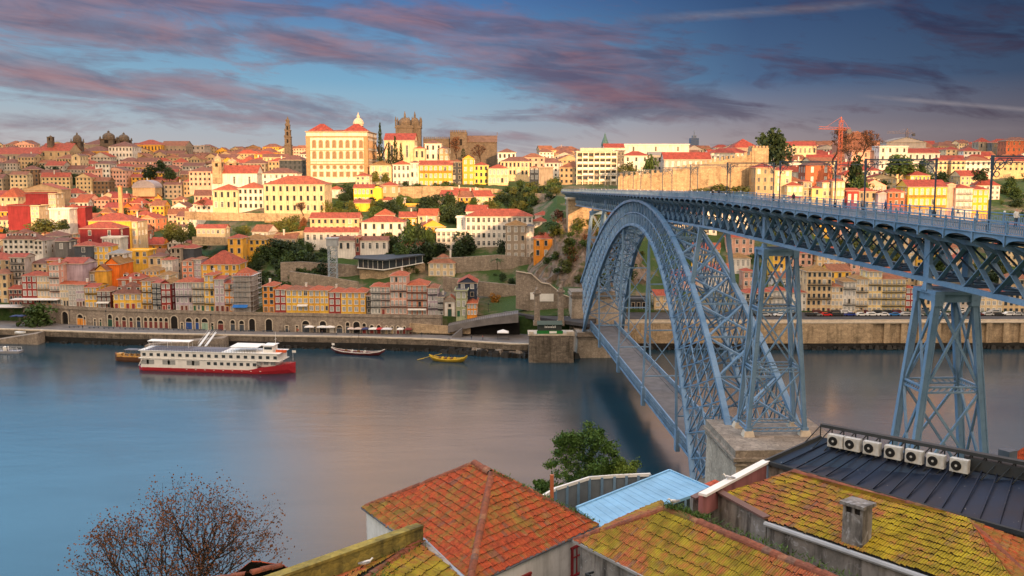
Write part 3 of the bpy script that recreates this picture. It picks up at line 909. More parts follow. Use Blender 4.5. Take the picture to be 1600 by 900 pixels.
# lower deck
LS = [-88 + 4.0 * i for i in range(45)]
mb = MB(); mb.box((0, 0, 11.25), (8.0, 176, .5), 2)
for sd in (-1, 1): mb.box((sd * 3.35, 0, 11.58), (1.1, 176, .14), 2)
part(mb, 'lower_roadway')
for sd in (-1, 1):
    mb = MB(); x = 4.3 * sd
    for z, w, h in ((12.75, .32, .22), (11.5, .12, .12), (9.8, .4, .35)): mb.beam((x, -88, z), (x, 88, z), w, h)
    n = 176
    for k in range(n):
        y0, y1 = -88 + k, -87 + k
        mb.beam((x, y0, 9.9), (x, y0 + 1, 12.7), .12, .12); mb.beam((x, y0 + 1, 9.9), (x, y0, 12.7), .12, .12)
    for y in LS: mb.box((x, y, 11.3), (.2, .28, 3.0))
    part(mb, 'parapet_lattice')
mb = MB()
for y in LS: mb.beam((-4.3, y, 10.3), (4.3, y, 10.3), .3, .9)
part(mb, 'floor_beam', mats=[M['steel_dark']])
for s in (-60.5, -20.3, 20.3, 60.5):
    u = s / SI; z = inn(u)[1]; t = rib_t(z); hb = 8.2
    hg = empty('hanger_frame', (0, 0, 0)); hg.parent = bridge
    f = lambda q: t + (4.75 - t) * q
    for sd in (-1, 1):
        mb = MB()
        for q in (-.5, .5): mb.beam((sd * t, s + q, z), (sd * 4.75, s + q, hb), .32, .32, 0, up=(0, 1, 0))
        mb.box((sd * 4.6, s, 10.4), (.9, 1.7, 4.6))
        part(mb, 'hanger', hg)
    mb = MB(); n = max(1, round((z - 16) / 11)); zs = [z - (z - 15.5) * k / n for k in range(n + 1)]
    for a, b in zip(zs, zs[1:]):
        ta, tb = f((z - a) / (z - hb)), f((z - b) / (z - hb))
        mb.beam((-ta, s, a), (tb, s, b), .2); mb.beam((ta, s, a), (-tb, s, b), .2); mb.beam((-tb, s, b), (tb, s, b), .3)
    part(mb, 'bracing', hg)
# masonry
def masonry(name, s0, s1, t, zt, zb, batter=1.06):
    mb = MB(); c = (0, (s0 + s1) / 2)
    mb.box((0, c[1], (zt + zb) / 2), (2 * t * batter, (s1 - s0) * batter, zt - zb), 0, 0, (1 / batter, 1 / batter))
    mb.box((0, c[1], zt + .25), (2 * t + 1.2, (s1 - s0) + 1.2, .5), 1); mb.box((0, c[1], zt + 1.05), (2 * t + .5, s1 - s0 + .5, 1.1), 1)
    mb.box((0, c[1], zt - .6), (2 * t + .7, s1 - s0 + .7, .35), 1)
    return part(mb, name, mats=[M['pier_stone'], M['granite']])
masonry('abutment_block', -119, -101, 8.4, 23.6, -2)
masonry('springing_block', -101, -84.5, 9.2, 8.6, -3)
masonry('abutment_block', 101, 112, 9.6, 20.0, -2)
masonry('springing_block', 84.5, 101, 9.2, 7.6, -3)
for sx in (-1, 1):
    for s in (-111.2, -105.8):
        mb = MB(); mb.box((sx * 4.5, s, 25.5), (1.9, 1.9, 1.1), 0, 0, (.7, .7)); part(mb, 'pedestal', mats=[M['trim']])
mb = MB(); mb.box((0, -163.4, 20), (15, 14, 12)); part(mb, 'pier_plinth', mats=[M['granite']])
# end of the upper deck on the far bank: sunlit masonry abutment
mb = MB(); mb.box((0, 165, 46), (10.5, 9, 17)); mb.box((0, 165, 54.3), (11.6, 10, .8), 1); part(mb, 'bank_abutment', mats=[M['granite_warm'], M['trim']])

# tram wire portals on the upper deck
def portal_mesh(kind):
    mb = MB(); x = 4.0; h = 6.6
    for sd in (-1, 1):
        mb.box((sd * x, 0, h / 2), (.14, .14, h)); mb.box((sd * x, 0, .4), (.3, .3, .9))
        mb.box((sd * x, 0, h - .5), (.22, .2, 1.2))
        n = 8
        for k in range(n):
            a0, a1 = math.pi / 2 * k / n, math.pi / 2 * (k + 1) / n
            p = lambda a: (sd * (x - 1.9 + 1.9 * math.cos(a)), 0, h - 2.2 + 1.9 * math.sin(a))
            mb.beam(p(a0), p(a1), .08, .08)
        for c in ((x - .62, h - .65, .42), (x - 1.45, h - .42, .26), (x - .42, h - 1.5, .24)):
            for k in range(10):
                a0, a1 = 2 * math.pi * k / 10, 2 * math.pi * (k + 1) / 10
                mb.beam((sd * c[0] + c[2] * math.cos(a0), 0, c[1] + c[2] * math.sin(a0)), (sd * c[0] + c[2] * math.cos(a1), 0, c[1] + c[2] * math.sin(a1)), .06, .06)
    mb.box((0, 0, h), (2 * x + .2, .12, .13)); mb.box((0, 0, h - .16), (2 * x - 1, .08, .08))
    return mb.mesh('catenary_portal', [M['mast']])
pm = portal_mesh(0)
words = ['nearest', 'second', 'third', 'fourth', 'fifth', 'sixth', 'seventh', 'eighth', 'ninth', 'tenth', 'eleventh', 'twelfth', 'thirteenth']
for i, s in enumerate([-178.2, -151.6, -121.5, -93.0, -65, -37, -9, 20, 50, 82, 115, 150]):
    o = put('catenary_portal', pm, None, (BX + s * sa, BY + s * ca, 61.1 + dz(s)), -PHI)
    lab = {0: 'tall dark iron tram-wire portal closest to the camera on the upper deck'}.get(i, 'dark iron tram-wire portal, %s from the near end of the upper deck' % words[i])
    tag(o, lab, 'catenary portal', 'tram wire portals along the upper deck')
mb = MB()
for x in (-1.6, 1.6):
    prev = None
    for s in [-178.2, -151.6, -121.5, -93.0, -65, -37, -9, 20, 50, 82, 115, 150]:
        z = 61.1 + dz(s) + 6.1
        p = Vector((BX + s * sa + x * ca, BY + s * ca - x * sa, z))
        if prev is not None: mb.tube(prev, p, .022, .022, 4)
        prev = p
tag(mb.build('overhead_wire', M['rail']), 'pair of thin overhead tram wires strung between the iron portals', 'wire')
# ------------------------------------------------------------------ houses
COL = dict(
 red=(.30, .045, .04), maroon=(.17, .04, .035), ochre=(.68, .36, .055), yellow=(.74, .44, .065), orange=(.66, .25, .035), cream=(.62, .49, .31),
 white=(.64, .61, .57), pink=(.64, .37, .29), salmon=(.64, .24, .14), lilac=(.42, .34, .40), grey=(.42, .38, .35), beige=(.62, .45, .25),
 tan=(.42, .31, .19), stone=(.30, .25, .20), navy=(.035, .05, .085), slate=(.06, .07, .085), green=(.33, .36, .22), brown=(.20, .12, .07),
 brightred=(.22, .026, .032), pale=(.60, .57, .52), brick=(.42, .12, .06), darkgrey=(.14, .135, .135))
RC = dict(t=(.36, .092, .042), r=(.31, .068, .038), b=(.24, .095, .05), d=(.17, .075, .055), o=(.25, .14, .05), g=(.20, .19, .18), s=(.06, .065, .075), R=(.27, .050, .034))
WM = {}
def win_mesh(w, h, kind):
    w, h = round(w * 5) / 5, round(h * 5) / 5
    k = (w, h, kind)
    if k in WM: return WM[k]
    mb = MB()
    fm = {'w': (M['white'], M['pane_pale']), 'd': (M['trim'], M['pane']), 's': (M['trim'], M['flat_dark']), 'v': (M['white'], M['pane']), 'o': (M['flat_dark'], M['flat_dark'])}[kind]
    e = .12 if kind != 'w' else .14
    for c, d in (((0, -.05, h / 2 + e / 2), (w + 2 * e, .14, e)), ((0, -.06, -h / 2 - e / 2), (w + 2 * e + .1, .2, e)), ((-w / 2 - e / 2, -.05, 0), (e, .14, h)), ((w / 2 + e / 2, -.05, 0), (e, .14, h))):
        mb.box(c, d, 0)
    mb.face([(-w / 2, -.012, -h / 2), (w / 2, -.012, -h / 2), (w / 2, -.012, h / 2), (-w / 2, -.012, h / 2)], 1)
    if kind in 'wv':
        mb.box((0, -.03, 0), (.07, .05, h), 0); mb.box((0, -.03, h * .18), (w, .05, .07), 0)
    WM[k] = mb.mesh('window', list(fm)); return WM[k]
DM = {}
def door_mesh(w, h, col):
    k = (round(w, 1), round(h, 1), col)
    if k in DM: return DM[k]
    mb = MB(); w, h = k[0], k[1]
    mb.box((0, -.04, h / 2), (w, .1, h), 0)
    for c, d in (((0, -.06, h + .1), (w + .4, .16, .2)), ((-w / 2 - .1, -.06, h / 2), (.2, .16, h)), ((w / 2 + .1, -.06, h / 2), (.2, .16, h))): mb.box(c, d, 1)
    mb.box((0, -.1, h / 2), (.06, .04, h), 2)
    DM[k] = mb.mesh('door', [M['obj'], M['trim'], M['flat_dark']]); return DM[k]
def roof_shape(mb, kind, w, d, h, rh, ov=.45):
    x, y0, y1 = w / 2 + ov, -ov, d + ov; t = .22
    A, B, Cc, D = (-x, y0, h), (x, y0, h), (x, y1, h), (-x, y1, h); ym = d / 2
    mb.box((0, d / 2, h - t / 2 + .02), (2 * x, d + 2 * ov, t), 1)
    if kind == 'hip':
        if w >= d:
            k = x - min(x * .92, (d / 2 + ov)); P, Q = (-k, ym, h + rh), (k, ym, h + rh)
            mb.face([A, B, Q, P]); mb.face([B, Cc, Q]); mb.face([Cc, D, P, Q]); mb.face([D, A, P])
        else:
            k = (d / 2 + ov) - min((d / 2 + ov) * .92, x); P, Q = (0, ym - k, h + rh), (0, ym + k, h + rh)
            mb.face([A, B, P]); mb.face([B, Cc, Q, P]); mb.face([Cc, D, Q]); mb.face([D, A, P, Q])
    elif kind == 'gable':
        P, Q = (-x, ym, h + rh), (x, ym, h + rh)
        mb.face([A, B, Q, P]); mb.face([Cc, D, P, Q])
        k = rh / (d / 2 + ov) * ov
        for sx in (-1, 1): mb.face([(sx * w / 2, 0, h), (sx * w / 2, ym, h + rh - k), (sx * w / 2, d, h)], 2)
    elif kind == 'gablef':
        P, Q = (0, y0, h + rh), (0, y1, h + rh)
        mb.face([B, Cc, Q, P]); mb.face([D, A, P, Q])
        k = rh / x * ov
        for y in (0, d): mb.face([(-w / 2, y, h), (w / 2, y, h), (0, y, h + rh - k)], 2)
    elif kind == 'shed':
        P, Q = (-x, y1, h + rh), (x, y1, h + rh)
        mb.face([A, B, Q, P]); mb.face([B, Cc, Q]); mb.face([D, A, P]); mb.face([Cc, D, P, Q])
    elif kind == 'flat':
        for c, e in (((0, -.1, h + .25), (2 * x, .3, .5)), ((0, d + .1, h + .25), (2 * x, .3, .5)), ((-x, d / 2, h + .25), (.3, d, .5)), ((x, d / 2, h + .25), (.3, d, .5))): mb.box(c, e, 2)
def flat_windows(mb, w, h, d, fl, bays, sidef, kind):
    """window openings merged into the wall: for houses too far off to show them as parts"""
    fh = h / fl; n = max(1, bays)
    for f in range(fl):
        z0, z1 = f * fh + fh * .28, f * fh + fh * .78
        for b in range(n):
            x = -w / 2 + w * (b + .5) / n; a = min(.65, w / n * .3)
            mb.face([(x - a, -.03, z0), (x + a, -.03, z0), (x + a, -.03, z1), (x - a, -.03, z1)], 1)
        m = max(1, int(d / 4.5))
        for b in range(m):
            y = d * (b + .5) / m; a = .5
            for sx in sidef: 
                q = [(sx * (w / 2 + .03), y - a, z0), (sx * (w / 2 + .03), y + a, z0), (sx * (w / 2 + .03), y + a, z1), (sx * (w / 2 + .03), y - a, z1)]
                mb.face(q if sx > 0 else q[::-1], 1)
FOOT = []
def house(px0, px1, yb, ye, D, col='cream', roof='hip', rc='t', fl=None, bays=None, dep=10, rh=None, yaw=0.0, name='house', label=None, cat='house',
          group=None, win=None, doors=None, balc=False, merged=None, chim=0, dorm=0, extra=None, mat='plaster', found=5, ov=.45, sidef=None, winh=.55, awning=None, row=None):
    A, B = U(px0, yb, D), U(px1, yb, D); T = U((px0 + px1) / 2, ye, D)
    w = (B.x - A.x) / max(.4, math.cos(yaw)); z0 = A.z; h = T.z - z0
    c = Vector(((A.x + B.x) / 2, D, z0))
    fl = fl or max(1, round(h / 3.1)); bays = bays if bays is not None else max(1, round(w / 2.9))
    rh = rh if rh is not None else min(w, dep) * .23
    root = empty(name, c, yaw)
    root['category'] = cat
    if label: root['label'] = label
    if group: root['group'] = group
    root['_info'] = [px0, px1, yb, ye, D]
    FOOT.append((c.x, D, w, dep, px0, px1, ye, yb))
    if merged is None: merged = D > 610
    colv = COL[col] if isinstance(col, str) else col
    mb = MB(); mb.box((0, dep / 2, (h - found) / 2), (w, dep, h + found))
    if sidef is None: sidef = (-1, 1)
    if merged and bays: flat_windows(mb, w, h, dep, fl, bays, sidef, win)
    mb.build('wall', [M[mat], M['pane'] if win != 's' else M['flat_dark']], root, colv)
    mb = MB(); roof_shape(mb, roof, w, dep, h, rh, ov)
    rcv = RC[rc] if isinstance(rc, str) else rc
    rm = M['tile'] if rc not in ('g', 's') else M['obj']
    ro = mb.build('roof', [rm, M['trim'], M['plaster']], root, rcv if roof != 'flat' else colv, uv=True)
    if roof in ('gable', 'gablef', 'flat'):
        ro.data.materials[2] = plaster_of(colv)
    if roof == 'flat': ro.data.materials[1] = M['obj'] if rc in ('g', 's') else M['paving']
    if not merged and bays:
        fh = h / fl; r = random.Random(int(px0 * 7 + ye * 13))
        k0 = win or r.choice('wwvd')
        for f in range(fl):
            zc = f * fh + fh * (.53 if f else .5); ww = min(1.25, w / bays * .52); hh = fh * winh
            for b in range(bays):
                x = -w / 2 + w * (b + .5) / bays
                if f == 0 and doors and (b + int(px0)) % 3 != 2:
                    dc = doors if isinstance(doors, str) else r.choice(['maroon', 'brown', 'slate'])
                    put('door', door_mesh(ww * 1.05, fh * .72, dc), root, (x, 0, 0), 0, COL.get(dc, (.02, .12, .06)))
                    continue
                put('window', win_mesh(ww, hh, k0 if r.random() > .12 else r.choice('wvd')), root, (x, 0, zc))
            nb = max(1, int(dep / 4.6))
            for sx in sidef:
                if px0 + px1 < 1500 and sx < 0 and len(sidef) > 1: continue     # far side never faces the river view
                if px0 + px1 > 1700 and sx > 0 and len(sidef) > 1: continue
                for b in range(nb):
                    if r.random() < .72: put('window', win_mesh(min(1.1, ww), hh, k0), root, (sx * w / 2, dep * (b + .5) / nb, zc), R(90) * sx)
        if balc:
            for f in range(1, fl):
                if balc == 'all' or (f + int(px0)) % 2:
                    mb = MB(); z = f * fh + .12
                    mb.box((0, -.42, z), (w * .96, .8, .14)); mb.box((0, -.8, z + .95), (w * .96, .06, .07))
                    n = int(w / .22)
                    for k in range(n + 1): mb.box((-w * .48 + w * .96 * k / n, -.8, z + .5), (.045, .04, .9))
                    mb.build('balcony', M['rail'], root)
        if awning:
            mb = MB(); mb.hexa([(-w * .45, -2.2, 2.3), (w * .45, -2.2, 2.3), (w * .45, -.1, 2.9), (-w * .45, -.1, 2.9), (-w * .45, -2.2, 2.42), (w * .45, -2.2, 2.42), (w * .45, -.1, 3.02), (-w * .45, -.1, 3.02)])
            mb.build('awning', M['obj'], root, COL.get(awning, awning))
    for k in range(chim):
        r = random.Random(int(px0 * 3 + k)); mb = MB(); x = (r.random() - .5) * w * .7; y = dep * r.uniform(.3, .7)
        mb.box((x, y, h + rh * .7 + .3), (.7, .9, rh * .9 + 1.6)); mb.box((x, y, h + rh * 1.15 + 1.05), (.9, 1.1, .15))
        mb.build('chimney', M['plaster'], ro, COL['pale'])
    for k in range(dorm):
        x = -w / 2 + w * (k + .5) / dorm; dm = MB(); y = dep * .16; zz = h + rh * .30
        dm.box((x, y + .9, zz + .45), (1.5, 1.8, 1.5)); dm.face([(x - .5, y - .02, zz - .1), (x + .5, y - .02, zz - .1), (x + .5, y - .02, zz + .95), (x - .5, y - .02, zz + .95)], 1)
        dm.prism([(x - .95, y - .2, zz + 1.2), (x + .95, y - .2, zz + 1.2), (x, y - .2, zz + 1.75)], (0, 2.2, 0), 2)
        dm.build('dormer', [M['white'], M['pane'], M['obj']], ro, RC['b'])
    if extra: extra(root, w, dep, h)
    return root
PL = {}
def plaster_of(c):
    k = tuple(round(x, 2) for x in c)
    if k not in PL:
        m = bpy.data.materials.new('gable_plaster'); m.use_nodes = True; N = NT(m.node_tree); b = N.n['Principled BSDF']
        b.inputs['Roughness'].default_value = .9
        n1 = N.noise(coords(N), .35, 5, .62)
        N.link(N.mix(1.0, c, N.ramp(n1, [(.3, .78), (.62, 1.06)]), 'MULTIPLY'), b.inputs['Base Color'])
        PL[k] = m
    return PL[k]
# ---- the arcade wall and its row of houses
ARC = [(p, lerp_tab(SHELF, p)) for p in (30, 175, 370, 575, 690)]
ar = empty('arcade_wall', at_line(ARC, 370, 4.5))
tag(ar, 'long granite arcade wall with dark arches and shop doors along the far promenade', 'arcade wall')
mb = MB(); wall_run(mb, ARC, 30, 690, 4, 10.7, 3.0, 20, off=-1.0); rel(mb, ar).build('wall', M['granite'], ar)
mb = MB(); wall_run(mb, ARC, 30, 690, 10.7, 11.15, 3.6, 20, off=-1.35); wall_run(mb, ARC, 30, 690, 11.15, 11.9, .35, 20, off=-1.1); rel(mb, ar).build('parapet', M['granite'], ar)
def arch_mesh(w, h, fill, square=False):
    mb = MB(); r = w / 2; zs = h if square else h - r; K = 10
    pts = [(-r, 0), (r, 0), (r, zs)] + ([] if square else [(r * math.cos(math.pi * k / K), zs + r * math.sin(math.pi * k / K)) for k in range(1, K)]) + [(-r, zs)]
    mb.face([(x, -.03, z) for x, z in pts], 0)  # flat black panel on the wall face, painting the shade of a recess
    ring = [(r, 0), (r, zs)] + ([] if square else [(r * math.cos(math.pi * k / K), zs + r * math.sin(math.pi * k / K)) for k in range(1, K)]) + [(-r, zs), (-r, 0)]
    for (a, b), (c, d) in zip(ring, ring[1:]): mb.beam((a, -.1, b), (c, -.1, d), .34, .26, 1, up=(0, 1, 0))
    if fill:      # door leaves under a dark fanlight
        hd = min(h * .58, 2.9)
        for q in (-1, 1): mb.box((q * r * .5, -.09, hd / 2), (r * .9, .1, hd), 2)
        mb.box((0, -.09, hd + .08), (w * .98, .14, .16), 1)
    return mb.mesh('arch', [M['flat_dark'], M['trim'], M['obj']])
AR = [(96, 14, 0, 5.2), (120, 13, 'orange', 4.4), (127, 5, 'orange', 3.6), (143, 5, 'slate', 2.8), (152, 5, 'dgreen', 2.8), (167, 10, 'dgreen', 5), (178, 7, 'maroon', 4), (189, 8, 'maroon', 4.2), (200, 7, 'maroon', 4), (212, 8, 'navy', 4.3),
      (223, 7, 'maroon', 4.3), (231, 7, 'maroon', 4.3), (239, 7, 'maroon', 4.3), (247, 7, 'maroon', 4.3), (255.5, 7, 'maroon', 4.3), (268, 13, 0, 5.2), (280, 5, 'slate', 2.6), (291, 12, 'blue', 4.6), (304, 7, 'blue', 4.6), (316, 12, 'mint', 4.6), (328, 5, 'dgreen', 2.8), (341, 11, 'maroon', 4),
      (360, 9, 'slate', 4.3), (374, 9, 'slate', 4.2), (390.5, 11, 0, 5.0), (417, 12, 0, 5.0), (445, 6, 'slate', 2.4), (461, 5, 'brown', 2.6), (475, 13, 'slate', 4.6), (489, 5, 'slate', 2.4), (502, 12, 0, 4.6), (516, 7, 'pale', 2.6), (528, 11, 'slate', 3), (541, 7, 'slate', 4.3), (555, 12, 0, 4.6),
      (567, 7, 'red', 4), (579, 7, 'red', 3.4), (590, 7, 'red', 3.4), (602, 4, 'beige', 3), (611, 4, 'beige', 3), (620, 5, 'red', 3), (630, 5, 'red', 3), (640, 5, 'maroon', 2.6), (652, 5, 'beige', 2.4), (663, 5, 'beige', 2.2), (673, 5, 'slate', 2.0)]
XC = dict(COL); XC.update(dgreen=(.02, .07, .045), blue=(.02, .07, .26), mint=(.25, .36, .28))
for px, w, fill, h in AR:
    D = lerp_tab(ARC, px) - 1.0
    me = arch_mesh(w * D / F, h, bool(fill), h < 3)
    p = at_line(ARC, px, 4.5); p.y = D
    a = (math.atan2(lerp_tab(ARC, px + 5) - lerp_tab(ARC, px - 5), 10 * D / F))
    put('arch', me, ar, p - ar.location + Vector((0, -.02, 0)), a, XC.get(fill, (0, 0, 0)))
def RD(px): return lerp_tab(ARC, px) + 2.4
ROW = [  # px0 px1 eave base colour roof floors bays extras
 (15, 36, 452, 479, 'maroon', 'gable', 'r', 3, 3, {}), (36, 59.5, 431, 475, 'red', 'hip', 'r', 4, 3, {'win': 'w'}), (59.5, 79.5, 431, 476, 'beige', 'hip', 't', 4, 4, {'win': 'w', 'balc': 1}),
 (79.5, 95, 414, 477, 'pink', 'gable', 't', 6, 3, {'win': 'w', 'balc': 1}), (95, 108, 444, 478, 'cream', 'gable', 't', 3, 3, {'win': 'w', 'doors': 'slate'}), (108, 120, 444.5, 479, 'grey', 'gable', 't', 4, 2, {'win': 'w'}),
 (120, 133.5, 445, 480, 'lilac', 'gable', 't', 3, 3, {'win': 'w', 'doors': 'maroon'}), (133.5, 152.5, 449, 481, 'yellow', 'gable', 'r', 3, 3, {'win': 'w', 'balc': 1}), (152.5, 174, 455, 482, 'maroon', 'hip', 'b', 3, 3, {'win': 'w', 'balc': 'all', 'awning': 'white'}),
 (178, 222, 459, 483, 'yellow', 'hip', 'd', 2, 5, {'win': 'w', 'doors': 'red', 'dorm': 3, 'rh': 4.3}), (222.5, 239, 439, 484, 'ochre', 'hip', 'b', 5, 2, {'win': 'w', 'balc': 1, 'doors': 'brown'}), (239, 253, 442, 485, 'navy', 'gable', 'r', 5, 2, {'win': 'w', 'balc': 'all', 'doors': 'slate'}),
 (253, 268, 443, 485, 'red', 'gablef', 'o', 4, 2, {'win': 'w', 'rh': 1.4, 'balc': 1, 'doors': 'red'}), (275, 301.5, 441, 486, 'lilac', 'hip', 't', 4, 4, {'win': 'w', 'balc': 1, 'doors': 'maroon'}), (301.5, 320.5, 441, 486, 'cream', 'hip', 'r', 4, 3, {'win': 'w', 'balc': 'all', 'doors': 'dgreen'}),
 (320.5, 336, 430, 487, 'yellow', 'hip', 't', 5, 2, {'win': 'w', 'balc': 1, 'doors': 'dgreen'}), (336, 352, 436, 487, 'lilac', 'gable', 'r', 4, 2, {'win': 'w', 'doors': 'maroon'}), (352, 366.5, 443, 487, 'orange', 'gable', 'r', 4, 2, {'win': 'w', 'balc': 1, 'doors': 'maroon'}),
 (411, 429.5, 447, 487, 'orange', 'hip', 't', 4, 2, {'win': 'd', 'doors': 'brown'}), (430, 447.3, 452, 486, 'red', 'hip', 't', 3, 2, {'win': 'w'}), (447.3, 465, 453, 486.5, 'yellow', 'hip', 'b', 3, 2, {'win': 'w'}), (465, 482.5, 453, 487, 'yellow', 'hip', 'b', 3, 2, {'win': 'w', 'awning': 'pale'}),
 (482.5, 500.5, 453.5, 487, 'ochre', 'hip', 't', 3, 2, {'win': 'w'}), (500.5, 514, 453.5, 487, 'yellow', 'hip', 't', 3, 2, {'win': 'w'}), (514, 533, 456.5, 488, 'red', 'hip', 't', 3, 2, {'win': 'w'}), (533, 552, 457, 488, 'yellow', 'hip', 't', 3, 2, {'win': 'w'}), (552, 572, 457, 488.5, 'ochre', 'hip', 't', 3, 2, {'win': 'w'}),
 (573, 580, 462, 490, 'darkgrey', 'gable', 'b', 3, 1, {'balc': 'all'}), (580, 595.5, 448, 491, 'white', 'hip', 't', 4, 3, {'win': 'w', 'balc': 'all'}), (595.5, 610.3, 448.5, 491, 'pink', 'hip', 't', 4, 2, {'win': 'w', 'balc': 'all', 'doors': 'red'}), (610.3, 636, 431, 492, 'pink', 'hip', 't', 5, 4, {'win': 'w', 'balc': 1}),
 (636, 668, 446, 493, 'salmon', 'hip', 't', 4, 4, {'win': 'w', 'balc': 'all', 'awning': 'white', 'dep': 13}), (668.5, 684, 450, 494, 'lilac', 'hip', 'b', 4, 3, {'balc': 1}), (684, 693, 464, 494, 'darkgrey', 'shed', 's', 3, 2, {'balc': 'all'}),
 (712.5, 729, 455, 494.5, 'green', 'flat', 't', 3, 2, {'win': 'w', 'doors': 'dgreen'}), (730, 745, 474, 493, 'orange', 'hip', 't', 2, 3, {'win': 'w', 'dep': 16}),
]
CN = dict(maroon='dark red', red='red', beige='beige', pink='pale pink', cream='cream', grey='grey', lilac='lilac-grey', yellow='yellow', ochre='ochre', navy='navy', orange='orange', white='white', salmon='salmon', darkgrey='dark grey', green='pale green',
          tan='tan', stone='bare stone', slate='slate-clad', brown='brown', brightred='bright red', pale='pale grey', brick='brick-red')
ORD = ['first', 'second', 'third', 'fourth', 'fifth', 'sixth', 'seventh', 'eighth', 'ninth', 'tenth', 'eleventh', 'twelfth', 'thirteenth', 'fourteenth', 'fifteenth', 'sixteenth', 'seventeenth', 'eighteenth', 'nineteenth', 'twentieth']
FLN = {1: 'one', 2: 'two', 3: 'three', 4: 'four', 5: 'five', 6: 'six', 7: 'seven', 8: 'eight'}
ROWLAB = {}
for i, (a, b, ye, yb, col, rf, rc, fl, bays, ex) in enumerate(ROW):
    prev = CN[ROW[i - 1][4]] if i else None; nxt = CN[ROW[i + 1][4]] if i + 1 < len(ROW) else None
    if i == 0: lab = 'low dark red house at the left end of the row above the arcade'
    elif a == 411: lab = 'narrow orange house right beside the scaffolded block, above the arcade'
    elif a == 730: lab = 'small orange house with overhanging upper floor beside the road, right end of the row'
    elif a == 712.5: lab = 'pale green tiled narrow house with green doors, right of the white chapel'
    elif 575 < a < 700: lab = '%s %s-storey house in the cluster left of the chapel, between %s and %s' % (CN[col], FLN[fl], prev, nxt)
    elif 440 < a < 575: lab = '%s three-storey house above the arcade, %s right of the steel-scaffolded block' % (CN[col], ORD[[r_[0] for r_ in ROW if r_[0] >= 411].index(a)])
    else: lab = '%s %s-storey house, %d windows wide, above the arcade between %s and %s' % (CN[col], FLN[fl], bays, prev, nxt)
    ex = dict(ex); dep = ex.pop('dep', 11)
    D = RD(a) if a < 690 else 372.5
    house(a, b, yb, ye, D, col, rf, rc, fl, bays, dep, name='town_house', label=lab, group='houses in the riverside row', winh=.6, chim=1 if i % 3 == 0 else 0, **ex)
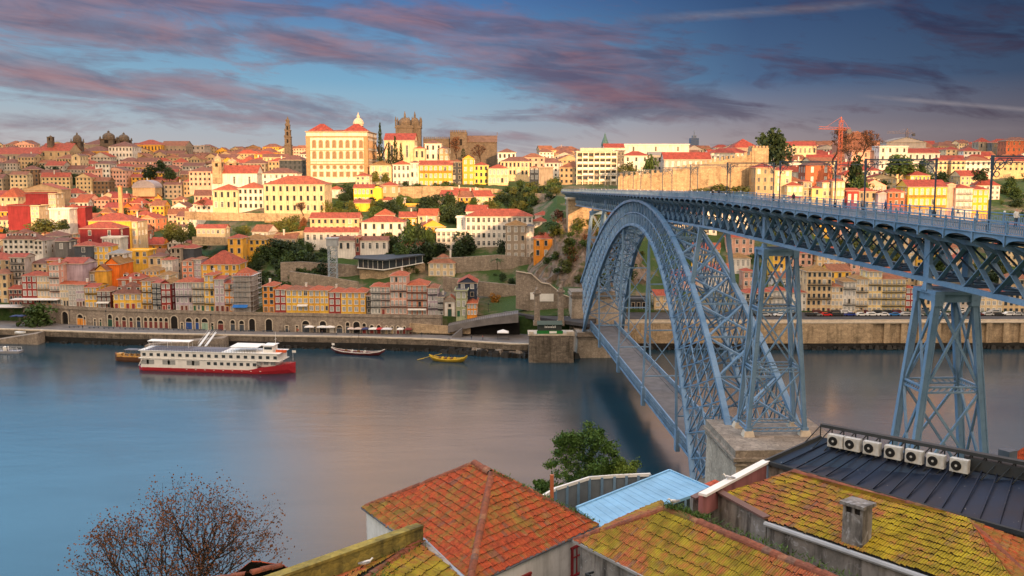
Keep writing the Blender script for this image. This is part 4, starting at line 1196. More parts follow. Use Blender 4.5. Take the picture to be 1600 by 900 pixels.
# ------------------------------------------------------------------ hand-placed buildings of the town
T = [  # px0 px1 base eave distance colour roof tile floors bays depth label extras
 # second line behind the row, left
 (-30, 18, 432, 406, 420, 'tan', 'hip', 'r', 3, 4, 12, 'tan house with wide red roof at the left picture edge, second line from the river', {}),
 (18, 41, 446, 402, 414, 'grey', 'gable', 'r', 4, 4, 9, 'tall grey balconied tenement left of the lilac-walled house, beside a steep lane', {'balc': 'all'}),
 (-14, 14, 476, 428, 409, 'beige', 'hip', 'b', 4, 3, 10, 'beige tenement cut by the left picture edge, just above the covered terrace', {}),
 (45, 74, 428, 412, 420, 'cream', 'hip', 'd', 2, 4, 12, 'cream house with broad dark red roof and orange end, left of the slate house', {}),
 (74, 88, 424, 407, 421, 'orange', 'gable', 'r', 1, 1, 9, 'small orange house end under a red roof, left of the slate-clad house', {}),
 (96, 131, 450, 412, 407, 'lilac', 'gable', 'r', 1, 0, 14, 'long windowless lilac gable wall behind the tall pink riverside house', {}),
 (131, 149, 446, 424, 413, 'tan', 'gable', 'd', 1, 2, 10, 'tan house with a dull red roof between lilac wall and yellow gable', {}),
 (149, 168, 446, 423, 413, 'ochre', 'gablef', 'b', 1, 0, 10, 'plain yellow gable end left of the vivid orange gable', {'rh': 2.6}),
 (165, 187, 448, 413, 418, (.74, .17, .02), 'gablef', 'o', 1, 0, 16, 'vivid orange windowless gable end under a mossy brown roof', {'rh': 2.9}),
 (170, 195, 434, 396, 428, 'white', 'hip', 'g', 3, 3, 9, 'pale grey-white three-storey house just behind the vivid orange gable', {}),
 (118, 146, 424, 384, 436, 'slate', 'hip', 'r', 3, 1, 10, 'dark slate-clad house with a single window below the big red mansard', {'mat': 'plaster'}),
 (146, 172, 418, 385, 438, 'yellow', 'hip', 'r', 3, 3, 10, 'yellow house joined to the right side of the slate-clad house', {}),
 (185, 220, 452, 436, 402, 'brick', 'hip', 'r', 1, 2, 12, 'low brick-red house with two white dormers behind the yellow two-storey house', {'dorm': 2}),
 (222, 246, 440, 423, 412, 'ochre', 'hip', 'o', 2, 4, 10, 'ochre house under a mossy roof behind the navy and ochre riverside houses', {}),
 (246, 266, 442, 430, 409, 'cream', 'hip', 'o', 1, 2, 10, 'cream house with mossy hipped roof behind the red-framed narrow house', {}),
 (199, 232, 414, 392, 440, 'yellow', 'flat', 'g', 2, 3, 10, 'flat-roofed yellow block below the green garden slope', {}),
 (232, 254, 416, 401, 436, 'beige', 'hip', 'd', 1, 2, 10, 'beige house with dark red roof beside the flat-roofed yellow block', {}),
 (253, 270, 424, 406, 428, 'white', 'hip', 'r', 2, 3, 8, 'small white house squeezed left of the stone tower house', {}),
 (268, 284, 430, 387, 440, 'stone', 'hip', 'r', 4, 2, 9, 'square bare stone tower house with two big openings on top', {'win': 's'}),
 (284, 304, 412, 388, 443, 'slate', 'hip', 'r', 1, 0, 11, 'dark slate-clad box joined to the right of the stone tower house', {}),
 (285, 302.5, 436, 408, 424, 'salmon', 'hip', 'b', 3, 2, 9, 'salmon pink house below the slate-clad box', {}),
 (302.5, 315, 432, 405, 425, 'lilac', 'hip', 'b', 3, 2, 9, 'lilac narrow house between salmon house and yellow wide-roofed house', {}),
 (315, 372, 436, 413, 424, 'ochre', 'hip', 'r', 2, 5, 15, 'yellow house under a very wide red hipped roof left of the green slope', {'rh': 5.5}),
 (357, 380, 412, 372, 446, 'ochre', 'hip', 'r', 3, 2, 10, 'tall ochre house, its red roof highest above the green slope', {}),
 (380, 416, 394, 374, 456, 'yellow', 'hip', 'o', 2, 4, 10, 'yellow house with red hipped roof perched left of the garden terraces', {}),
 (6, 54, 398, 374, 448, 'white', 'hip', 'd', 3, 6, 13, 'white mansion with dark mansard roof and a row of round dormers', {'dorm': 5, 'rh': 4.5, 'win': 'd'}),
 (54, 67, 398, 376, 447, 'white', 'gablef', 'd', 3, 2, 13, 'white gabled wing on the right end of the dormered mansion', {'win': 'd'}),
 (67, 96, 392, 369, 462, 'grey', 'hip', 'd', 2, 3, 12, 'grey house with dark red hipped roof behind the white gabled wing', {}),
 (86, 106, 392, 377, 450, 'darkgrey', 'gable', 'd', 1, 1, 10, 'dark low house with one white window right of the white gabled wing', {}),
 (126, 187, 386, 357, 470, 'brightred', 'hip', 'r', 2, 2, 13, 'big red-clad building with two white windows left of the long yellow block', {}),
 (161, 189, 408, 372, 452, 'pale', 'flat', 'g', 3, 6, 9, 'pale flat-roofed building with rows of windows below the red-clad building', {}),
 (140, 206, 388, 345, 502, 'yellow', 'hip', 'r', 3, 1, 16, 'long sunlit yellow block with red hipped roof on the left slope', {}),
 (206, 216, 384, 346, 503, 'cream', 'hip', 'r', 3, 1, 14, 'narrow cream house on the right end of the long yellow block', {}),
 (41, 76, 330, 302, 610, 'brightred', 'flat', 'r', 1, 0, 12, 'upper of two windowless crimson boxes on the far left slope', {}),
 (76.5, 88, 330, 303, 610, 'cream', 'flat', 't', 3, 3, 12, 'cream windowed end of the upper crimson box', {}),
 (13, 48, 346, 321, 565, 'brightred', 'flat', 'r', 1, 0, 12, 'lower of two windowless crimson boxes on the far left slope', {}),
 (48.5, 62, 346, 322, 565, 'cream', 'flat', 't', 3, 2, 12, 'cream windowed end of the lower crimson box', {}),
 (78, 109, 352, 327, 535, 'white', 'flat', 'g', 2, 1, 10, 'plain white cube of a house right of the lower crimson box', {}),
 (117, 134, 344, 324, 545, 'brightred', 'flat', 'r', 1, 0, 9, 'small bright red windowless box right of the white cube house', {}),
 (0, 28, 316, 308, 640, 'cream', 'hip', 't', 1, 3, 18, 'low cream building under a huge orange-red roof, far left edge', {'rh': 6}),
 (36, 97, 316, 296, 660, 'tan', 'gablef', 't', 1, 0, 14, 'large tan gable behind the upper crimson box', {'rh': 4}),
 # left valley in shade
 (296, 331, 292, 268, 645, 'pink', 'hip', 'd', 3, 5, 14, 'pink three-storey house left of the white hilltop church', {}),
 # convents and church right of the valley
 (333, 372, 327, 297, 520, 'cream', 'hip', 't', 2, 4, 14, 'sunlit cream convent wing with an arched loggia above the vine terraces', {'win': 'd'}),
 (372.5, 412, 327, 294, 522, 'white', 'hip', 't', 3, 5, 14, 'white convent wing joined to the right of the arched loggia', {'win': 'd'}),
 (331, 402, 292, 271, 602, 'white', 'gable', 'r', 1, 3, 16, 'white church nave with red roof behind the arched convent', {'rh': 5}),
 (307, 352, 367, 357, 470, 'cream', 'gable', 'r', 1, 6, 8, 'long low garden house with bright red roof among the terraces', {}),
 (413, 508, 332, 288, 500, 'cream', 'hip', 't', 3, 9, 20, 'big cream convent block with red hipped roof below the hilltop palace', {'win': 'd', 'rh': 4.2}),
 (410, 464, 290, 271, 570, 'white', 'hip', 'd', 2, 6, 14, 'white house with dark hipped roof left of the hilltop palace', {}),
 (437, 479, 282, 250, 660, 'slate', 'hip', 'd', 4, 6, 14, 'dark slate-coloured block immediately left of the hilltop palace', {}),
 (512, 536, 310, 296, 540, 'white', 'hip', 't', 1, 2, 9, 'small white cottage right of the big cream convent block', {}),
 (556, 578, 290, 275, 548, 'cream', 'hip', 'r', 2, 3, 9, 'small cream house with three tiny windows under the palace corner', {}),
 (553, 584, 318, 294, 532, (.80, .55, .05), 'gable', 'r', 2, 5, 9, 'brilliant yellow house with red roof below the palace', {}),
 (584, 596, 318, 293, 533, (.82, .60, .06), 'gablef', 'r', 1, 0, 8, 'bright yellow gable joined to the brilliant yellow house', {}),
 (552, 578, 334, 317, 512, (.78, .52, .05), 'shed', 'r', 1, 0, 7, 'small yellow lean-to below the brilliant yellow house', {}),
 (594, 622, 304, 290, 545, 'tan', 'hip', 'r', 1, 2, 10, 'tan cottage with tilted red roof right of the bright yellow gable', {}),
 (578, 612, 284, 258, 578, 'cream', 'hip', 'o', 2, 3, 12, 'cream two-storey house with brownish roof right of the palace', {}),
 (614, 641, 292, 257, 574, 'white', 'hip', 't', 3, 4, 12, 'white three-storey house with pyramid roof right of the palace pines', {}),
 (641, 655, 292, 254, 575, 'white', 'hip', 'd', 3, 2, 11, 'narrow white house between pyramid-roofed and long ochre houses', {}),
 (655, 707, 292, 258, 574, 'ochre', 'gable', 'r', 3, 7, 12, 'long ochre house with red roof in the sunlit hilltop row', {'balc': 1}),
 (705, 723, 292, 253, 578, 'slate', 'hip', 'b', 4, 2, 10, 'dark slate house in the sunlit hilltop row', {}),
 (723, 741, 292, 248, 575, 'ochre', 'gablef', 'b', 4, 2, 10, 'ochre gabled house front right of the dark slate hilltop house', {'rh': 2.5}),
 (741, 763, 288, 258, 578, (.74, .58, .12), 'hip', 'r', 3, 3, 10, 'lemon yellow house in the sunlit hilltop row', {}),
 (763, 794, 288, 263, 572, 'cream', 'hip', 'r', 2, 5, 10, 'cream house with red roof right of the lemon yellow house', {}),
 (593, 618, 322, 313, 530, 'white', 'hip', 'r', 1, 3, 8, 'small white house among the sunlit cottages above the rampart', {}),
 (616, 632, 328, 311, 528, 'grey', 'flat', 'g', 2, 2, 7, 'small grey flat-roofed house among the sunlit cottages', {}),
 (618, 656, 334, 320, 520, 'yellow', 'flat', 't', 1, 4, 8, 'pale yellow flat-roofed house below the rampart', {}),
 (656, 679, 336, 319, 520, 'cream', 'hip', 'r', 2, 3, 8, 'cream cottage with red roof at the right end of the sunlit cottages', {}),
 (590, 618, 334, 322, 518, 'ochre', 'flat', 'g', 1, 3, 8, 'low ochre flat-roofed house left of the pale yellow one', {}),
 # white buildings half-way down
 (485, 561, 362, 341, 464, 'beige', 'gable', 'r', 2, 8, 11, 'upper long beige building with red roof, half lit, below the garden wall', {}),
 (476, 560, 378, 363, 453, 'white', 'gable', 'r', 1, 8, 9, 'long white building with red roof in front of the beige one', {}),
 (565, 631, 376, 347, 460, 'white', 'hip', 'r', 2, 5, 12, 'white two-storey building with red hipped roof right of the long white one', {}),
 (517, 560, 392, 376, 444, 'white', 'gable', 'd', 1, 4, 8, 'low white wing with dull red roof right of the steel lift tower', {}),
 (562, 606, 392, 376, 444, 'white', 'gable', 'd', 1, 4, 8, 'second low white wing, right of a dark red bay', {}),
 (555.5, 562.5, 396, 370, 443.5, 'maroon', 'hip', 'r', 2, 1, 6, 'narrow dark red bay between the two low white wings', {}),
 (728, 832, 386, 338, 452, 'white', 'hip', 'r', 4, 13, 14, 'big white four-storey hospital with red roof above the lawn', {'win': 'v', 'rh': 3.2}),
 (714, 730, 374, 340, 462, 'white', 'flat', 'g', 2, 1, 10, 'plain white tower block joined to the left of the hospital', {}),
 (682, 728, 390, 361, 450, 'white', 'flat', 'g', 3, 6, 12, 'low modern white building with ribbon windows left of the hospital', {}),
 (832, 858, 372, 346, 462, 'white', 'hip', 'r', 3, 4, 14, 'white wing of the hospital nearest the bridge', {}),
 (790, 822, 406, 352, 436, 'stone', 'hip', 'o', 4, 3, 11, 'bare grey stone house with brown roof in front of the hospital', {'win': 'w'}),
 (822, 834, 405, 354, 437, 'white', 'hip', 's', 4, 2, 11, 'white narrow house with dark roof right of the bare stone house', {}),
 (834, 872, 402, 373, 426, 'orange', 'hip', 'r', 2, 3, 11, 'orange house with red roof above the cliff left of the bridge', {}),
 (872, 900, 366, 348, 440, 'brick', 'hip', 'r', 1, 2, 10, 'brick-red cottage right above the cliff beside the deck end', {}),
 (836, 862, 352, 336, 470, 'white', 'hip', 'r', 1, 3, 10, 'white cottage with red roof under the deck end', {}),
 # cathedral quarter skyline
 (601, 648, 254, 219, 606, 'cream', 'gable', 'R', 1, 2, 18, 'cream chapter house with crimson roof below the cathedral towers', {'rh': 4.5}),
 (647, 664, 250, 232, 604, 'cream', 'hip', 't', 1, 2, 10, 'small cream house right of the chapter house', {}),
 (664, 690, 252, 224, 612, 'white', 'hip', 'd', 2, 3, 12, 'white house with dark roof right of the cathedral towers', {}),
 (686, 702, 252, 232, 606, 'tan', 'hip', 'd', 2, 2, 10, 'tan house left of the cathedral choir', {}),
 (778, 806, 262, 238, 612, 'white', 'hip', 'd', 2, 4, 12, 'white house right of the cathedral choir', {}),
 (782, 832, 275, 252, 592, 'cream', 'hip', 'd', 2, 8, 12, 'long cream house with dark roof right of the cathedral hill', {}),
 (815, 851, 262, 246, 630, 'pink', 'hip', 'b', 2, 4, 12, 'pink house with brown roof left of the upper deck street', {}),
 (842, 864, 295, 262, 540, 'stone', 'flat', 'g', 1, 0, 8, 'ruined stone house end left of the upper deck street', {}),
 (828, 842, 282, 262, 560, 'darkgrey', 'hip', 'b', 2, 2, 9, 'dark house beside the ruined stone house end', {}),
 # right of the deck end
 (964, 975, 282, 236, 575, 'darkgrey', 'flat', 'g', 5, 2, 12, 'dark narrow side block behind the grid-fronted apartment block', {}),
 (944, 975, 262, 231, 680, 'white', 'gable', 'R', 2, 4, 14, 'white house with crimson roof under the green spire', {}),
 (972, 1076, 268, 226, 690, 'pale', 'flat', 'g', 3, 3, 20, 'large white modern building with dark flat roof on the skyline', {}),
 (974, 1014, 268, 243, 612, 'white', 'hip', 'R', 2, 3, 12, 'white house with crimson roof below the large modern building', {}),
 (1014, 1040, 272, 243, 640, 'grey', 'gable', 'g', 2, 4, 12, 'grey convent house with grey roof left of the long crimson roof', {}),
 (1037, 1110, 284, 249, 610, 'grey', 'gable', 'R', 2, 8, 14, 'long grey convent with crimson roof behind the medieval wall', {'rh': 4.5}),
 (1110, 1171, 262, 239, 620, 'white', 'hip', 'R', 1, 8, 14, 'white convent wing with crimson roof at the top of the medieval wall', {'rh': 3.2}),
 (1143, 1186, 250, 231, 640, 'stone', 'hip', 'R', 1, 2, 18, 'stone hall with tall crimson roof beside the square wall tower', {'rh': 6}),
 (1180, 1210, 300, 262, 505, 'tan', 'hip', 'R', 3, 3, 14, 'tan three-storey house with crimson roof right of the wall tower', {}),
 (1210, 1236, 300, 266, 506, 'cream', 'hip', 'R', 3, 2, 12, 'cream house end joined to the tan crimson-roofed house', {}),
 (1225, 1275, 258, 228, 690, 'cream', 'gable', 'R', 2, 7, 14, 'cream skyline house with crimson roof left of the red crane', {}),
 (1258, 1300, 288, 258, 560, 'brick', 'hip', 'd', 2, 2, 14, 'dark red shrouded house on the right slope under the red crane', {'rh': 3}),
 (1229, 1254, 316, 290, 500, 'cream', 'hip', 'r', 2, 3, 10, 'cream house with a red awning roof, leftmost of the row behind the deck railing', {'awning': 'brightred'}),
 (1254, 1268, 320, 284, 503, 'tan', 'hip', 'r', 3, 2, 10, 'narrow tan house in the row behind the deck railing', {}),
 (1268, 1284, 320, 294, 500, (.75, .60, .22), 'hip', 'r', 2, 1, 10, 'pale yellow house with one window in the row behind the deck railing', {}),
 (1284, 1300, 320, 285, 503, 'cream', 'hip', 'r', 3, 2, 10, 'cream narrow house with pyramid roof in the row behind the deck railing', {}),
 (1300, 1319, 322, 283, 500, 'beige', 'hip', 'r', 3, 3, 10, 'beige tall house at the right end of the row behind the deck railing', {}),
 (1322, 1341, 322, 298, 498, 'red', 'gable', 'r', 1, 2, 9, 'red and pink low house right of the beige tall house', {}),
 (1341, 1368, 326, 299, 500, 'tan', 'hip', 'r', 2, 3, 9, 'tan low house between the red low house and the lilac gable', {}),
 (1371, 1386, 330, 302, 496, 'lilac', 'gablef', 'r', 1, 0, 12, 'lilac gable end left of the brick-red house', {}),
 (1386, 1413, 334, 300, 495, 'brick', 'hip', 'r', 3, 3, 10, 'brick-red house left of the yellow house with laundry gallery', {}),
 (1417, 1478, 340, 292, 500, 'yellow', 'gable', 'R', 3, 7, 16, 'big yellow house with crimson roof and dark gallery behind the deck railing', {'balc': 'all', 'rh': 3.6}),
 (1478, 1491, 336, 288, 502, 'pink', 'gablef', 'R', 1, 0, 14, 'tall pinkish gable right of the big yellow house', {}),
 (1492, 1518, 336, 294, 500, 'white', 'hip', 'R', 4, 3, 10, 'white balconied house left of the golden yellow house', {'balc': 'all'}),
 (1518, 1543, 330, 296, 502, (.72, .40, .04), 'hip', 'R', 3, 3, 10, 'golden yellow house with red roof at the right end of the slope houses', {}),
 (1422, 1453, 286, 274, 560, 'yellow', 'hip', 'R', 1, 5, 10, 'low yellow house uphill of the big yellow gallery house', {}),
 (1423, 1437, 274, 263, 590, 'white', 'gablef', 'R', 1, 2, 10, 'tiny white gabled house beside the large evergreen', {}),
 (1330, 1374, 262, 236, 660, 'pink', 'flat', 'd', 2, 3, 14, 'plain pinkish building behind the bare trees', {}),
 (1373, 1417, 266, 229, 650, 'white', 'flat', 'g', 3, 4, 14, 'white square block of three window rows right of the red crane', {}),
 (1417, 1467, 266, 239, 655, 'white', 'gable', 'R', 2, 5, 14, 'long white house with crimson roof right of the white square block', {}),
 (1384, 1446, 250, 222, 800, 'grey', 'gablef', 'g', 1, 0, 24, 'wide grey shed-like hall on the right skyline under the grey crane', {'rh': 4}),
 (1459, 1480, 266, 251, 610, 'cream', 'hip', 'R', 2, 3, 12, 'left of the twin cream houses on the right slope', {}),
 (1486, 1508, 266, 251, 610, 'cream', 'hip', 'R', 2, 3, 12, 'right of the twin cream houses on the right slope', {}),
 (1508, 1548, 270, 251, 615, 'white', 'hip', 'b', 2, 5, 12, 'white house with grey arcade right of the twin cream houses', {}),
 (1478, 1502, 245, 234, 720, 'cream', 'hip', 'R', 2, 3, 12, 'cream house with bright crimson roof on the right upper slope', {}),
 (1505, 1532, 250, 236, 710, 'white', 'hip', 'R', 2, 4, 12, 'white house with crimson roof on the right upper slope', {}),
 (1528, 1546, 245, 222, 850, 'stone', 'hip', 'R', 2, 2, 12, 'left of two dark towers with red caps on the right skyline', {'rh': 4}),
 (1549, 1571, 245, 223, 840, 'darkgrey', 'hip', 'R', 2, 2, 12, 'right of two dark towers with red caps on the right skyline', {'rh': 3}),
 (1571, 1612, 248, 220, 800, 'brick', 'hip', 'd', 3, 5, 14, 'brick-red mansion with dormers at the right picture edge of the skyline', {}),
 (1548, 1610, 268, 252, 640, 'beige', 'hip', 'R', 2, 7, 12, 'long beige house with crimson roof at the right edge of the slope', {}),
 # far-bank riverside row right of the bridge
 (1022, 1056, 489.5, 462, 380, 'beige', 'gable', 'r', 3, 3, 9, 'beige house with bright red roof framed by the iron arch', {}),
 (985, 1010, 489.5, 468, 380, 'slate', 'flat', 'g', 1, 3, 8, 'dark glass-fronted box left of the beige house inside the arch', {'win': 's'}),
 (1141, 1172, 436, 403, 432, 'white', 'hip', 'o', 2, 4, 10, 'white house with mossy roof seen between arch and tall pier', {}),
 (1161, 1178, 462, 424, 414, 'pink', 'hip', 'r', 3, 2, 8, 'pink narrow house below the white mossy-roofed house', {}),
 (1207, 1233, 446, 398, 425, 'yellow', 'hip', 'b', 4, 3, 10, 'yellow tall house seen between the legs of the middle pier', {}),
 (1164, 1186, 489.5, 458, 380, 'white', 'hip', 'r', 3, 3, 9, 'white row house just left of the middle pier legs', {'balc': 'all'}),
 (1186, 1206, 489.5, 456, 380, 'cream', 'hip', 'r', 3, 3, 9, 'cream row house behind the left leg of the middle pier', {'balc': 'all'}),
 (1206, 1232, 489.5, 454, 380, 'white', 'hip', 'r', 3, 4, 9, 'white wide row house inside the middle pier frame', {'balc': 'all'}),
 (1232, 1259, 489.5, 457, 380, 'pale', 'hip', 'r', 3, 4, 9, 'pale row house behind the right leg of the middle pier', {}),
 (1259, 1298, 489.5, 424, 380, 'beige', 'hip', 'o', 6, 5, 10, 'tall beige row house with gabled attic and turquoise door right of the pier', {'balc': 1, 'doors': (.05, .3, .3)}),
 (1298, 1316, 489.5, 448, 380, 'cream', 'hip', 'b', 4, 3, 10, 'cream row house with bright green door', {'doors': (.02, .25, .03)}),
 (1316, 1336, 489.5, 440, 380, 'pale', 'hip', 'o', 4, 3, 10, 'pale grey row house with white shop front under a mossy roof', {'balc': 1}),
 (1336, 1355, 489.5, 436, 380, 'cream', 'hip', 'o', 5, 3, 10, 'cream five-storey row house left of the tallest yellow one', {'balc': 1}),
 (1355, 1376, 489.5, 424, 380, (.74, .56, .26), 'hip', 'b', 6, 3, 10, 'tallest yellowish row house, six floors, above the parked cars', {'balc': 1}),
 (1376, 1414, 489.5, 436, 380, (.74, .55, .22), 'hip', 'b', 5, 5, 10, 'wide yellowish row house with long dark balcony above the parked cars', {'balc': 'all'}),
 (1414, 1429, 489.5, 450, 380, 'red', 'hip', 'r', 4, 2, 10, 'narrow red row house with bright red roof left of the near pier', {}),
 (1429, 1462, 489.5, 455, 380, 'beige', 'hip', 'b', 3, 4, 10, 'beige row house behind the near pier legs', {}),
 (1462, 1500, 489.5, 452, 380, 'pale', 'hip', 'b', 4, 5, 10, 'pale row house seen through the near pier', {}),
 (1500, 1530, 489.5, 456, 380, 'grey', 'hip', 'r', 3, 4, 10, 'grey row house at the right leg of the near pier', {}),
 (1530, 1566, 489.5, 458, 380, 'cream', 'hip', 'b', 3, 4, 10, 'cream row house right of the near pier', {}),
 (1566, 1610, 489.5, 460, 380, 'beige', 'hip', 'r', 3, 5, 10, 'beige row house at the right picture edge by the river road', {}),
]
def kind_of(lab):
    for w, n in (('row house', 'row_house'), ('convent', 'convent'), ('church', 'church'), ('hospital', 'hospital'), ('cottage', 'cottage'), ('mansion', 'mansion'), ('chapter', 'chapter_house'), ('block', 'block'), ('gable', 'gabled_house'), ('building', 'building'), ('wing', 'wing'), ('tenement', 'tenement')):
        if w in lab: return n
    return 'plain_house' if 'white' in lab or 'cream' in lab else 'town_house'  # ordinary houses; the name follows colour words in the label, not building type
for a, b, yb, ye, D, col, rf, rc, fl, bays, dep, lab, ex in T:
    house(a, b, yb, ye, D, col, rf, rc, fl, bays, dep, name=kind_of(lab), label=lab, **ex)

M['brownroof'] = plain('old_brown_roof', (.14, .085, .06), .9, 0, .3, .4)
# ---- buildings with a shape of their own
def loc_at(px, py, D): return U(px, py, D)
# scaffolded block in the riverside row
D = RD(388); A, B, Tt = U(366, 488, D), U(392, 488, D), U(380, 431, D); w = B.x - A.x; h = Tt.z - A.z
r0 = empty('scaffolded_house', ((A.x + B.x) / 2, D, A.z)); tag(r0, 'grey house wrapped in scaffolding and netting, above the arcade', 'house')
mb = MB(); mb.box((0, 6, h / 2 - 2), (w, 12, h + 4)); mb.build('wall', M['plaster'], r0, COL['grey'])
mb = MB(); roof_shape(mb, 'hip', w, 12, h, 2.6); mb.build('roof', [M['tile'], M['trim'], M['plaster']], r0, RC['t'], uv=True)
mb = MB(); x1 = w / 2 + 4.2
for k in range(7): 
    x = -w / 2 - .3 + (w + .4) * k / 6; mb.beam((x, -1.3, 0), (x, -1.3, h + .8), .1); mb.beam((x, -.2, 0), (x, -.2, h + .8), .1)
for k in range(8):
    z = .4 + h * k / 7.2
    mb.box((0, -.75, z), (w + .8, 1.2, .08)); mb.beam((-w / 2 - .3, -1.3, z + 1), (w / 2 + .3, -1.3, z + 1), .08)
    for j in range(6):
        y = -1 + 13 * j / 5
        if k == 0: mb.beam((w / 2 + 1.4, y, 0), (w / 2 + 1.4, y, h + .8), .1)
    mb.box((w / 2 + .8, 6, z), (1.2, 13, .08)); mb.beam((w / 2 + 1.4, -1, z + 1), (w / 2 + 1.4, 12.5, z + 1), .08)
mb.build('scaffold', plain('scaffold_tube', (.40, .38, .37), .5), r0)
mb = MB()
for k in range(12): 
    if k % 4 != 3: mb.box((-w / 2 + w * (k % 4 + .5) / 3.4 - .4, -.05, 3 + 3.6 * (k // 4)), (1.2, .1, 1.9))
mb.build('window', M['pane_pale'], r0)
mb = MB(); mb.hexa([(-w * .48, -3, 2.2), (w * .4, -3, 2.2), (w * .4, -1.4, 3.1), (-w * .48, -1.4, 3.1), (-w * .48, -3, 2.3), (w * .4, -3, 2.3), (w * .4, -1.4, 3.2), (-w * .48, -1.4, 3.2)]); mb.build('awning', M['obj'], r0, (.02, .13, .42))
# white chapel
D = 372.5; A, B, Tt = U(694, 494.5, D), U(711.5, 494.5, D), U(702, 471, D); w = B.x - A.x; h = Tt.z - A.z
r0 = empty('chapel', ((A.x + B.x) / 2, D, A.z)); tag(r0, 'tiny white chapel with dark green door and stone gable by the river road', 'chapel')
mb = MB(); mb.box((0, 5, h / 2), (w, 10, h)); mb.build('wall', M['plaster'], r0, COL['white'])
mb = MB(); mb.prism([(-w / 2 - .2, -.15, h), (w / 2 + .2, -.15, h), (w * .3, -.15, h + 1.3), (w * .12, -.15, h + 1.7), (0, -.15, h + 3), (-w * .12, -.15, h + 1.7), (-w * .3, -.15, h + 1.3)], (0, .8, 0))
for q in (-1, 1): mb.box((q * w / 2, -.12, h / 2), (.45, .4, h))
mb.box((0, -.1, h), (w + .5, .5, .3)); mb.build('stone_front', M['granite'], r0)
mb = MB(); roof_shape(mb, 'gablef', w, 10, h, 1.8, .1); mb.build('roof', [M['tile'], M['trim'], M['granite']], r0, RC['t'], uv=True)
put('door', door_mesh(1.5, 2.9, 'cg'), r0, (0, 0, 0), 0, (.015, .06, .045)); put('window', win_mesh(1.0, 1.2, 's'), r0, (0, 0, h * .73))
house(716, 745, 478, 442, 381, 'navy', 'gablef', 'r', 3, 2, 12, name='town_house', label='navy blue gabled house with two tall white windows behind the pale green house', win='w', rh=2.2)

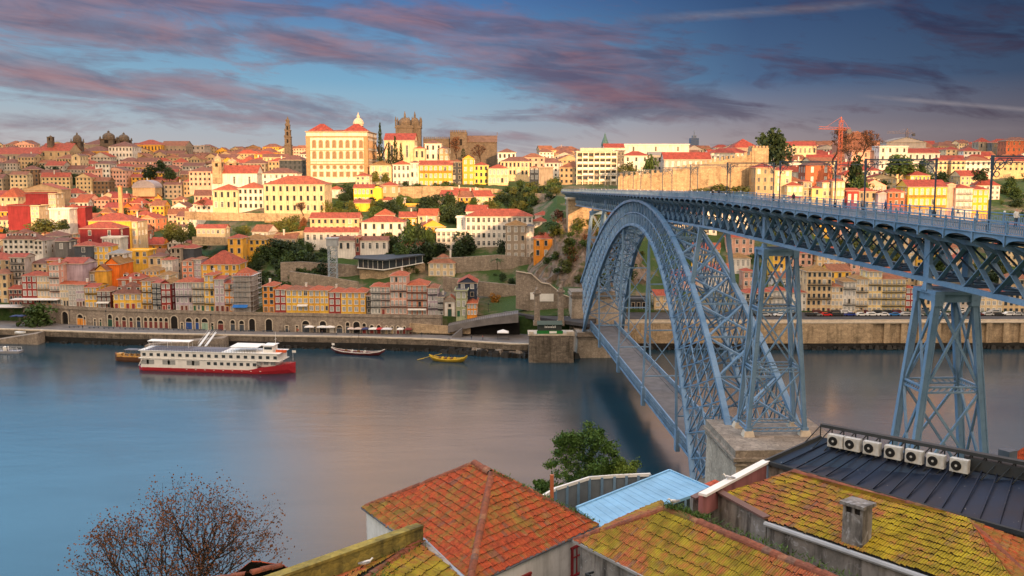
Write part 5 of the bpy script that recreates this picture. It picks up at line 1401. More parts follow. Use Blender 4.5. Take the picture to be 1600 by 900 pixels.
# hilltop palace
def palace():
    D = 590; A, B = U(480, 279, D), U(575, 279, D); w = B.x - A.x; z0 = A.z; h = U(530, 205, D).z - z0; dep = 40
    r0 = empty('palace', ((A.x + B.x) / 2, D, z0)); tag(r0, 'large sunlit white palace with red roofs and round lantern on the hilltop', 'palace')
    mb = MB(); mb.box((0, dep / 2, h / 2 - 3), (w, dep, h + 6)); mb.build('wall', M['plaster'], r0, (.64, .585, .50))
    mb = MB()
    for x in (-1, 1): mb.box((x * (w / 2 - 1.1), -.05, h * .45), (2.2, .5, h * .9)); mb.box((x * (w / 2 + .05), 1.1, h * .45), (.5, 2.2, h * .9))
    for z, t in ((h * .885, .9), (h * .30, .9), (h * .36, .35), (h * .595, .3), (h * .985, .5)):
        mb.box((0, -.12, z), (w + .9, .5, t)); mb.box((w / 2 + .1, dep / 2, z), (.5, dep, t)); mb.box((-w / 2 - .1, dep / 2, z), (.5, dep, t))
    mb.build('cornice', M['brownstone'], r0)
    def pw(ww, hh, top):
        mb = MB(); r = ww / 2; mb.box((0, -.02, hh / 2), (ww, .06, hh), 1)
        for q in (-1, 1): mb.box((q * (r + .22), -.12, hh / 2), (.45, .3, hh + .3), 0)
        mb.box((0, -.12, -.2), (ww + .9, .34, .4), 0)
        if top:
            K = 8
            for k in range(K):
                a, b = math.pi * k / K, math.pi * (k + 1) / K
                mb.beam(((r + .2) * math.cos(a), -.12, hh + (r + .2) * math.sin(a)), ((r + .2) * math.cos(b), -.12, hh + (r + .2) * math.sin(b)), .5, .3, 0, up=(0, 1, 0))
            mb.face([(r * math.cos(math.pi * k / K), -.04, hh + r * math.sin(math.pi * k / K)) for k in range(K + 1)], 1)
        else: mb.box((0, -.12, hh + .2), (ww + .9, .34, .4), 0)
        mb.box((0, -.06, hh / 2), (.14, .08, hh), 0); mb.box((0, -.06, hh * .6), (ww, .08, .14), 0)
        return mb.mesh('window', [M['brownstone'], M['pane_warm']])
    big, mid, sq = pw(1.7, h * .115, True), pw(1.7, h * .11, True), pw(1.7, h * .085, False)
    mb = MB(); K = 12
    for k in range(K):
        a, b = 2 * math.pi * k / K, 2 * math.pi * (k + 1) / K; mb.beam((1.1 * math.cos(a), -.1, 1.1 * math.sin(a)), (1.1 * math.cos(b), -.1, 1.1 * math.sin(b)), .4, .3, 0, up=(0, 1, 0))
    mb.face([(1.0 * math.cos(2 * math.pi * k / K), -.03, 1.0 * math.sin(2 * math.pi * k / K)) for k in range(K)], 1); rd = mb.mesh('window', [M['brownstone'], M['pane_warm']])
    for i in range(8):
        x = -w / 2 + 4.6 + (w - 8.4) * i / 7
        for me, z in ((sq, h * .05), (rd, h * .24), (mid, h * .43), (big, h * .66)): put('window', me, r0, (x, 0, z))
    for i in range(7):
        y = 4 + (dep - 8) * i / 6
        for me, z in ((sq, h * .05), (rd, h * .24), (mid, h * .43), (big, h * .66)): put('window', me, r0, (w / 2, y, z), R(90))
    mb = MB(); roof_shape(mb, 'hip', w, dep, h, 1.6, .7)
    for cx in (-w * .27, w * .30):
        s = MB(); roof_shape(s, 'hip', w * .42, 13, h, 4.6, 0)
        i = len(mb.v); mb.v += [(x + cx, y + .3, z + .05) for x, y, z in s.v]; mb.f += [tuple(k + i for k in f) for f in s.f]; mb.m += s.m; mb.c += s.c
    ro = mb.build('roof', [M['tile'], M['trim'], M['plaster']], r0, RC['R'], uv=True)
    lz = U(560, 200, D + 12).z - z0; cx, cy = U(560, 200, D + 12).x - r0.location.x, 12
    mb = MB(); mb.lathe((cx, cy, lz - 3), [(3.0, 0), (3.0, 5.2), (3.5, 5.4), (3.4, 5.8), (2.9, 7.2), (1.9, 8.4), (.8, 9.1), (.9, 9.3), (.9, 10.4), (.5, 10.8), (.1, 12.4)], 12, 0)
    for k in range(8):
        a = 2 * math.pi * (k + .5) / 8; mb.box((cx + 3.0 * math.cos(a), cy + 3.0 * math.sin(a), lz - .2), (.1, 1.1, 3.0), 1, a)
    mb.build('lantern', [M['trim'], M['pane']], r0)
palace()
def dome_tower(name, lab, px, yb, yt, D, wpx, col='granite', cat='tower', dome=True):
    A = U(px, yb, D); h = U(px, yt, D).z - A.z; w = wpx * D / F
    r0 = empty(name, A); tag(r0, lab, cat)
    hb = h * .62 if dome else h * .86
    mb = MB(); mb.box((0, w / 2, hb / 2 - 2), (w, w, hb + 4)); mb.box((0, w / 2, hb), (w * 1.12, w * 1.12, h * .03)); mb.box((0, w / 2, hb * .55), (w * 1.08, w * 1.08, h * .025))
    mb.build('shaft', M[col], r0)
    for f in (.72,):
        mb = MB(); mb.box((0, -.05, 0), (w * .3, .12, hb * .24)); mb.build('belfry_opening', M['flat_dark'], r0, loc=(0, 0, hb * f + hb * .1))
        mb = MB(); mb.box((0, -.05, 0), (w * .3, .12, hb * .24)); mb.build('belfry_opening', M['flat_dark'], r0, loc=(w / 2, w / 2, hb * f + hb * .1), rz=R(90))
    mb = MB()
    if dome:
        r = w * .46
        mb.lathe((0, w / 2, hb), [(r, 0), (r * 1.02, h * .08), (r * .95, h * .16), (r * .72, h * .22), (r * .4, h * .265), (r * .2, h * .275), (r * .2, h * .33), (r * .05, h * .355), (.06, h * .38)], 12)
        for sx in (-1, 1):
            for sy in (0, 1): mb.lathe((sx * w * .46, sy * w, hb), [(w * .07, 0), (w * .07, h * .07), (.05, h * .13)], 6)
        mb.build('dome', M[col], r0)
    else:
        mb.lathe((0, w / 2, hb), [(w * .5, 0), (w * .12, h * .1), (.05, h * .14)], 4); mb.build('cap', M[col], r0)
    return r0
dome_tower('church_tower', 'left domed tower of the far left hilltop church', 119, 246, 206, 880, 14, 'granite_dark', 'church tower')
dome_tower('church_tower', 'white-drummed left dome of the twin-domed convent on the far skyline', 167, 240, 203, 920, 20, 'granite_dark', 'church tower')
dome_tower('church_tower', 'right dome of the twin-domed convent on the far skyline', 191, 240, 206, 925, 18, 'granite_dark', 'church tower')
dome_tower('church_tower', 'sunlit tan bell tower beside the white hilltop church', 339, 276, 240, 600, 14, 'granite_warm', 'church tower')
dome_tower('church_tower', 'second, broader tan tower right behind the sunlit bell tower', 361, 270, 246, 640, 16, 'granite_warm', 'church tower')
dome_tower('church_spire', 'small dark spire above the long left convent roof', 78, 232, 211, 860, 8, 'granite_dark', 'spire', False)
# the tall baroque tower
def tall_tower():
    D = 1010; A = U(451, 246, D); h = U(451, 182, D).z - A.z; r0 = empty('clock_tower', A); tag(r0, 'very tall slender baroque stone tower alone on the skyline', 'tower')
    w = 6.6; mb = MB(); z = 0
    for f0, f1, k in ((0, .30, 1.0), (.30, .50, .92), (.50, .66, .80), (.66, .79, .62), (.79, .89, .45)):
        mb.box((0, 0, h * (f0 + f1) / 2 - (4 if f0 == 0 else 0)), (w * k, w * k, h * (f1 - f0) + (8 if f0 == 0 else 0))); mb.box((0, 0, h * f1), (w * k * 1.16, w * k * 1.16, h * .018))
        if f0 > .2:
            for sx in (-1, 1): mb.lathe((sx * w * k * .5, -w * k * .5, h * f1), [(.5, 0), (.5, h * .03), (.05, h * .05)], 6)
    mb.lathe((0, 0, h * .89), [(w * .2, 0), (w * .22, h * .03), (w * .1, h * .07), (.15, h * .11)], 10); mb.build('shaft', M['granite_dark'], r0)
    for f in (.40, .58, .72):
        mb = MB(); mb.box((0, 0, 0), (1.7, .2, h * .09)); mb.build('belfry_opening', M['flat_dark'], r0, loc=(0, -w * (.46 if f < .5 else .40 if f < .65 else .31) - .05, h * f))
tall_tower()
# cathedral: twin domed towers and choir
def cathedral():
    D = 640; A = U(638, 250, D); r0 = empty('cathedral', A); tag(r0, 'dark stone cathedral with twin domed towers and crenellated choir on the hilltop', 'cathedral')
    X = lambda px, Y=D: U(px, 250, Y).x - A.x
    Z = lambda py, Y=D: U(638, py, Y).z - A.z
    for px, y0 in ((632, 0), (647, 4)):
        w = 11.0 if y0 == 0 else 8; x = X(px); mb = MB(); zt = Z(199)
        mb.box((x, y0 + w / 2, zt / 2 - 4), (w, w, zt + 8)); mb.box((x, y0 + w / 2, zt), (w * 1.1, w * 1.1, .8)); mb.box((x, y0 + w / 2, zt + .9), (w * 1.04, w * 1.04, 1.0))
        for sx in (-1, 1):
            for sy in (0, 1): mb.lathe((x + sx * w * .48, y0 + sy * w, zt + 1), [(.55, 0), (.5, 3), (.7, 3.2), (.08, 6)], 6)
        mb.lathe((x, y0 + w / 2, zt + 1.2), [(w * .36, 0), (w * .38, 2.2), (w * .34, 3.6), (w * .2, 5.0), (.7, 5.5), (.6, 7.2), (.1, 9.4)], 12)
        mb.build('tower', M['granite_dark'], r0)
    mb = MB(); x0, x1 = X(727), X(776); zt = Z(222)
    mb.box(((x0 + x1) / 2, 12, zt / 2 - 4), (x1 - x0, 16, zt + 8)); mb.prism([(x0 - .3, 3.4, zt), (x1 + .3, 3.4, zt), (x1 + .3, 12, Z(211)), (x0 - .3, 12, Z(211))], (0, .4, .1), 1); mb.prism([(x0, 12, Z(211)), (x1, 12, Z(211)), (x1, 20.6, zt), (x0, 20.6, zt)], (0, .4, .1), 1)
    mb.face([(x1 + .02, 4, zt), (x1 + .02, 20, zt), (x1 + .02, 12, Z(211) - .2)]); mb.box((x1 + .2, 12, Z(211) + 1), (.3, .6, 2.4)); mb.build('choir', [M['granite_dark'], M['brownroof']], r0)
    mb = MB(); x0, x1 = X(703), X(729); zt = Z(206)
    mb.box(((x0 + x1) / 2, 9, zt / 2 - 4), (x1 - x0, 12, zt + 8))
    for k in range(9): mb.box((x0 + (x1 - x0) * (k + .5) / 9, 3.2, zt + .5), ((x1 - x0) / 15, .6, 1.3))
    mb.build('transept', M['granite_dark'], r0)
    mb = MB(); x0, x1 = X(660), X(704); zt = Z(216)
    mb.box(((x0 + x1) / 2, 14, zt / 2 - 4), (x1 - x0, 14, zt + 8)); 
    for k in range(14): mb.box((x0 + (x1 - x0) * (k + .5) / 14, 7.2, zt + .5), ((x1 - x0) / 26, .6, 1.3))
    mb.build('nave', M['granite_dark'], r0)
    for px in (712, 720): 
        mb = MB(); mb.box((0, 0, 0), (1.6, .2, 4)); mb.build('window', M['flat_dark'], r0, loc=(X(px), 2.95, Z(222)))
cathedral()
# square wall tower
A = U(1187, 268, 522); r0 = empty('wall_tower', A); tag(r0, 'square crenellated stone tower at the upper end of the medieval wall', 'tower')
h = U(1187, 231, 522).z - A.z; mb = MB(); mb.box((0, 4.5, h / 2 - 5), (8.8, 9, h + 10)); mb.build('shaft', M['granite_warm'], r0)
mb = MB()
for k in range(5): mb.box((-3.6 + 1.8 * k, .35, h + .5), (1.0, .7, 1.1)); mb.box((-3.6 + 1.8 * k, 8.65, h + .5), (1.0, .7, 1.1))
for k in range(3): mb.box((4.05, 2.2 + 2.2 * k, h + .5), (.7, 1.0, 1.1)); mb.box((-4.05, 2.2 + 2.2 * k, h + .5), (.7, 1.0, 1.1))
mb.build('battlement', M['granite_warm'], r0)
# apartment block with a grid front
def block():
    D = 560; A, B = U(901, 292, D), U(963, 292, D); w = B.x - A.x; h = U(930, 238, D).z - A.z
    r0 = empty('apartment_block', ((A.x + B.x) / 2, D, A.z)); tag(r0, 'sunlit modern apartment block with a grid of balconies beside the deck end', 'apartment block')
    mb = MB(); mb.box((0, 7, h / 2 - 3), (w, 12, h + 6)); mb.build('wall', M['plaster'], r0, (.46, .40, .32))
    mb = MB(); nx, nz = 7, 6
    for k in range(nx + 1): mb.box((-w / 2 + w * k / nx, .2, h / 2), (.45, 2.0, h))
    for k in range(nz + 1): mb.box((0, .2, h * k / nz), (w + .5, 1.95, .42))
    mb.build('concrete_grid', M['plaster'], r0, (.78, .70, .56))
    bp = MB(); bp.box((0, 0, 0), (w / nx * .8, .1, h / nz * .32)); bm = bp.mesh('balcony_panel', [M['white']])
    wp = MB(); wp.box((0, 0, 0), (w / nx * .7, .06, h / nz * .5)); wm = wp.mesh('window', [M['pane']])
    r = random.Random(2)
    for i in range(nx):
        for j in range(1, nz):
            x, z = -w / 2 + w * (i + .5) / nx, h * j / nz
            if r.random() < .72: put('balcony_panel', bm, r0, (x, -.6, z + h / nz * .24))
            put('window', wm, r0, (x, .95, z + h / nz * .56))
    mb = MB(); mb.box((0, 6, h + .5), (w + 1.6, 14, .5)); mb.box((0, 8, h + 1.6), (w * .8, 8, 1.8)); mb.build('roof', M['trim'], r0)
block()
# steel lift tower
D = 421; A = U(521, 452, D); h = U(521, 374, D).z - A.z; r0 = empty('lift_tower', A); tag(r0, 'slim grey steel lattice lift tower standing against the hillside', 'lift tower')
w = 3.4; mb = MB()
for sx in (-1, 1):
    for sy in (-1, 1): mb.beam((sx * w / 2, sy * w / 2, -2), (sx * w / 2, sy * w / 2, h), .28)
n = 9
for k in range(n):
    z0, z1 = h * k / n, h * (k + 1) / n
    for s in (-1, 1):
        mb.beam((-w / 2, s * w / 2, z1), (w / 2, s * w / 2, z1), .22); mb.beam((s * w / 2, -w / 2, z1), (s * w / 2, w / 2, z1), .22)
        mb.beam((-w / 2, s * w / 2, z0), (w / 2, s * w / 2, z1), .16); mb.beam((w / 2, s * w / 2, z0), (-w / 2, s * w / 2, z1), .16); mb.beam((s * w / 2, -w / 2, z0), (s * w / 2, w / 2, z1), .16)
mb.build('lattice_frame', plain('galvanised_steel', (.30, .36, .42), .45, .2), r0)
mb = MB(); mb.box((0, 0, h - 1.3), (4.6, 4.6, 3)); mb.box((0, 0, h + .5), (5.2, 5.2, .4)); mb.box((-1, 5.2, h - 2.7), (2.2, 7.5, .3)); mb.build('cabin', M['obj'], r0, (.30, .33, .36))
# pavilion with a folded dark roof
D = 423; P = lambda px, py, dd=0: U(px, py, D + dd)
r0 = empty('pavilion', P(610, 425)); tag(r0, 'low modern glass pavilion with folded dark roof on a stone base', 'pavilion')
base = r0.location
def prel(mb, *a, **k): return rel(mb, r0).build(*a, **k)
mb = MB(); a, b, c, d = P(552, 405), P(602, 408), P(664, 399, 6), P(610, 399, 14); mb.prism([a, b, c, d, P(556, 401, 14)], (0, 0, .55)); prel(mb, 'roof', M['slate'], r0)
mb = MB(); mb.prism([P(560, 418, 2), P(598, 421, 2), P(660, 410, 8), P(655, 408, 14), P(562, 414, 14)], (0, 0, 3.6)); prel(mb, 'glazing', M['pane'], r0)
mb = MB()
for k in range(6):
    p = P(560, 418, 1.9).lerp(P(598, 421, 1.9), k / 5); mb.beam(p, p + Vector((0, 0, 3.6)), .14)
for k in range(1, 7):
    p = P(598, 421, 1.9).lerp(P(660, 410, 7.9), k / 6); mb.beam(p, p + Vector((0, 0, 3.6)), .14)
mb.prism([P(558, 419, 1), P(600, 422.5, 1), P(662, 411, 7), P(655, 409, 15), P(560, 415, 15)], (0, 0, .3)); prel(mb, 'floor_slab', M['white'], r0)
mb = MB(); mb.prism([P(562, 421, 3), P(600, 424, 3), P(664, 412, 9), P(655, 410, 15), P(560, 416, 15)], (0, 0, -9)); prel(mb, 'stone_base', M['granite_warm'], r0)
# brick chimney in the sunlit quarter
A = U(189.5, 330, 560); r0 = empty('brick_chimney', A); tag(r0, 'tall sunlit brick chimney standing among the left red roofs', 'chimney')
h = U(189.5, 291, 560).z - A.z; mb = MB(); mb.box((0, 0, h / 2 - 2), (2.1, 2.1, h + 4), 0, 0, (.85, .85)); mb.build('stack', M['plaster'], r0, (.62, .30, .14)); mb = MB(); mb.box((0, 0, h), (2.3, 2.3, .7)); mb.build('cap', M['plaster'], r0, (.5, .2, .1))
# barrel roofed market hall in the valley
A, B = U(207, 298, 690), U(242, 298, 690); r0 = empty('vaulted_hall', ((A.x + B.x) / 2, 690, A.z)); tag(r0, 'grey hall with a broad rounded roof at the head of the shaded valley', 'hall')
w = B.x - A.x; mb = MB(); mb.box((0, 7, -1), (w, 14, 6)); mb.build('wall', M['plaster'], r0, COL['tan'])
mb = MB(); pts = [(w / 2 * math.cos(math.pi * k / 14) * 1.05, -.5, 2 + 5.2 * math.sin(math.pi * k / 14)) for k in range(15)]; mb.prism(pts, (0, 15, 0)); mb.build('roof', M['obj'], r0, (.27, .25, .28))
# far spire and glass tower on the skyline
A = U(945, 244, 1000); r0 = empty('church_spire', A); tag(r0, 'green copper spire on the skyline above the apartment block', 'spire'); mb = MB(); mb.box((0, 0, 2), (6.5, 6.5, 16)); mb.build('shaft', M['granite'], r0); mb = MB(); mb.lathe((0, 0, 10), [(4.0, 0), (3.3, 4), (1.6, 8), (.1, 13.5)], 8); mb.build('spire_cone', M['obj'], r0, (.06, .13, .13))
A = U(1084, 238, 1500); r0 = empty('office_tower', A); tag(r0, 'lone blue glass office tower on the distant skyline', 'office tower'); mb = MB(); mb.box((0, 0, 6), (12.5, 12, 30)); mb.build('tower', M['obj'], r0, (.06, .10, .2)); mb = MB(); mb.box((0, 0, 23), (6, 6, 4)); mb.box((0, 0, 28), (1, 1, 8)); mb.build('roof_plant', M['obj'], r0, (.1, .14, .22))
# domed brown building on the right skyline
A = U(1338, 252, 780); r0 = empty('theatre', A); tag(r0, 'large reddish gabled hall behind bare trees and the red crane', 'hall'); mb = MB(); mb.box((0, 10, 2), (26, 20, 24)); mb.prism([(-13, 0, 14), (13, 0, 14), (7, 0, 20.5), (0, 0, 23.5), (-7, 0, 20.5)], (0, 20, 0)); mb.build('wall', M['plaster'], r0, (.40, .17, .11)); mb = MB(); mb.box((15, 4, 6), (6, 8, 20)); mb.build('stair_block', M['plaster'], r0, (.55, .27, .18))
# tower cranes
def crane(px, yb, yt, D, jib0, jib1, col, lab):
    A = U(px, yb, D); h = U(px, yt, D).z - A.z; r0 = empty('tower_crane', A); tag(r0, lab, 'crane'); k = D / F
    mb = MB(); w = .9
    for sx in (-1, 1):
        for sy in (-1, 1): mb.beam((sx * w, sy * w, -3), (sx * w, sy * w, h), .22)
    n = int(h / 2.2)
    for i in range(n):
        z0, z1 = h * i / n, h * (i + 1) / n
        for s in (-1, 1): mb.beam((-w, s * w, z0), (w, s * w, z1), .12); mb.beam((s * w, w, z0), (s * w, -w, z1), .12)
    mb.build('mast', M['obj'], r0, col); zj = h * .82
    mb = MB(); x0, x1 = (jib0 - px) * k, (jib1 - px) * k
    for z, y in ((0, -.6), (0, .6), (1.3, 0)): mb.beam((x0, y, zj + z + (.05 * abs(x0))), (x1, y, zj + z - .04 * x1), .2)
    for i in range(20):
        a = x0 + (x1 - x0) * i / 20; mb.beam((a, 0, zj), (a + (x1 - x0) / 20, 0, zj + 1.2), .12)
    mb.beam((0, 0, h + 2), (x0 * .7, 0, zj + 1.4), .14); mb.beam((0, 0, h + 2), (x1 * .8, 0, zj + 1.2), .14); mb.beam((0, 0, h - 1), (0, 0, h + 2), .5); mb.build('jib', M['obj'], r0, col)
    mb = MB(); mb.box((x1 * .85, 0, zj - .9), (2.6, 1.8, 2.4)); mb.build('counterweight', M['obj'], r0, (.08, .08, .09))
crane(1311, 270, 188, 600, 1277, 1326, (.34, .075, .04), 'orange-red tower crane rising over the right slope')
crane(1416, 232, 204, 900, 1385, 1428, (.22, .17, .17), 'small grey tower crane on the right skyline')
crane(877, 260, 229, 1150, 862, 893, (.35, .25, .22), 'tiny distant crane above the street at the deck end')
# ------------------------------------------------------------------ ordinary houses filling the slopes
REFS = [(37, 385, 'the dormered white mansion'), (170, 365, 'the long yellow block'), (60, 318, 'the upper crimson box'), (30, 335, 'the lower crimson box'), (190, 310, 'the tall brick chimney'), (94, 338, 'the plain white cube house'), (225, 290, 'the round-roofed hall'), (276, 405, 'the stone tower house'),
        (372, 310, 'the arched cream convent'), (313, 280, 'the pink three-storey house'), (167, 225, 'the twin-domed convent'), (119, 230, 'the domed left tower'), (451, 215, 'the slender baroque tower'), (235, 235, 'the long tan college'), (25, 250, 'the long convent roof'),
        (1400, 245, 'the white square block'), (1311, 230, 'the red crane'), (1447, 310, 'the big yellow gallery house'), (1280, 270, 'the shrouded red house'), (1530, 310, 'the golden yellow house'), (1220, 425, 'the middle pier'), (1278, 450, 'the tall beige row house'), (1395, 460, 'the wide yellowish row house'),
        (1480, 560, 'the near pier'), (1156, 415, 'the mossy-roofed white house'), (1038, 475, 'the house framed by the arch'), (1085, 230, 'the glass office tower'), (1560, 232, 'the red-capped towers'), (1590, 233, 'the brick-red mansion'), (1185, 250, 'the square wall tower'), (870, 270, 'the street at the deck end'), (778, 350, 'the white hospital'), (130, 395, 'the slate-clad house'), (568, 300, 'the brilliant yellow house'), (598, 362, 'the white two-storey building'), (700, 375, 'the ribbon-window building'), (705, 315, 'the sunlit bastion'), (520, 350, 'the half-lit beige building'), (460, 310, 'the big cream convent block')]
FREE = []
def blocked(px0, px1, ye, yb, D):
    """would a new house stand in front of, or inside, a hand-placed one?"""
    for (cx, Dc, w, dep, a, b, e, base) in FOOT:
        if a < px1 and b > px0:
            if D < Dc + dep + 3 and D + 11 > Dc - 1: return True
            if D < Dc and ye - 3 < base - (base - e) * .45: return True       # would hide it
    return False
def ordinary(px, D, w, h, col, rc, r, **kw):
    z = TZ((px - 800) / F * D, D)
    g = (px - 800) / F * D
    yb = proj((g, D, z))[1]; ye = proj((g, D, z + h))[1]
    k = w / D * F * .985 / 2
    if blocked(px - k, px + k, ye, yb, D): return None
    o = house(px - k, px + k, yb, ye, D, col, r.choice(['hip', 'hip', 'gable', 'gable', 'gablef']), rc, None, None, r.uniform(9, 13), r.uniform(2.4, 3.8), r.uniform(-.28, .28) if D > 430 else r.uniform(-.1, .1),
              found=7, chim=1 if r.random() < .55 else 0, **kw)
    fl = max(1, round(h / 3.1))
    FREE.append((o, px, (yb + ye) / 2, D, col, fl, rc))
    return o
FARM = {}
FAR = MB()
def far_mat(k, c):
    if k not in FARM: FARM[k] = (len(FARM), c)
    return FARM[k][0]
def far_house(px, D, w, h, col, rc, r):
    x = (px - 800) / F * D; z = TZ(x, D)
    k = w / D * F / 2; yb = proj((x, D, z))[1]; ye = proj((x, D, z + h))[1]
    if blocked(px - k, px + k, ye, yb, D): return
    h *= .8; d = r.uniform(10, 14); s = MB(); s.box((0, d / 2, h / 2 - 4), (w, d, h + 8)); n0 = len(s.f)
    flat_windows(s, w, h, d, max(1, round(h / 3.1)), max(1, round(w / 3)), (-1, 1), 'd'); t = MB(); roof_shape(t, r.choice(['hip', 'hip', 'gable', 'gablef']), w, d, h, min(w, d) * .32)
    ang = r.uniform(-.4, .4); c, q = math.cos(ang), math.sin(ang)
    wm, pm_, rm = far_mat(col, COL[col]), far_mat('pane', None), far_mat('roof' + rc, RC[rc])
    for o, mm in ((s, [wm, pm_]), (t, [rm, wm, wm])):
        i = len(FAR.v); FAR.v += [(x + a * c - b * q, D + a * q + b * c, z + e) for a, b, e in o.v]; FAR.f += [tuple(k2 + i for k2 in f) for f in o.f]; FAR.m += [mm[k2] for k2 in o.m]; FAR.c += o.c
def fill(p0, p1, d0, d1, step, wr, hr, cols, rcs, seed, keep=.9, grp=None, far=False):
    r = random.Random(seed); D = d0; k = 0
    while D < d1:
        px = p0 + r.uniform(0, 8) 
        while px < p1:
            w = r.uniform(*wr)
            if far:
                if r.random() < keep: far_house(px, D + r.uniform(-3, 3), w, r.uniform(*hr), r.choice(cols), r.choice(rcs), r)
            elif r.random() < keep: ordinary(px, D + r.uniform(-3, 3), w, r.uniform(*hr), r.choice(cols), r.choice(rcs), r, group=grp)
            px += (w + r.uniform(.2, 2.5)) * F / D
        D += step * r.uniform(.85, 1.2)
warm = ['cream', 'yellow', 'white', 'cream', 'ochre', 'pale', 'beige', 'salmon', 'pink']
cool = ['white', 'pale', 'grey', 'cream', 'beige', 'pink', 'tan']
dusk = ['tan', 'stone', 'beige', 'brown', 'grey', 'pink', 'tan', 'cream', 'ochre']  # stone-toned walls, kept dark to deepen the shade on the far left hill
fill(-30, 245, 416, 470, 13, (8, 13), (6, 10), ['cream', 'grey', 'white', 'maroon', 'ochre', 'tan', 'pale'], ['r', 'r', 'd', 't', 'b'], 21, .85, 'houses of the lower left town')
fill(-30, 248, 474, 690, 13.5, (8, 14), (4.6, 7.6), ['cream', 'yellow', 'ochre', 'ochre', 'salmon', 'beige', 'pink', 'orange', 'white', 'tan'], ['t', 't', 't', 'r', 'r', 'b', 'R'], 22, .97, 'red-roofed houses of the sunlit left quarter')
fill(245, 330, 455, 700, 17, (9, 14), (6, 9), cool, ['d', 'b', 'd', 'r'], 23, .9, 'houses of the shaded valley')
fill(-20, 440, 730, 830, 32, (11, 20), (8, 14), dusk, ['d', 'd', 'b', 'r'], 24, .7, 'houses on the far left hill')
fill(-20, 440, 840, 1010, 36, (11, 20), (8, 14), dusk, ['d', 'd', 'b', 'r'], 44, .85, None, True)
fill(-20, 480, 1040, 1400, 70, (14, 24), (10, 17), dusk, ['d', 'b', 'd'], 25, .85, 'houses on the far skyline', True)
fill(850, 900, 520, 1200, 45, (12, 18), (9, 15), cool + ['pink', 'tan'], ['d', 'b'], 26, .8, None, True)
fill(1010, 1240, 640, 1100, 60, (14, 22), (8, 13), cool, ['R', 'b', 'd'], 27, .6, None, True)
fill(1240, 1610, 560, 700, 30, (11, 19), (6, 10), ['white', 'cream', 'pink', 'white', 'beige'], ['R', 'R', 'r', 'b'], 28, .62, 'houses on the upper right slope')
fill(1240, 1610, 715, 860, 32, (11, 19), (6, 10), ['white', 'cream', 'pink', 'white', 'beige'], ['R', 'R', 'r', 'b'], 48, .7, None, True)
fill(1215, 1610, 880, 1350, 75, (14, 24), (10, 16), cool + ['stone', 'grey'], ['d', 'b', 'R'], 29, .8, 'houses on the right skyline', True)
fill(1065, 1610, 408, 490, 16, (9, 14), (7, 10), ['cream', 'white', 'pink', 'beige', 'tan', 'yellow', 'pale'], ['r', 'b', 'o', 't'], 30, .62, 'houses on the slope behind the bridge')
fill(480, 620, 1000, 1300, 90, (14, 22), (8, 12), cool, ['d', 'b'], 31, .4, 'houses on the far skyline', True)
fill(560, 760, 470, 545, 17, (8, 12), (4.5, 7), ['cream', 'yellow', 'white', 'ochre', 'tan'], ['t', 'r', 'b'], 33, .7, 'cottages between rampart and white buildings')
fill(640, 735, 425, 470, 20, (8, 12), (5, 7), ['white', 'cream', 'grey'], ['r', 'b'], 34, .5, 'cottages left of the hospital')
fill(400, 480, 440, 490, 18, (8, 11), (4.5, 6.5), ['cream', 'tan', 'white'], ['t', 'b'], 35, .5, 'cottages on the convent terraces')
# the left hilltop convents and their neighbours
for a, b, yb, ye, D, col, rf, rc, fl, bays, dep, lab, ex in [
 (-8, 64, 268, 241, 850, 'stone', 'gable', 'r', 2, 8, 24, 'long grey convent with red roof at the left end of the skyline', {'rh': 6}),
 (64, 110, 268, 236, 855, 'tan', 'gable', 'r', 3, 4, 24, 'gabled convent church right of the long grey convent', {'rh': 7}),
 (128, 171, 264, 236, 900, 'ochre', 'hip', 'd', 3, 5, 20, 'ochre house between the domed left tower and the twin-domed convent', {}),
 (171, 208, 265, 229, 900, 'white', 'hip', 'd', 4, 7, 22, 'tall white convent front with four rows of windows under the twin domes', {}),
 (130, 172, 250, 226, 940, 'stone', 'hip', 'd', 1, 2, 26, 'dark convent roof left of the twin domes', {}),
 (210, 252, 250, 226, 960, 'ochre', 'hip', 'r', 2, 8, 22, 'long tan college with red roof right of the twin domes', {}),
 (252, 291, 250, 228, 970, 'stone', 'gable', 'b', 1, 6, 22, 'dark stone church front right of the long tan college', {}),
 (300, 320, 250, 228, 1000, 'grey', 'flat', 'g', 3, 3, 20, 'plain grey block on the skyline left of the slender tower', {}),
 (150, 172, 286, 256, 760, 'white', 'hip', 'd', 4, 4, 14, 'tall white house with four window rows under the left convents', {}),
 (178, 197, 286, 268, 770, 'white', 'hip', 'd', 2, 3, 14, 'white house beside the tall white four-row house', {}),
 (206, 230, 285, 269, 770, 'yellow', 'hip', 'd', 2, 4, 14, 'yellow house on the shaded hillside under the twin domes', {}),
 (238, 258, 282, 270, 780, 'yellow', 'hip', 'd', 2, 4, 14, 'pale yellow house at the right of the shaded hillside', {}),
 (113, 126, 272, 243, 800, 'cream', 'gablef', 'd', 3, 1, 16, 'cream church front with a rounded gable under the domed tower', {}),
]:
    house(a, b, yb, ye, D, col, rf, rc, fl, bays, dep, name=kind_of(lab), label=lab, found=9, **ex)
fo = FAR.build('distant_houses', [M['pane'] if c is None else (plaster_of(c) if not k.startswith('roof') else plain('far_tile', c, .9, 0, .4, .3)) for k, (i, c) in sorted(FARM.items(), key=lambda q: q[1][0])])
fo['kind'] = 'stuff'
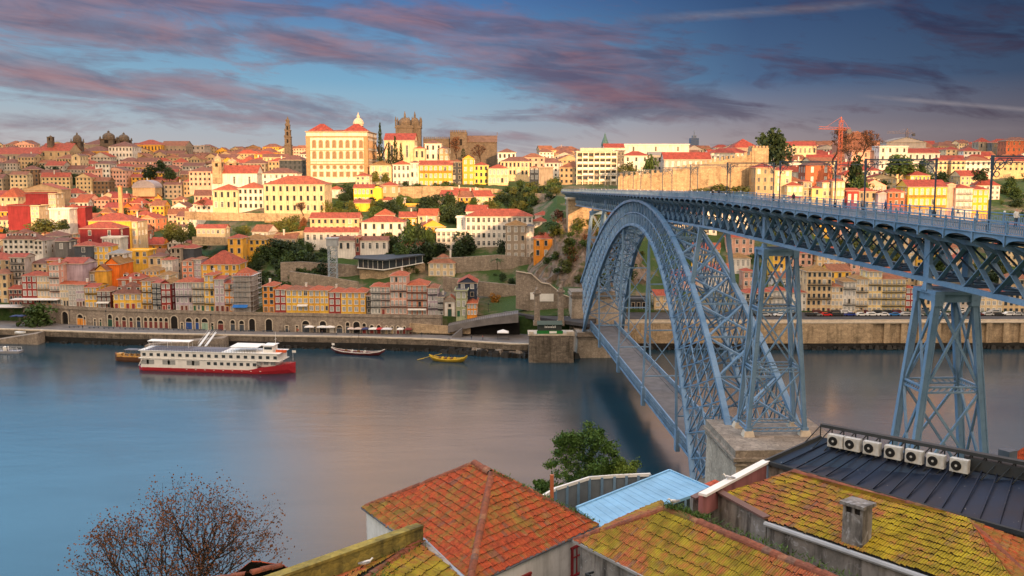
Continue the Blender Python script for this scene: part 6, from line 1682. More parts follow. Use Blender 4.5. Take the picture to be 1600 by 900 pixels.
# name each ordinary house by its look and its nearest landmark
def side_word(dx, dy):
    if abs(dx) > 2.2 * abs(dy): return 'right of' if dx > 0 else 'left of'
    if abs(dy) > 2.2 * abs(dx): return 'above' if dy < 0 else 'below'
    return ('up and ' if dy < 0 else 'down and ') + ('right from' if dx > 0 else 'left from')
RN = dict(t='terracotta', r='red', d='dark red', b='brown', o='mossy', R='crimson', g='grey', s='slate')
grp = {}
for o, px, y, D, col, fl, rc in FREE:
    best = min(REFS, key=lambda q: (q[0] - px) ** 2 + ((q[1] - y) * 1.4) ** 2)
    dx, dy = px - best[0], y - best[1]
    key = '%s %s-storey %s-roofed house %s %s' % (CN[col], FLN[min(fl, 8)], RN[rc], side_word(dx, dy), best[2])
    grp.setdefault(key, []).append((math.hypot(dx, dy * 1.4), o))
for key, L in grp.items():
    L.sort(key=lambda q: q[0])
    for i, (_, o) in enumerate(L):
        lab = key if len(L) == 1 else '%s %s' % (('nearest', 'second', 'third', 'fourth', 'fifth', 'sixth', 'seventh', 'eighth', 'ninth', 'tenth', 'eleventh', 'twelfth')[min(i, 11)], key)
        o['label'] = lab
for o in list(bpy.data.objects):
    if '_info' in o.keys(): del o['_info']
# ------------------------------------------------------------------ vegetation
def leaf_quad(mb, c, s, r, tone, long=1.35):
    n = Vector((r.gauss(0, 1), r.gauss(0, 1), r.gauss(.35, .8)))
    if n.length < .1: n = Vector((0, 0, 1))
    n.normalize(); a = n.orthogonal().normalized(); b = n.cross(a); t = r.uniform(0, 6.28)
    a, b = a * math.cos(t) + b * math.sin(t), b * math.cos(t) - a * math.sin(t)
    a *= s * long / 2; b *= s / 2; mb.cv = tone
    mb.face([c - a, c - a * .2 - b, c + a, c - a * .2 + b])
CR = {}
def crown_mesh(kind, mat, seed, n=None):
    """a crown one unit high and about one unit wide, base at z=0"""
    k = (kind, mat, seed)
    if k in CR: return CR[k]
    r = random.Random(seed * 17 + len(kind)); mb = MB()
    if kind in ('round', 'bush', 'flat'):
        n = n or (1000 if kind != 'bush' else 420); blobs = []
        for i in range(11 if kind != 'bush' else 7):
            a = r.uniform(0, 6.28); q = r.uniform(0, .34)
            blobs.append((Vector((q * math.cos(a), q * math.sin(a), r.uniform(.28, .80) if kind != 'bush' else r.uniform(.2, .62))), r.uniform(.13, .24), r.uniform(-.25, .25)))
        if kind != 'bush':
            for i in range(5): a = i * 1.26 + seed; blobs.append((Vector((.24 * math.cos(a), .24 * math.sin(a), .24)), .19, r.uniform(-.3, .1)))
            blobs.append((Vector((0, 0, .5)), .28, -.1))
        for i in range(n):
            c, R_, t = r.choice(blobs); d = Vector((r.gauss(0, 1), r.gauss(0, 1), r.gauss(0, 1))).normalized() * R_ * r.uniform(.55, 1.12)
            p = c + d; 
            if p.z < .02: p.z = r.uniform(.02, .2)
            leaf_quad(mb, p, r.uniform(.05, .095), r, min(1, max(0, .5 + t + r.uniform(-.3, .3))))
    elif kind == 'conifer':
        for i in range(n or 900):
            z = r.uniform(.02, 1.0) ** .9; tier = .55 + .45 * abs(math.sin(z * 24)); R_ = (.30 * (1 - z) ** .75 + .015) * tier
            a = r.uniform(0, 6.28); q = R_ * r.uniform(.35, 1.1)
            leaf_quad(mb, Vector((q * math.cos(a), q * math.sin(a), z - q * .25)), r.uniform(.025, .05), r, r.uniform(.1, .8))
    elif kind == 'cypress':
        for i in range(n or 500):
            z = r.uniform(.0, 1.0); R_ = .17 * math.sin(math.pi * min(1, z * .9 + .1)) ** .6 + .02; a = r.uniform(0, 6.28); q = R_ * r.uniform(.5, 1.1)
            leaf_quad(mb, Vector((q * math.cos(a), q * math.sin(a), z)), r.uniform(.03, .055), r, r.uniform(.1, .8))
    elif kind == 'palm':
        for i in range(26):
            a = r.uniform(0, 6.28); e = r.uniform(-.3, .9); p = Vector((0, 0, .75)); mb.cv = r.uniform(.2, .9)
            d = Vector((math.cos(a) * math.cos(e), math.sin(a) * math.cos(e), math.sin(e)))
            for j in range(5):
                q = p + d * .1; w = Vector((-math.sin(a), math.cos(a), 0)) * (.05 * (1 - j / 6)); mb.face([p - w, q - w * .8, q + w * .8, p + w]); p = q; d = (d + Vector((0, 0, -.28))).normalized()
    CR[k] = mb.mesh('crown', [M[mat]], cols=True); return CR[k]
def bare_mesh(seed, depth=5, spread=.55, leaves=None, thick=.030, fine=.0022, nleaf=3, lsize=.008):
    """branches of a leafless tree, one unit high; a few dry leaves or buds if LEAVES"""
    r = random.Random(seed); mb = MB(); tips = []
    def grow(p, d, l, rad, lev):
        n = 3 if lev > 1 else 2; q = p; e = d.copy()
        for i in range(n):
            e = (e + Vector((r.gauss(0, .13), r.gauss(0, .13), r.gauss(.03, .08)))).normalized(); q2 = q + e * (l / n)
            mb.tube(q, q2, rad * (1 - .3 * i / n), rad * (1 - .3 * (i + 1) / n), 5 if rad > .006 else 3, 0, False); q = q2
            if lev < depth - 1 and lev > 0 and r.random() < .45:
                side_ = (e + Vector((r.gauss(0, .8), r.gauss(0, .8), r.gauss(.2, .4)))).normalized(); grow(q, side_, l * .55, rad * .5, lev + 1 if lev + 2 > depth else lev + 2)
        if lev >= depth: tips.append(q); return
        for i in range(3 if lev < 3 else r.choice((2, 3))):
            a = r.uniform(0, 6.28); s = spread * r.uniform(.6, 1.3)
            u = e.orthogonal().normalized(); w = e.cross(u)
            dd = (e + (u * math.cos(a) + w * math.sin(a)) * s + Vector((0, 0, .08))).normalized()
            grow(q, dd, l * r.uniform(.66, .86), max(fine, rad * .58), lev + 1)
    return mb, grow, tips
def bare_crown(seed, mat_leaf, **kw):
    nl = kw.pop('nleaf', 3); ls = kw.pop('lsize', .008)
    mb, grow, tips = bare_mesh(seed, **kw); r = random.Random(seed)
    grow(Vector((0, 0, 0)), Vector((0, 0, 1)), .24, .022, 0)
    zmax = max(v[2] for v in mb.v); mb.v = [(x / zmax, y / zmax, z / zmax) for x, y, z in mb.v]; tips = [t / zmax for t in tips]
    tw = mb.mesh('branches', [M['bark']])
    lf = MB()
    for t in tips:
        for _ in range(nl): leaf_quad(lf, t + Vector((r.gauss(0, .022), r.gauss(0, .022), r.gauss(0, .022))), ls * r.uniform(.6, 1.4), r, r.random())
    return tw, (lf.mesh('dry_leaves', [M[mat_leaf]], cols=True) if nl else None)
TK = MB(); TK.tube((0, 0, -.25), (0, 0, .42), .045, .03, 7); TK.tube((0, 0, .35), (.16, .05, .62), .022, .012, 5); TK.tube((0, 0, .35), (-.13, .1, .65), .022, .012, 5); TK.tube((0, 0, .4), (.0, -.12, .66), .02, .01, 5)
TRUNK = TK.mesh('trunk', [M['bark']])
def tree(px, yb, yt, D, kind, mat, label=None, width=None, name='tree', group=None, cat='tree', seed=None):
    A = U(px, yb, D); h = U(px, yt, D).z - A.z; r = random.Random(int(px * 31 + yb))
    o = empty(name, A, r.uniform(0, 6.28)); o['category'] = cat
    if label: o['label'] = label
    if group: o['group'] = group
    w = (width * D / F) if width else h * (1.05 if kind in ('round', 'bush', 'flat') else 1.0)
    if kind == 'bare':
        tw, lf = BARE[(seed or int(px)) % 2]
        put('trunk', tw, o, (0, 0, 0), 0, None, (w, w, h))
        if lf: put('crown', lf, o, (0, 0, 0), 0, None, (w, w, h))
        return o
    if kind != 'bush': put('trunk', TRUNK, o, (0, 0, 0), 0, None, (h * .8, h * .8, h))
    put('crown', crown_mesh(kind, mat, (seed if seed is not None else int(px)) % 3), o, (0, 0, -h * .02 if kind == 'bush' else -h * .10 if kind == 'round' else 0), 0, None, (w * 1.25, w * 1.25, h * (1.3 if kind == 'bush' else 1.25 if kind == 'round' else 1)))
    return o
BARE = [bare_crown(5, 'leaf_rust', depth=5, nleaf=4, lsize=.022, fine=.0035), bare_crown(9, 'leaf_rust', depth=5, nleaf=3, lsize=.02, fine=.0035)]
for a in [
 (57, 509, 477, 391, 'round', 'leaf', 'round clipped dark green tree on the quay before the arcade', 52),
 (595, 282, 192, 584, 'conifer', 'leaf_dark', 'tallest dark conifer right beside the hilltop palace', 24),
 (618, 282, 213, 582, 'conifer', 'leaf_dark', 'second dark conifer right of the tallest one by the palace', 26),
 (608, 282, 222, 581, 'conifer', 'leaf_dark', 'narrow dark conifer between the two taller ones by the palace', 18),
 (627, 282, 223, 583, 'conifer', 'leaf_dark', 'rightmost of the dark conifers by the palace', 20),
 (545, 315, 289, 536, 'round', 'leaf_dark', 'dark tree left of the brilliant yellow house', 24),
 (586, 284, 268, 566, 'round', 'leaf_olive', 'rounded shrub tree before the cream house right of the palace', 16),
 (602, 284, 270, 566, 'round', 'leaf_olive', 'second rounded shrub tree before the cream house right of the palace', 14),
 (268, 373, 346, 470, 'round', 'leaf_olive', 'sunlit yellow-green tree at the left end of the garden terraces', 24),
 (283, 378, 354, 466, 'round', 'leaf_olive', 'lower yellow-green tree among the garden terraces', 20),
 (300, 374, 350, 475, 'round', 'leaf', 'green tree before the long low garden house', 18),
 (455, 362, 337, 484, 'round', 'leaf_olive', 'left of the olive trees under the sunlit garden wall', 28),
 (474, 364, 342, 482, 'round', 'leaf_rust', 'rust-brown small tree under the sunlit garden wall', 18),
 (430, 364, 346, 484, 'round', 'leaf_olive', 'small olive tree under the sunlit garden wall', 20),
 (474, 337, 316, 496, 'bare', 'leaf_rust', 'bare brownish tree in front of the big cream convent block', 30),
 (508, 334, 312, 502, 'round', 'leaf_olive', 'olive tree at the right corner of the big cream convent block', 20),
 (322, 325, 312, 515, 'bare', 'leaf_rust', 'bare pinkish tree left of the arched convent loggia', 26),
 (575, 332, 318, 515, 'bare', 'leaf_rust', 'bare tree between yellow lean-to and rampart cottages', 24),
 (640, 398, 352, 448, 'round', 'leaf', 'tall green tree right of the white two-storey building', 34),
 (655, 402, 350, 450, 'round', 'leaf_dark', 'dark bushy tree above the glass pavilion', 34),
 (672, 400, 360, 446, 'round', 'leaf', 'green tree just left of the modern ribbon-window building', 26),
 (628, 404, 384, 436, 'round', 'leaf', 'round green tree behind the glass pavilion roof', 24),
 (777, 418, 402, 424, 'palm', 'leaf', 'palm tree on the lawn below the bare stone house', 26),
 (785, 396, 376, 440, 'round', 'leaf_dark', 'dark tree beside the arches of the white hospital', 18),
 (773, 477, 459, 394, 'round', 'leaf_orange', 'small autumn orange tree beside the road', 17),
 (1212, 256, 206, 560, 'round', 'leaf_dark', 'big dark evergreen right of the square wall tower', 50),
 (1194, 252, 214, 600, 'round', 'leaf_dark', 'dark evergreen partly behind the square wall tower', 28),
 (1014, 284, 246, 530, 'round', 'leaf', 'round green tree behind the left part of the medieval wall', 24),
 (982, 282, 254, 535, 'round', 'leaf_olive', 'brownish green tree behind the left end of the medieval wall', 26),
 (1335, 304, 250, 530, 'round', 'leaf_dark', 'tall dark tree right of the shrouded red house', 32),
 (1345, 308, 274, 520, 'round', 'leaf', 'lower green tree in front of the tall dark one', 28),
 (1405, 272, 242, 570, 'round', 'leaf', 'spreading evergreen before the white square block', 46),
 (1440, 272, 250, 580, 'round', 'leaf', 'small evergreen right of the spreading one', 18),
 (1532, 282, 264, 560, 'round', 'leaf_dark', 'round dark bush tree on the right slope', 24),
 (1300, 256, 200, 620, 'bare', 'leaf_rust', 'big bare reddish tree behind the red crane', 62),
 (1342, 256, 204, 640, 'bare', 'leaf_rust', 'bare reddish tree in front of the gabled hall', 56),
 (1325, 262, 222, 600, 'bare', 'leaf_rust', 'smaller bare tree right of the red crane mast', 50),
 (716, 262, 214, 590, 'bare', 'leaf_rust', 'bare tree in front of the crenellated cathedral choir', 30),
 (752, 262, 226, 586, 'bare', 'leaf_rust', 'bare tree in front of the dark cathedral roof', 30),
 (724, 256, 232, 588, 'cypress', 'leaf_dark', 'dark cypress under the cathedral choir', 18),
 (50, 266, 255, 770, 'round', 'leaf_dark', 'round dark tree under the long grey convent', 16),
 (85, 268, 260, 770, 'round', 'leaf_dark', 'small dark tree under the gabled convent church', 14),
 (265, 280, 262, 740, 'round', 'leaf_dark', 'dark tree left of the pink three-storey house', 20),
 (235, 278, 258, 760, 'round', 'leaf_dark', 'dark tree below the long tan college', 22),
 (252, 268, 252, 760, 'round', 'leaf_dark', 'dark tree on the shaded hillside under the dark church front', 22),
 (70, 362, 342, 505, 'round', 'leaf_olive', 'wide green and rust garden tree left of the yellow blocks', 44),
 (100, 358, 343, 512, 'round', 'leaf_dark', 'dark garden tree beside the plain white cube house', 18),
 (1150, 306, 286, 500, 'bush', 'leaf_olive', 'yellow-green bush at the foot of the medieval wall', 40),
 (1125, 306, 288, 503, 'bush', 'leaf_olive', 'second yellow-green bush at the foot of the medieval wall', 34),
 (1098, 306, 294, 506, 'bush', 'leaf_olive', 'low yellow-green bush at the foot of the medieval wall', 30),
]:
    tree(*a[:6], label=a[6], width=a[7])
# shrubs on the green slopes: nothing tells them apart
def shrubs(region, n, mats, lab, grp, hr, seed, kinds=('bush',)):
    nm = 'vine' if 'vine' in lab else 'cliff_bush' if 'cliff' in lab else 'garden_bush' if 'garden' in lab else 'shrub'
    r = random.Random(seed); m = 0; tries = 0
    while m < n and tries < n * 30:
        tries += 1
        px = r.uniform(region[0], region[1]); D = r.uniform(region[2], region[3]); x = (px - 800) / F * D; z = TZ(x, D)
        w = r.uniform(*hr)
        if any(abs(x - c[0]) < c[2] / 2 + w * .3 and c[1] - 1.5 < D < c[1] + c[3] + 1 for c in FOOT): continue
        yb = proj((x, D, z))[1]; yt = proj((x, D, z + w * r.uniform(.7, 1.2)))[1]
        k = r.choice(kinds)
        o = tree(px, yb, yt, D, k, r.choice(mats), lab, w * 1.2 * F / D, nm if k == 'bush' else 'small_tree', grp, 'shrub' if k == 'bush' else 'tree', seed=m)
        m += 1
shrubs((376, 452, 412, 450), 34, ['leaf', 'leaf', 'leaf_dark'], 'low green shrub on the grassy slope right of the ochre houses', 'shrubs on the green slope right of the ochre houses', (2.5, 5.5), 41)
shrubs((452, 515, 420, 452), 22, ['leaf_dark', 'leaf'], 'dark shrub on the slope left of the steel lift tower', 'dark shrubs left of the lift tower', (3, 6), 42)
shrubs((290, 480, 476, 492), 40, ['leaf_olive', 'leaf_olive', 'leaf'], 'sunlit vine or shrub hanging on the terraces under the cream convents', 'sunlit shrubs on the convent terraces', (2.5, 5), 43)
shrubs((280, 480, 452, 475), 26, ['leaf_olive', 'leaf'], 'shrub on the ruined garden terraces', 'shrubs on the ruined terraces', (2, 4.5), 44)
shrubs((600, 690, 430, 470), 34, ['leaf', 'leaf_dark', 'leaf_olive'], 'shrub in the green gap between white buildings and pavilion', 'shrubs in the green gap above the pavilion', (3, 6), 45)
shrubs((680, 840, 405, 428), 20, ['leaf', 'leaf_dark'], 'low shrub on the lawn below the hospital', 'shrubs on the hospital lawn', (1.5, 3.5), 46)
shrubs((735, 880, 470, 545), 48, ['leaf', 'leaf_olive', 'leaf_dark'], 'shrub on the hanging garden slope under the hilltop houses', 'shrubs of the hanging garden', (3, 6.5), 47)
rc_ = random.Random(48)
for i in range(60):
    v = rc_.choice([q for q in CLIFF if 20 < q[2] < 56 and 848 < 800 + F * q[0] / q[1] < 990]); w_ = rc_.uniform(3, 6.5); x_, y_, z_ = v[0] + rc_.uniform(-2, 2), v[1] - .6, v[2] + rc_.uniform(-1.5, .5)
    p_ = proj((x_, y_, z_)); t_ = proj((x_, y_, z_ + w_))
    tree(p_[0], p_[1], t_[1], y_, 'bush', rc_.choice(['leaf_olive', 'leaf_olive', 'leaf_rust', 'leaf']), 'autumn coloured shrub on the cliff left of the bridge', w_ * 1.2 * F / y_, 'cliff_bush', 'shrubs on the cliff', 'shrub', seed=i)
shrubs((930, 1010, 430, 480), 30, ['leaf_olive', 'leaf'], 'shrub on the rocky slope seen through the iron arch', 'shrubs behind the arch', (3, 6), 49)
shrubs((1060, 1640, 396, 500), 40, ['leaf', 'leaf_dark', 'leaf_olive'], 'shrub among the houses behind the bridge truss', 'shrubs behind the truss', (2.5, 5.5), 50)
shrubs((1540, 1640, 500, 600), 16, ['leaf_olive', 'leaf'], 'shrub on the bare slope at the right picture edge', 'shrubs on the bare right slope', (2, 4.5), 51)
shrubs((500, 760, 530, 575), 40, ['leaf_olive', 'leaf', 'leaf_dark'], 'garden shrub between the sunlit hilltop houses', 'shrubs between the hilltop houses', (2, 4.5), 52)
shrubs((-20, 330, 440, 700), 40, ['leaf_dark', 'leaf'], 'small dark tree between the roofs of the left quarter', 'small trees between the left roofs', (4, 7), 53, ('round',))
shrubs((1240, 1620, 540, 720), 34, ['leaf_dark', 'leaf'], 'small dark tree between the houses of the upper right slope', 'small trees on the upper right slope', (5, 9), 54, ('round',))
shrubs((-20, 440, 740, 1000), 26, ['leaf_dark'], 'small dark tree on the shaded far left hill', 'small trees on the far left hill', (6, 10), 55, ('round',))
shrubs((590, 730, 436, 520), 30, ['leaf_dark', 'leaf_dark', 'leaf'], 'dark leafy tree on the slope left of the hospital', 'dark trees left of the hospital', (5, 9), 56, ('round',))
shrubs((740, 880, 500, 552), 22, ['leaf', 'leaf_dark', 'leaf_olive'], 'leafy tree on the hanging garden slope', 'trees of the hanging garden', (4, 7), 57, ('round',))
shrubs((480, 600, 500, 545), 24, ['leaf_olive', 'leaf', 'leaf_dark'], 'small sunlit tree below the palace', 'small trees below the palace', (3, 6), 58, ('round', 'bush'))
shrubs((370, 520, 424, 470), 26, ['leaf_dark', 'leaf'], 'dark leafy tree on the slope beside the lift tower', 'dark trees beside the lift tower', (4, 8), 59, ('round',))
shrubs((1080, 1640, 400, 520), 40, ['leaf_dark', 'leaf', 'leaf_olive'], 'leafy tree between the houses behind the bridge truss', 'trees behind the truss', (5, 9), 60, ('round',))
# young plants growing out of the river wall and cliff
r = random.Random(5)
# ---- the two near trees
def near_tree():
    A = U(916, 812, 118); A.z = 17.0
    o = empty('tree', A); tag(o, 'leafy green tree by the water in front of the near river bank', 'tree'); mb = MB(); r = random.Random(3)
    mb.tube((0, 0, -1), (.2, 0, 6), .45, .32, 8); tips = []
    for i in range(11):
        a = r.uniform(0, 6.28); p = Vector((.2, 0, r.uniform(3.5, 6.5))); q = p + Vector((math.cos(a) * r.uniform(2, 4), math.sin(a) * r.uniform(2, 4), r.uniform(3, 8))); mb.tube(p, q, .16, .05, 5); tips.append(q)
        for k in range(3): q2 = q.lerp(p, r.uniform(0, .4)) + Vector((r.gauss(0, 1.2), r.gauss(0, 1.2), r.uniform(.3, 2))); mb.tube(q.lerp(p, .2), q2, .06, .02, 4)
    mb.build('trunk', M['bark'], o); 
    for nm, mat, blobs, n in (('crown', 'leaf_near', [(-3.2, 0, 11.5, 3.4), (-.4, .5, 14.2, 3.3), (1.6, 0, 13.2, 2.8), (-3.6, .4, 8.4, 2.7), (0, 0, 9.4, 3.4), (2.6, 0, 9.8, 2.7), (-4.4, 0, 6.0, 1.9), (-1.8, -1, 6.2, 2.6), (1.2, -1, 6.4, 2.6), (.6, .4, 16.4, 1.6), (-2.0, 0, 15.6, 1.5), (3.4, .5, 12.0, 1.6), (-5.2, .2, 9.4, 1.6), (-1.5, .5, 8.0, 3.0), (1.0, .6, 11.4, 3.0), (-2.2, .3, 10, 3.2), (.2, -.4, 7.2, 3.0)], 42000),
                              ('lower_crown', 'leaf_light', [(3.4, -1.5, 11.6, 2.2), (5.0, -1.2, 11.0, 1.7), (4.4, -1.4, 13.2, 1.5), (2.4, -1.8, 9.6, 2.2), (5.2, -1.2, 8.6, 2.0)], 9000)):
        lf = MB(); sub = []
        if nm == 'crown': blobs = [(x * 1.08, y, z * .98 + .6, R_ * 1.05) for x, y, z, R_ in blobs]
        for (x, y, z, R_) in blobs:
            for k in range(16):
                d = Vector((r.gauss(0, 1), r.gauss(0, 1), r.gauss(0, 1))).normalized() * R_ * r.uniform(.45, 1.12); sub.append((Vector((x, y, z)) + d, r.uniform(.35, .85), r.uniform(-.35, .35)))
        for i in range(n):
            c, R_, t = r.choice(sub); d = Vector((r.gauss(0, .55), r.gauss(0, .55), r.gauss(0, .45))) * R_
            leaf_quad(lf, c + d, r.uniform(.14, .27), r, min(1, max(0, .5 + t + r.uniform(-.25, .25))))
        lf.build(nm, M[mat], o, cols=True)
near_tree()
def near_bare():
    A = Vector((-25.0, 72, 27.0))
    o = empty('bare_tree', A); tag(o, 'bare spreading tree with reddish seed heads by the water, lower left', 'tree'); r = random.Random(12); mb = MB(); lf = MB(); tips = []
    def grow(p, d, l, rad, lev):
        n = 4 if lev < 3 else 3; q = p; e = d.copy()
        for i in range(n):
            e = (e + Vector((r.gauss(0, .12), r.gauss(0, .12), r.gauss(.015, .07)))).normalized(); q2 = q + e * (l / n)
            k0, k1 = 1 - .32 * i / n, 1 - .32 * (i + 1) / n
            mb.tube(q, q2, rad * k0, rad * k1, 7 if lev < 2 else 4 if lev < 4 else 3, 0, False); q = q2
            if 1 <= lev < 5 and r.random() < .5:
                s = (e + Vector((r.gauss(0, .7), r.gauss(0, .7), r.gauss(.25, .4)))).normalized(); grow(q, s, l * .55, max(.011, rad * .45), lev + 2)
        if lev >= 5:
            tips.append(q); return
        for i in range((4, 3, 3, 2, 2)[lev]):
            a = r.uniform(0, 6.28); u = e.orthogonal().normalized(); w = e.cross(u); sp = (.75, .62, .5, .5, .55)[lev] * r.uniform(.6, 1.3)
            dd = (e + (u * math.cos(a) + w * math.sin(a)) * sp); dd.z += .10; grow(q, dd.normalized(), l * r.uniform(.66, .84), max(.011, rad * .6), lev + 1)
    for a, t, l in ((.3, .45, 4.6), (1.5, .5, 4.8), (2.6, .62, 4.6), (3.6, .55, 4.6), (4.7, .42, 4.8), (5.6, .65, 4.4), (0, .08, 5.0)):
        grow(Vector((0, 0, 4.2)), Vector((math.cos(a) * t, math.sin(a) * t, .85)).normalized(), l, .17, 1)
    mb.tube((0, 0, -2), (0, 0, 4.3), .42, .30, 9, 0, False)
    zmax = max(v[2] for v in mb.v); xs = max(abs(v[0]) for v in mb.v); kz, kx = 16.4 / zmax, 8.4 / xs
    mb.v = [(x * kx, y * kx, z * kz) for x, y, z in mb.v]
    mb.build('trunk', M['bark'], o)
    for t in tips:
        c = Vector((t.x * kx, t.y * kx, t.z * kz))
        for k in range(r.choice((8, 11, 14))): leaf_quad(lf, c + Vector((r.gauss(0, .42), r.gauss(0, .42), r.gauss(0, .42))), r.uniform(.09, .19), r, r.random(), 1.1)
    lf.build('seed_heads', M['leaf_rust'], o, cols=True)
near_bare()
# ------------------------------------------------------------------ far bank: pylons, kiosk, roads, boats, cars, awnings, people
def hull(mb, st, m=0):
    """st: list of (x, half width at rail, half width at keel, z rail, z keel)"""
    i = len(mb.v)
    for x, a, b, zr, zk in st: mb.v += [(x, -a, zr), (x, -(a * .75 + b * .25), zr * .5 + zk * .5), (x, -b, zk), (x, b, zk), (x, (a * .75 + b * .25), zr * .5 + zk * .5), (x, a, zr)]
    n = len(st)
    for k in range(n - 1):
        for j in range(5):
            a = i + k * 6 + j; mb.f.append((a, a + 6, a + 7, a + 1)); mb.m.append(m); mb.c.append(1)
        a = i + k * 6; mb.f.append((a, a + 5, a + 11, a + 6)); mb.m.append(m + 1 if False else m); mb.c.append(1)
    mb.f.append(tuple(i + j for j in range(6))); mb.m.append(m); mb.c.append(1); e = i + (n - 1) * 6; mb.f.append(tuple(e + j for j in range(5, -1, -1))); mb.m.append(m); mb.c.append(1)
# river cruise ship
def ship():
    A, B = UZ(226, 575, 0), UZ(462, 582, 0); d = B - A; L = d.length; yaw = math.atan2(d.y, d.x)
    r0 = empty('cruise_ship', (A + B) / 2, yaw); tag(r0, 'white three-deck river cruise ship with dark red hull moored at the far quay', 'ship')
    h = L / 2; mb = MB()
    hull(mb, [(-h, 3.6, 3.0, 1.5, -.6), (-h + 1.5, 4.4, 4.0, 1.25, -.6), (h * .45, 4.6, 4.2, 1.25, -.6), (h * .62, 4.5, 4.0, 2.2, -.6), (h * .80, 3.5, 2.6, 2.8, -.6), (h * .93, 1.9, .9, 3.2, -.6), (h, .25, .1, 3.6, -.2)]); mb.build('hull', M['gloss'], r0, (.36, .02, .03))
    mb = MB(); x0, x1 = -h * .985, h * .86
    mb.box((-h * .2, 0, 2.75), (h * 1.52, 8.6, 3.2), 0); mb.box(((x0 + x1) / 2, 0, 5.55), (x1 - x0 - 1.5, 8.7, 2.5), 0); mb.box((h * .66, 0, 3.5), (h * .26, 6.6, 2.4), 0)
    mb.box(((x0 + x1) / 2, 0, 4.32), (x1 - x0, 9.1, .16), 0); mb.box(((x0 + x1) / 2, 0, 6.88), (x1 - x0, 9.1, .18), 0)
    mb.beam((-h * .985, 4.3, 1.8), (-h * .93, 4.3, 4.3), .6, .2); mb.beam((-h * .985, -4.3, 1.8), (-h * .93, -4.3, 4.3), .6, .2); mb.build('superstructure', M['white'], r0)
    wu = MB(); wu.box((0, 0, 0), (1.15, .1, 1.0)); wum = wu.mesh('window', [M['pane']]); wl = MB(); wl.box((0, 0, 0), (2.6, .1, 1.5)); wlm = wl.mesh('window', [M['pane_pale']])
    for k in range(19): put('window', wum, r0, (x0 + 2 + (x1 - x0 - 3.5) * k / 18, -4.37, 5.6))
    for x in (-.90, -.83, -.62, -.55, -.30, -.23): put('window', wlm, r0, (h * x, -4.32, 3.1))
    for k in range(8): put('window', wum, r0, (h * (-.06 + .085 * k), -4.32, 3.1))
    for k in range(3): put('window', wlm, r0, (h * (.58 + .09 * k), -4.0 if k == 0 else -3.36, 3.4), 0, None, (.6, 1, .7))
    mb = MB()
    for sy in (-1, 1):
        for z in (7.35, 7.8): mb.beam((x0, sy * 4.4, z), (h * .55, sy * 4.4, z), .05)
        for k in range(46): x = x0 + (h * .55 - x0) * k / 45; mb.box((x, sy * 4.4, 7.4), (.05, .05, .95))
    mb.build('deck_railing', M['rail'], r0)
    mb = MB(); mb.box((-h * .40, 0, 7.0), (h * 1.0, 8.2, .06)); mb.build('sun_deck', M['obj'], r0, (.12, .11, .13))
    mb = MB(); mb.prism([(h * .20, -3.2, 8.5), (h * .56, -3.2, 8.5), (h * .56, 3.4, 8.7), (h * .20, 3.4, 8.7)], (0, 0, .16))
    for x in (.24, .40, .56):
        for y in (-3, 3): mb.beam((h * x, y, 7), (h * x, y, 8.5), .1)
    mb.build('sun_awning', M['white'], r0)
    mb = MB(); mb.prism([(-h * .97, 1.0, 9.0), (-h * .40, 1.0, 9.0), (-h * .40, 4.2, 9.15), (-h * .97, 4.2, 9.15)], (0, 0, .12))
    for x in (-.95, -.7, -.42):
        for y in (1.2, 4.0): mb.beam((h * x, y, 7), (h * x, y, 9.05), .1)
    mb.build('stern_awning', M['white'], r0)
    mb = MB(); mb.box((h * .68, 0, 8.0), (h * .12, 4.6, 2.2)); mb.box((h * .685, 0, 9.2), (h * .15, 5.2, .14)); mb.box((h * .685, -2.33, 8.3), (h * .1, .06, .8), 1); mb.build('wheelhouse', [M['white'], M['pane']], r0)
    mb = MB(); mb.tube((h * .75, 0, 7), (h * .75, 0, 13.5), .1, .05, 6); mb.beam((h * .75, -1, 11), (h * .75, 1, 11), .07); mb.tube((h * .97, 0, 4), (h * .97, 0, 7.4), .05, .04, 5); mb.build('mast', M['white'], r0)
    mb = MB(); mb.box((h * .985, 0, 7.0), (1.3, .03, .8)); mb.build('flag', M['white'], r0)
    for x in (.80, .84, .88): 
        mb = MB(); mb.box((h * x, -1.4, 7.3), (1.3, 1.0, .8)); mb.build('life_raft', M['obj'], r0, (.6, .10, .03))
    mb = MB()
    for k in range(9): mb.box((h * (-.35 + .12 * k), -4.52 + .02, .95), (.5, .12, .16), 0)
    mb.build('porthole_strip', M['white'], r0)
ship()
mb = MB()
for px in (311, 321):
    a, b = UZ(px, 541, 7.2), at_line(QUAY, px + 9, 5.2); mb.beam(a, b + Vector((0, .8, 0)), .8, .12); 
    for s in (-.4, .4): mb.beam(a + Vector((s, 0, .9)), b + Vector((s, .8, .9)), .06)
tag(mb.build('gangway', M['white']), 'pair of white gangways leading from the cruise ship up to the quay', 'gangway')
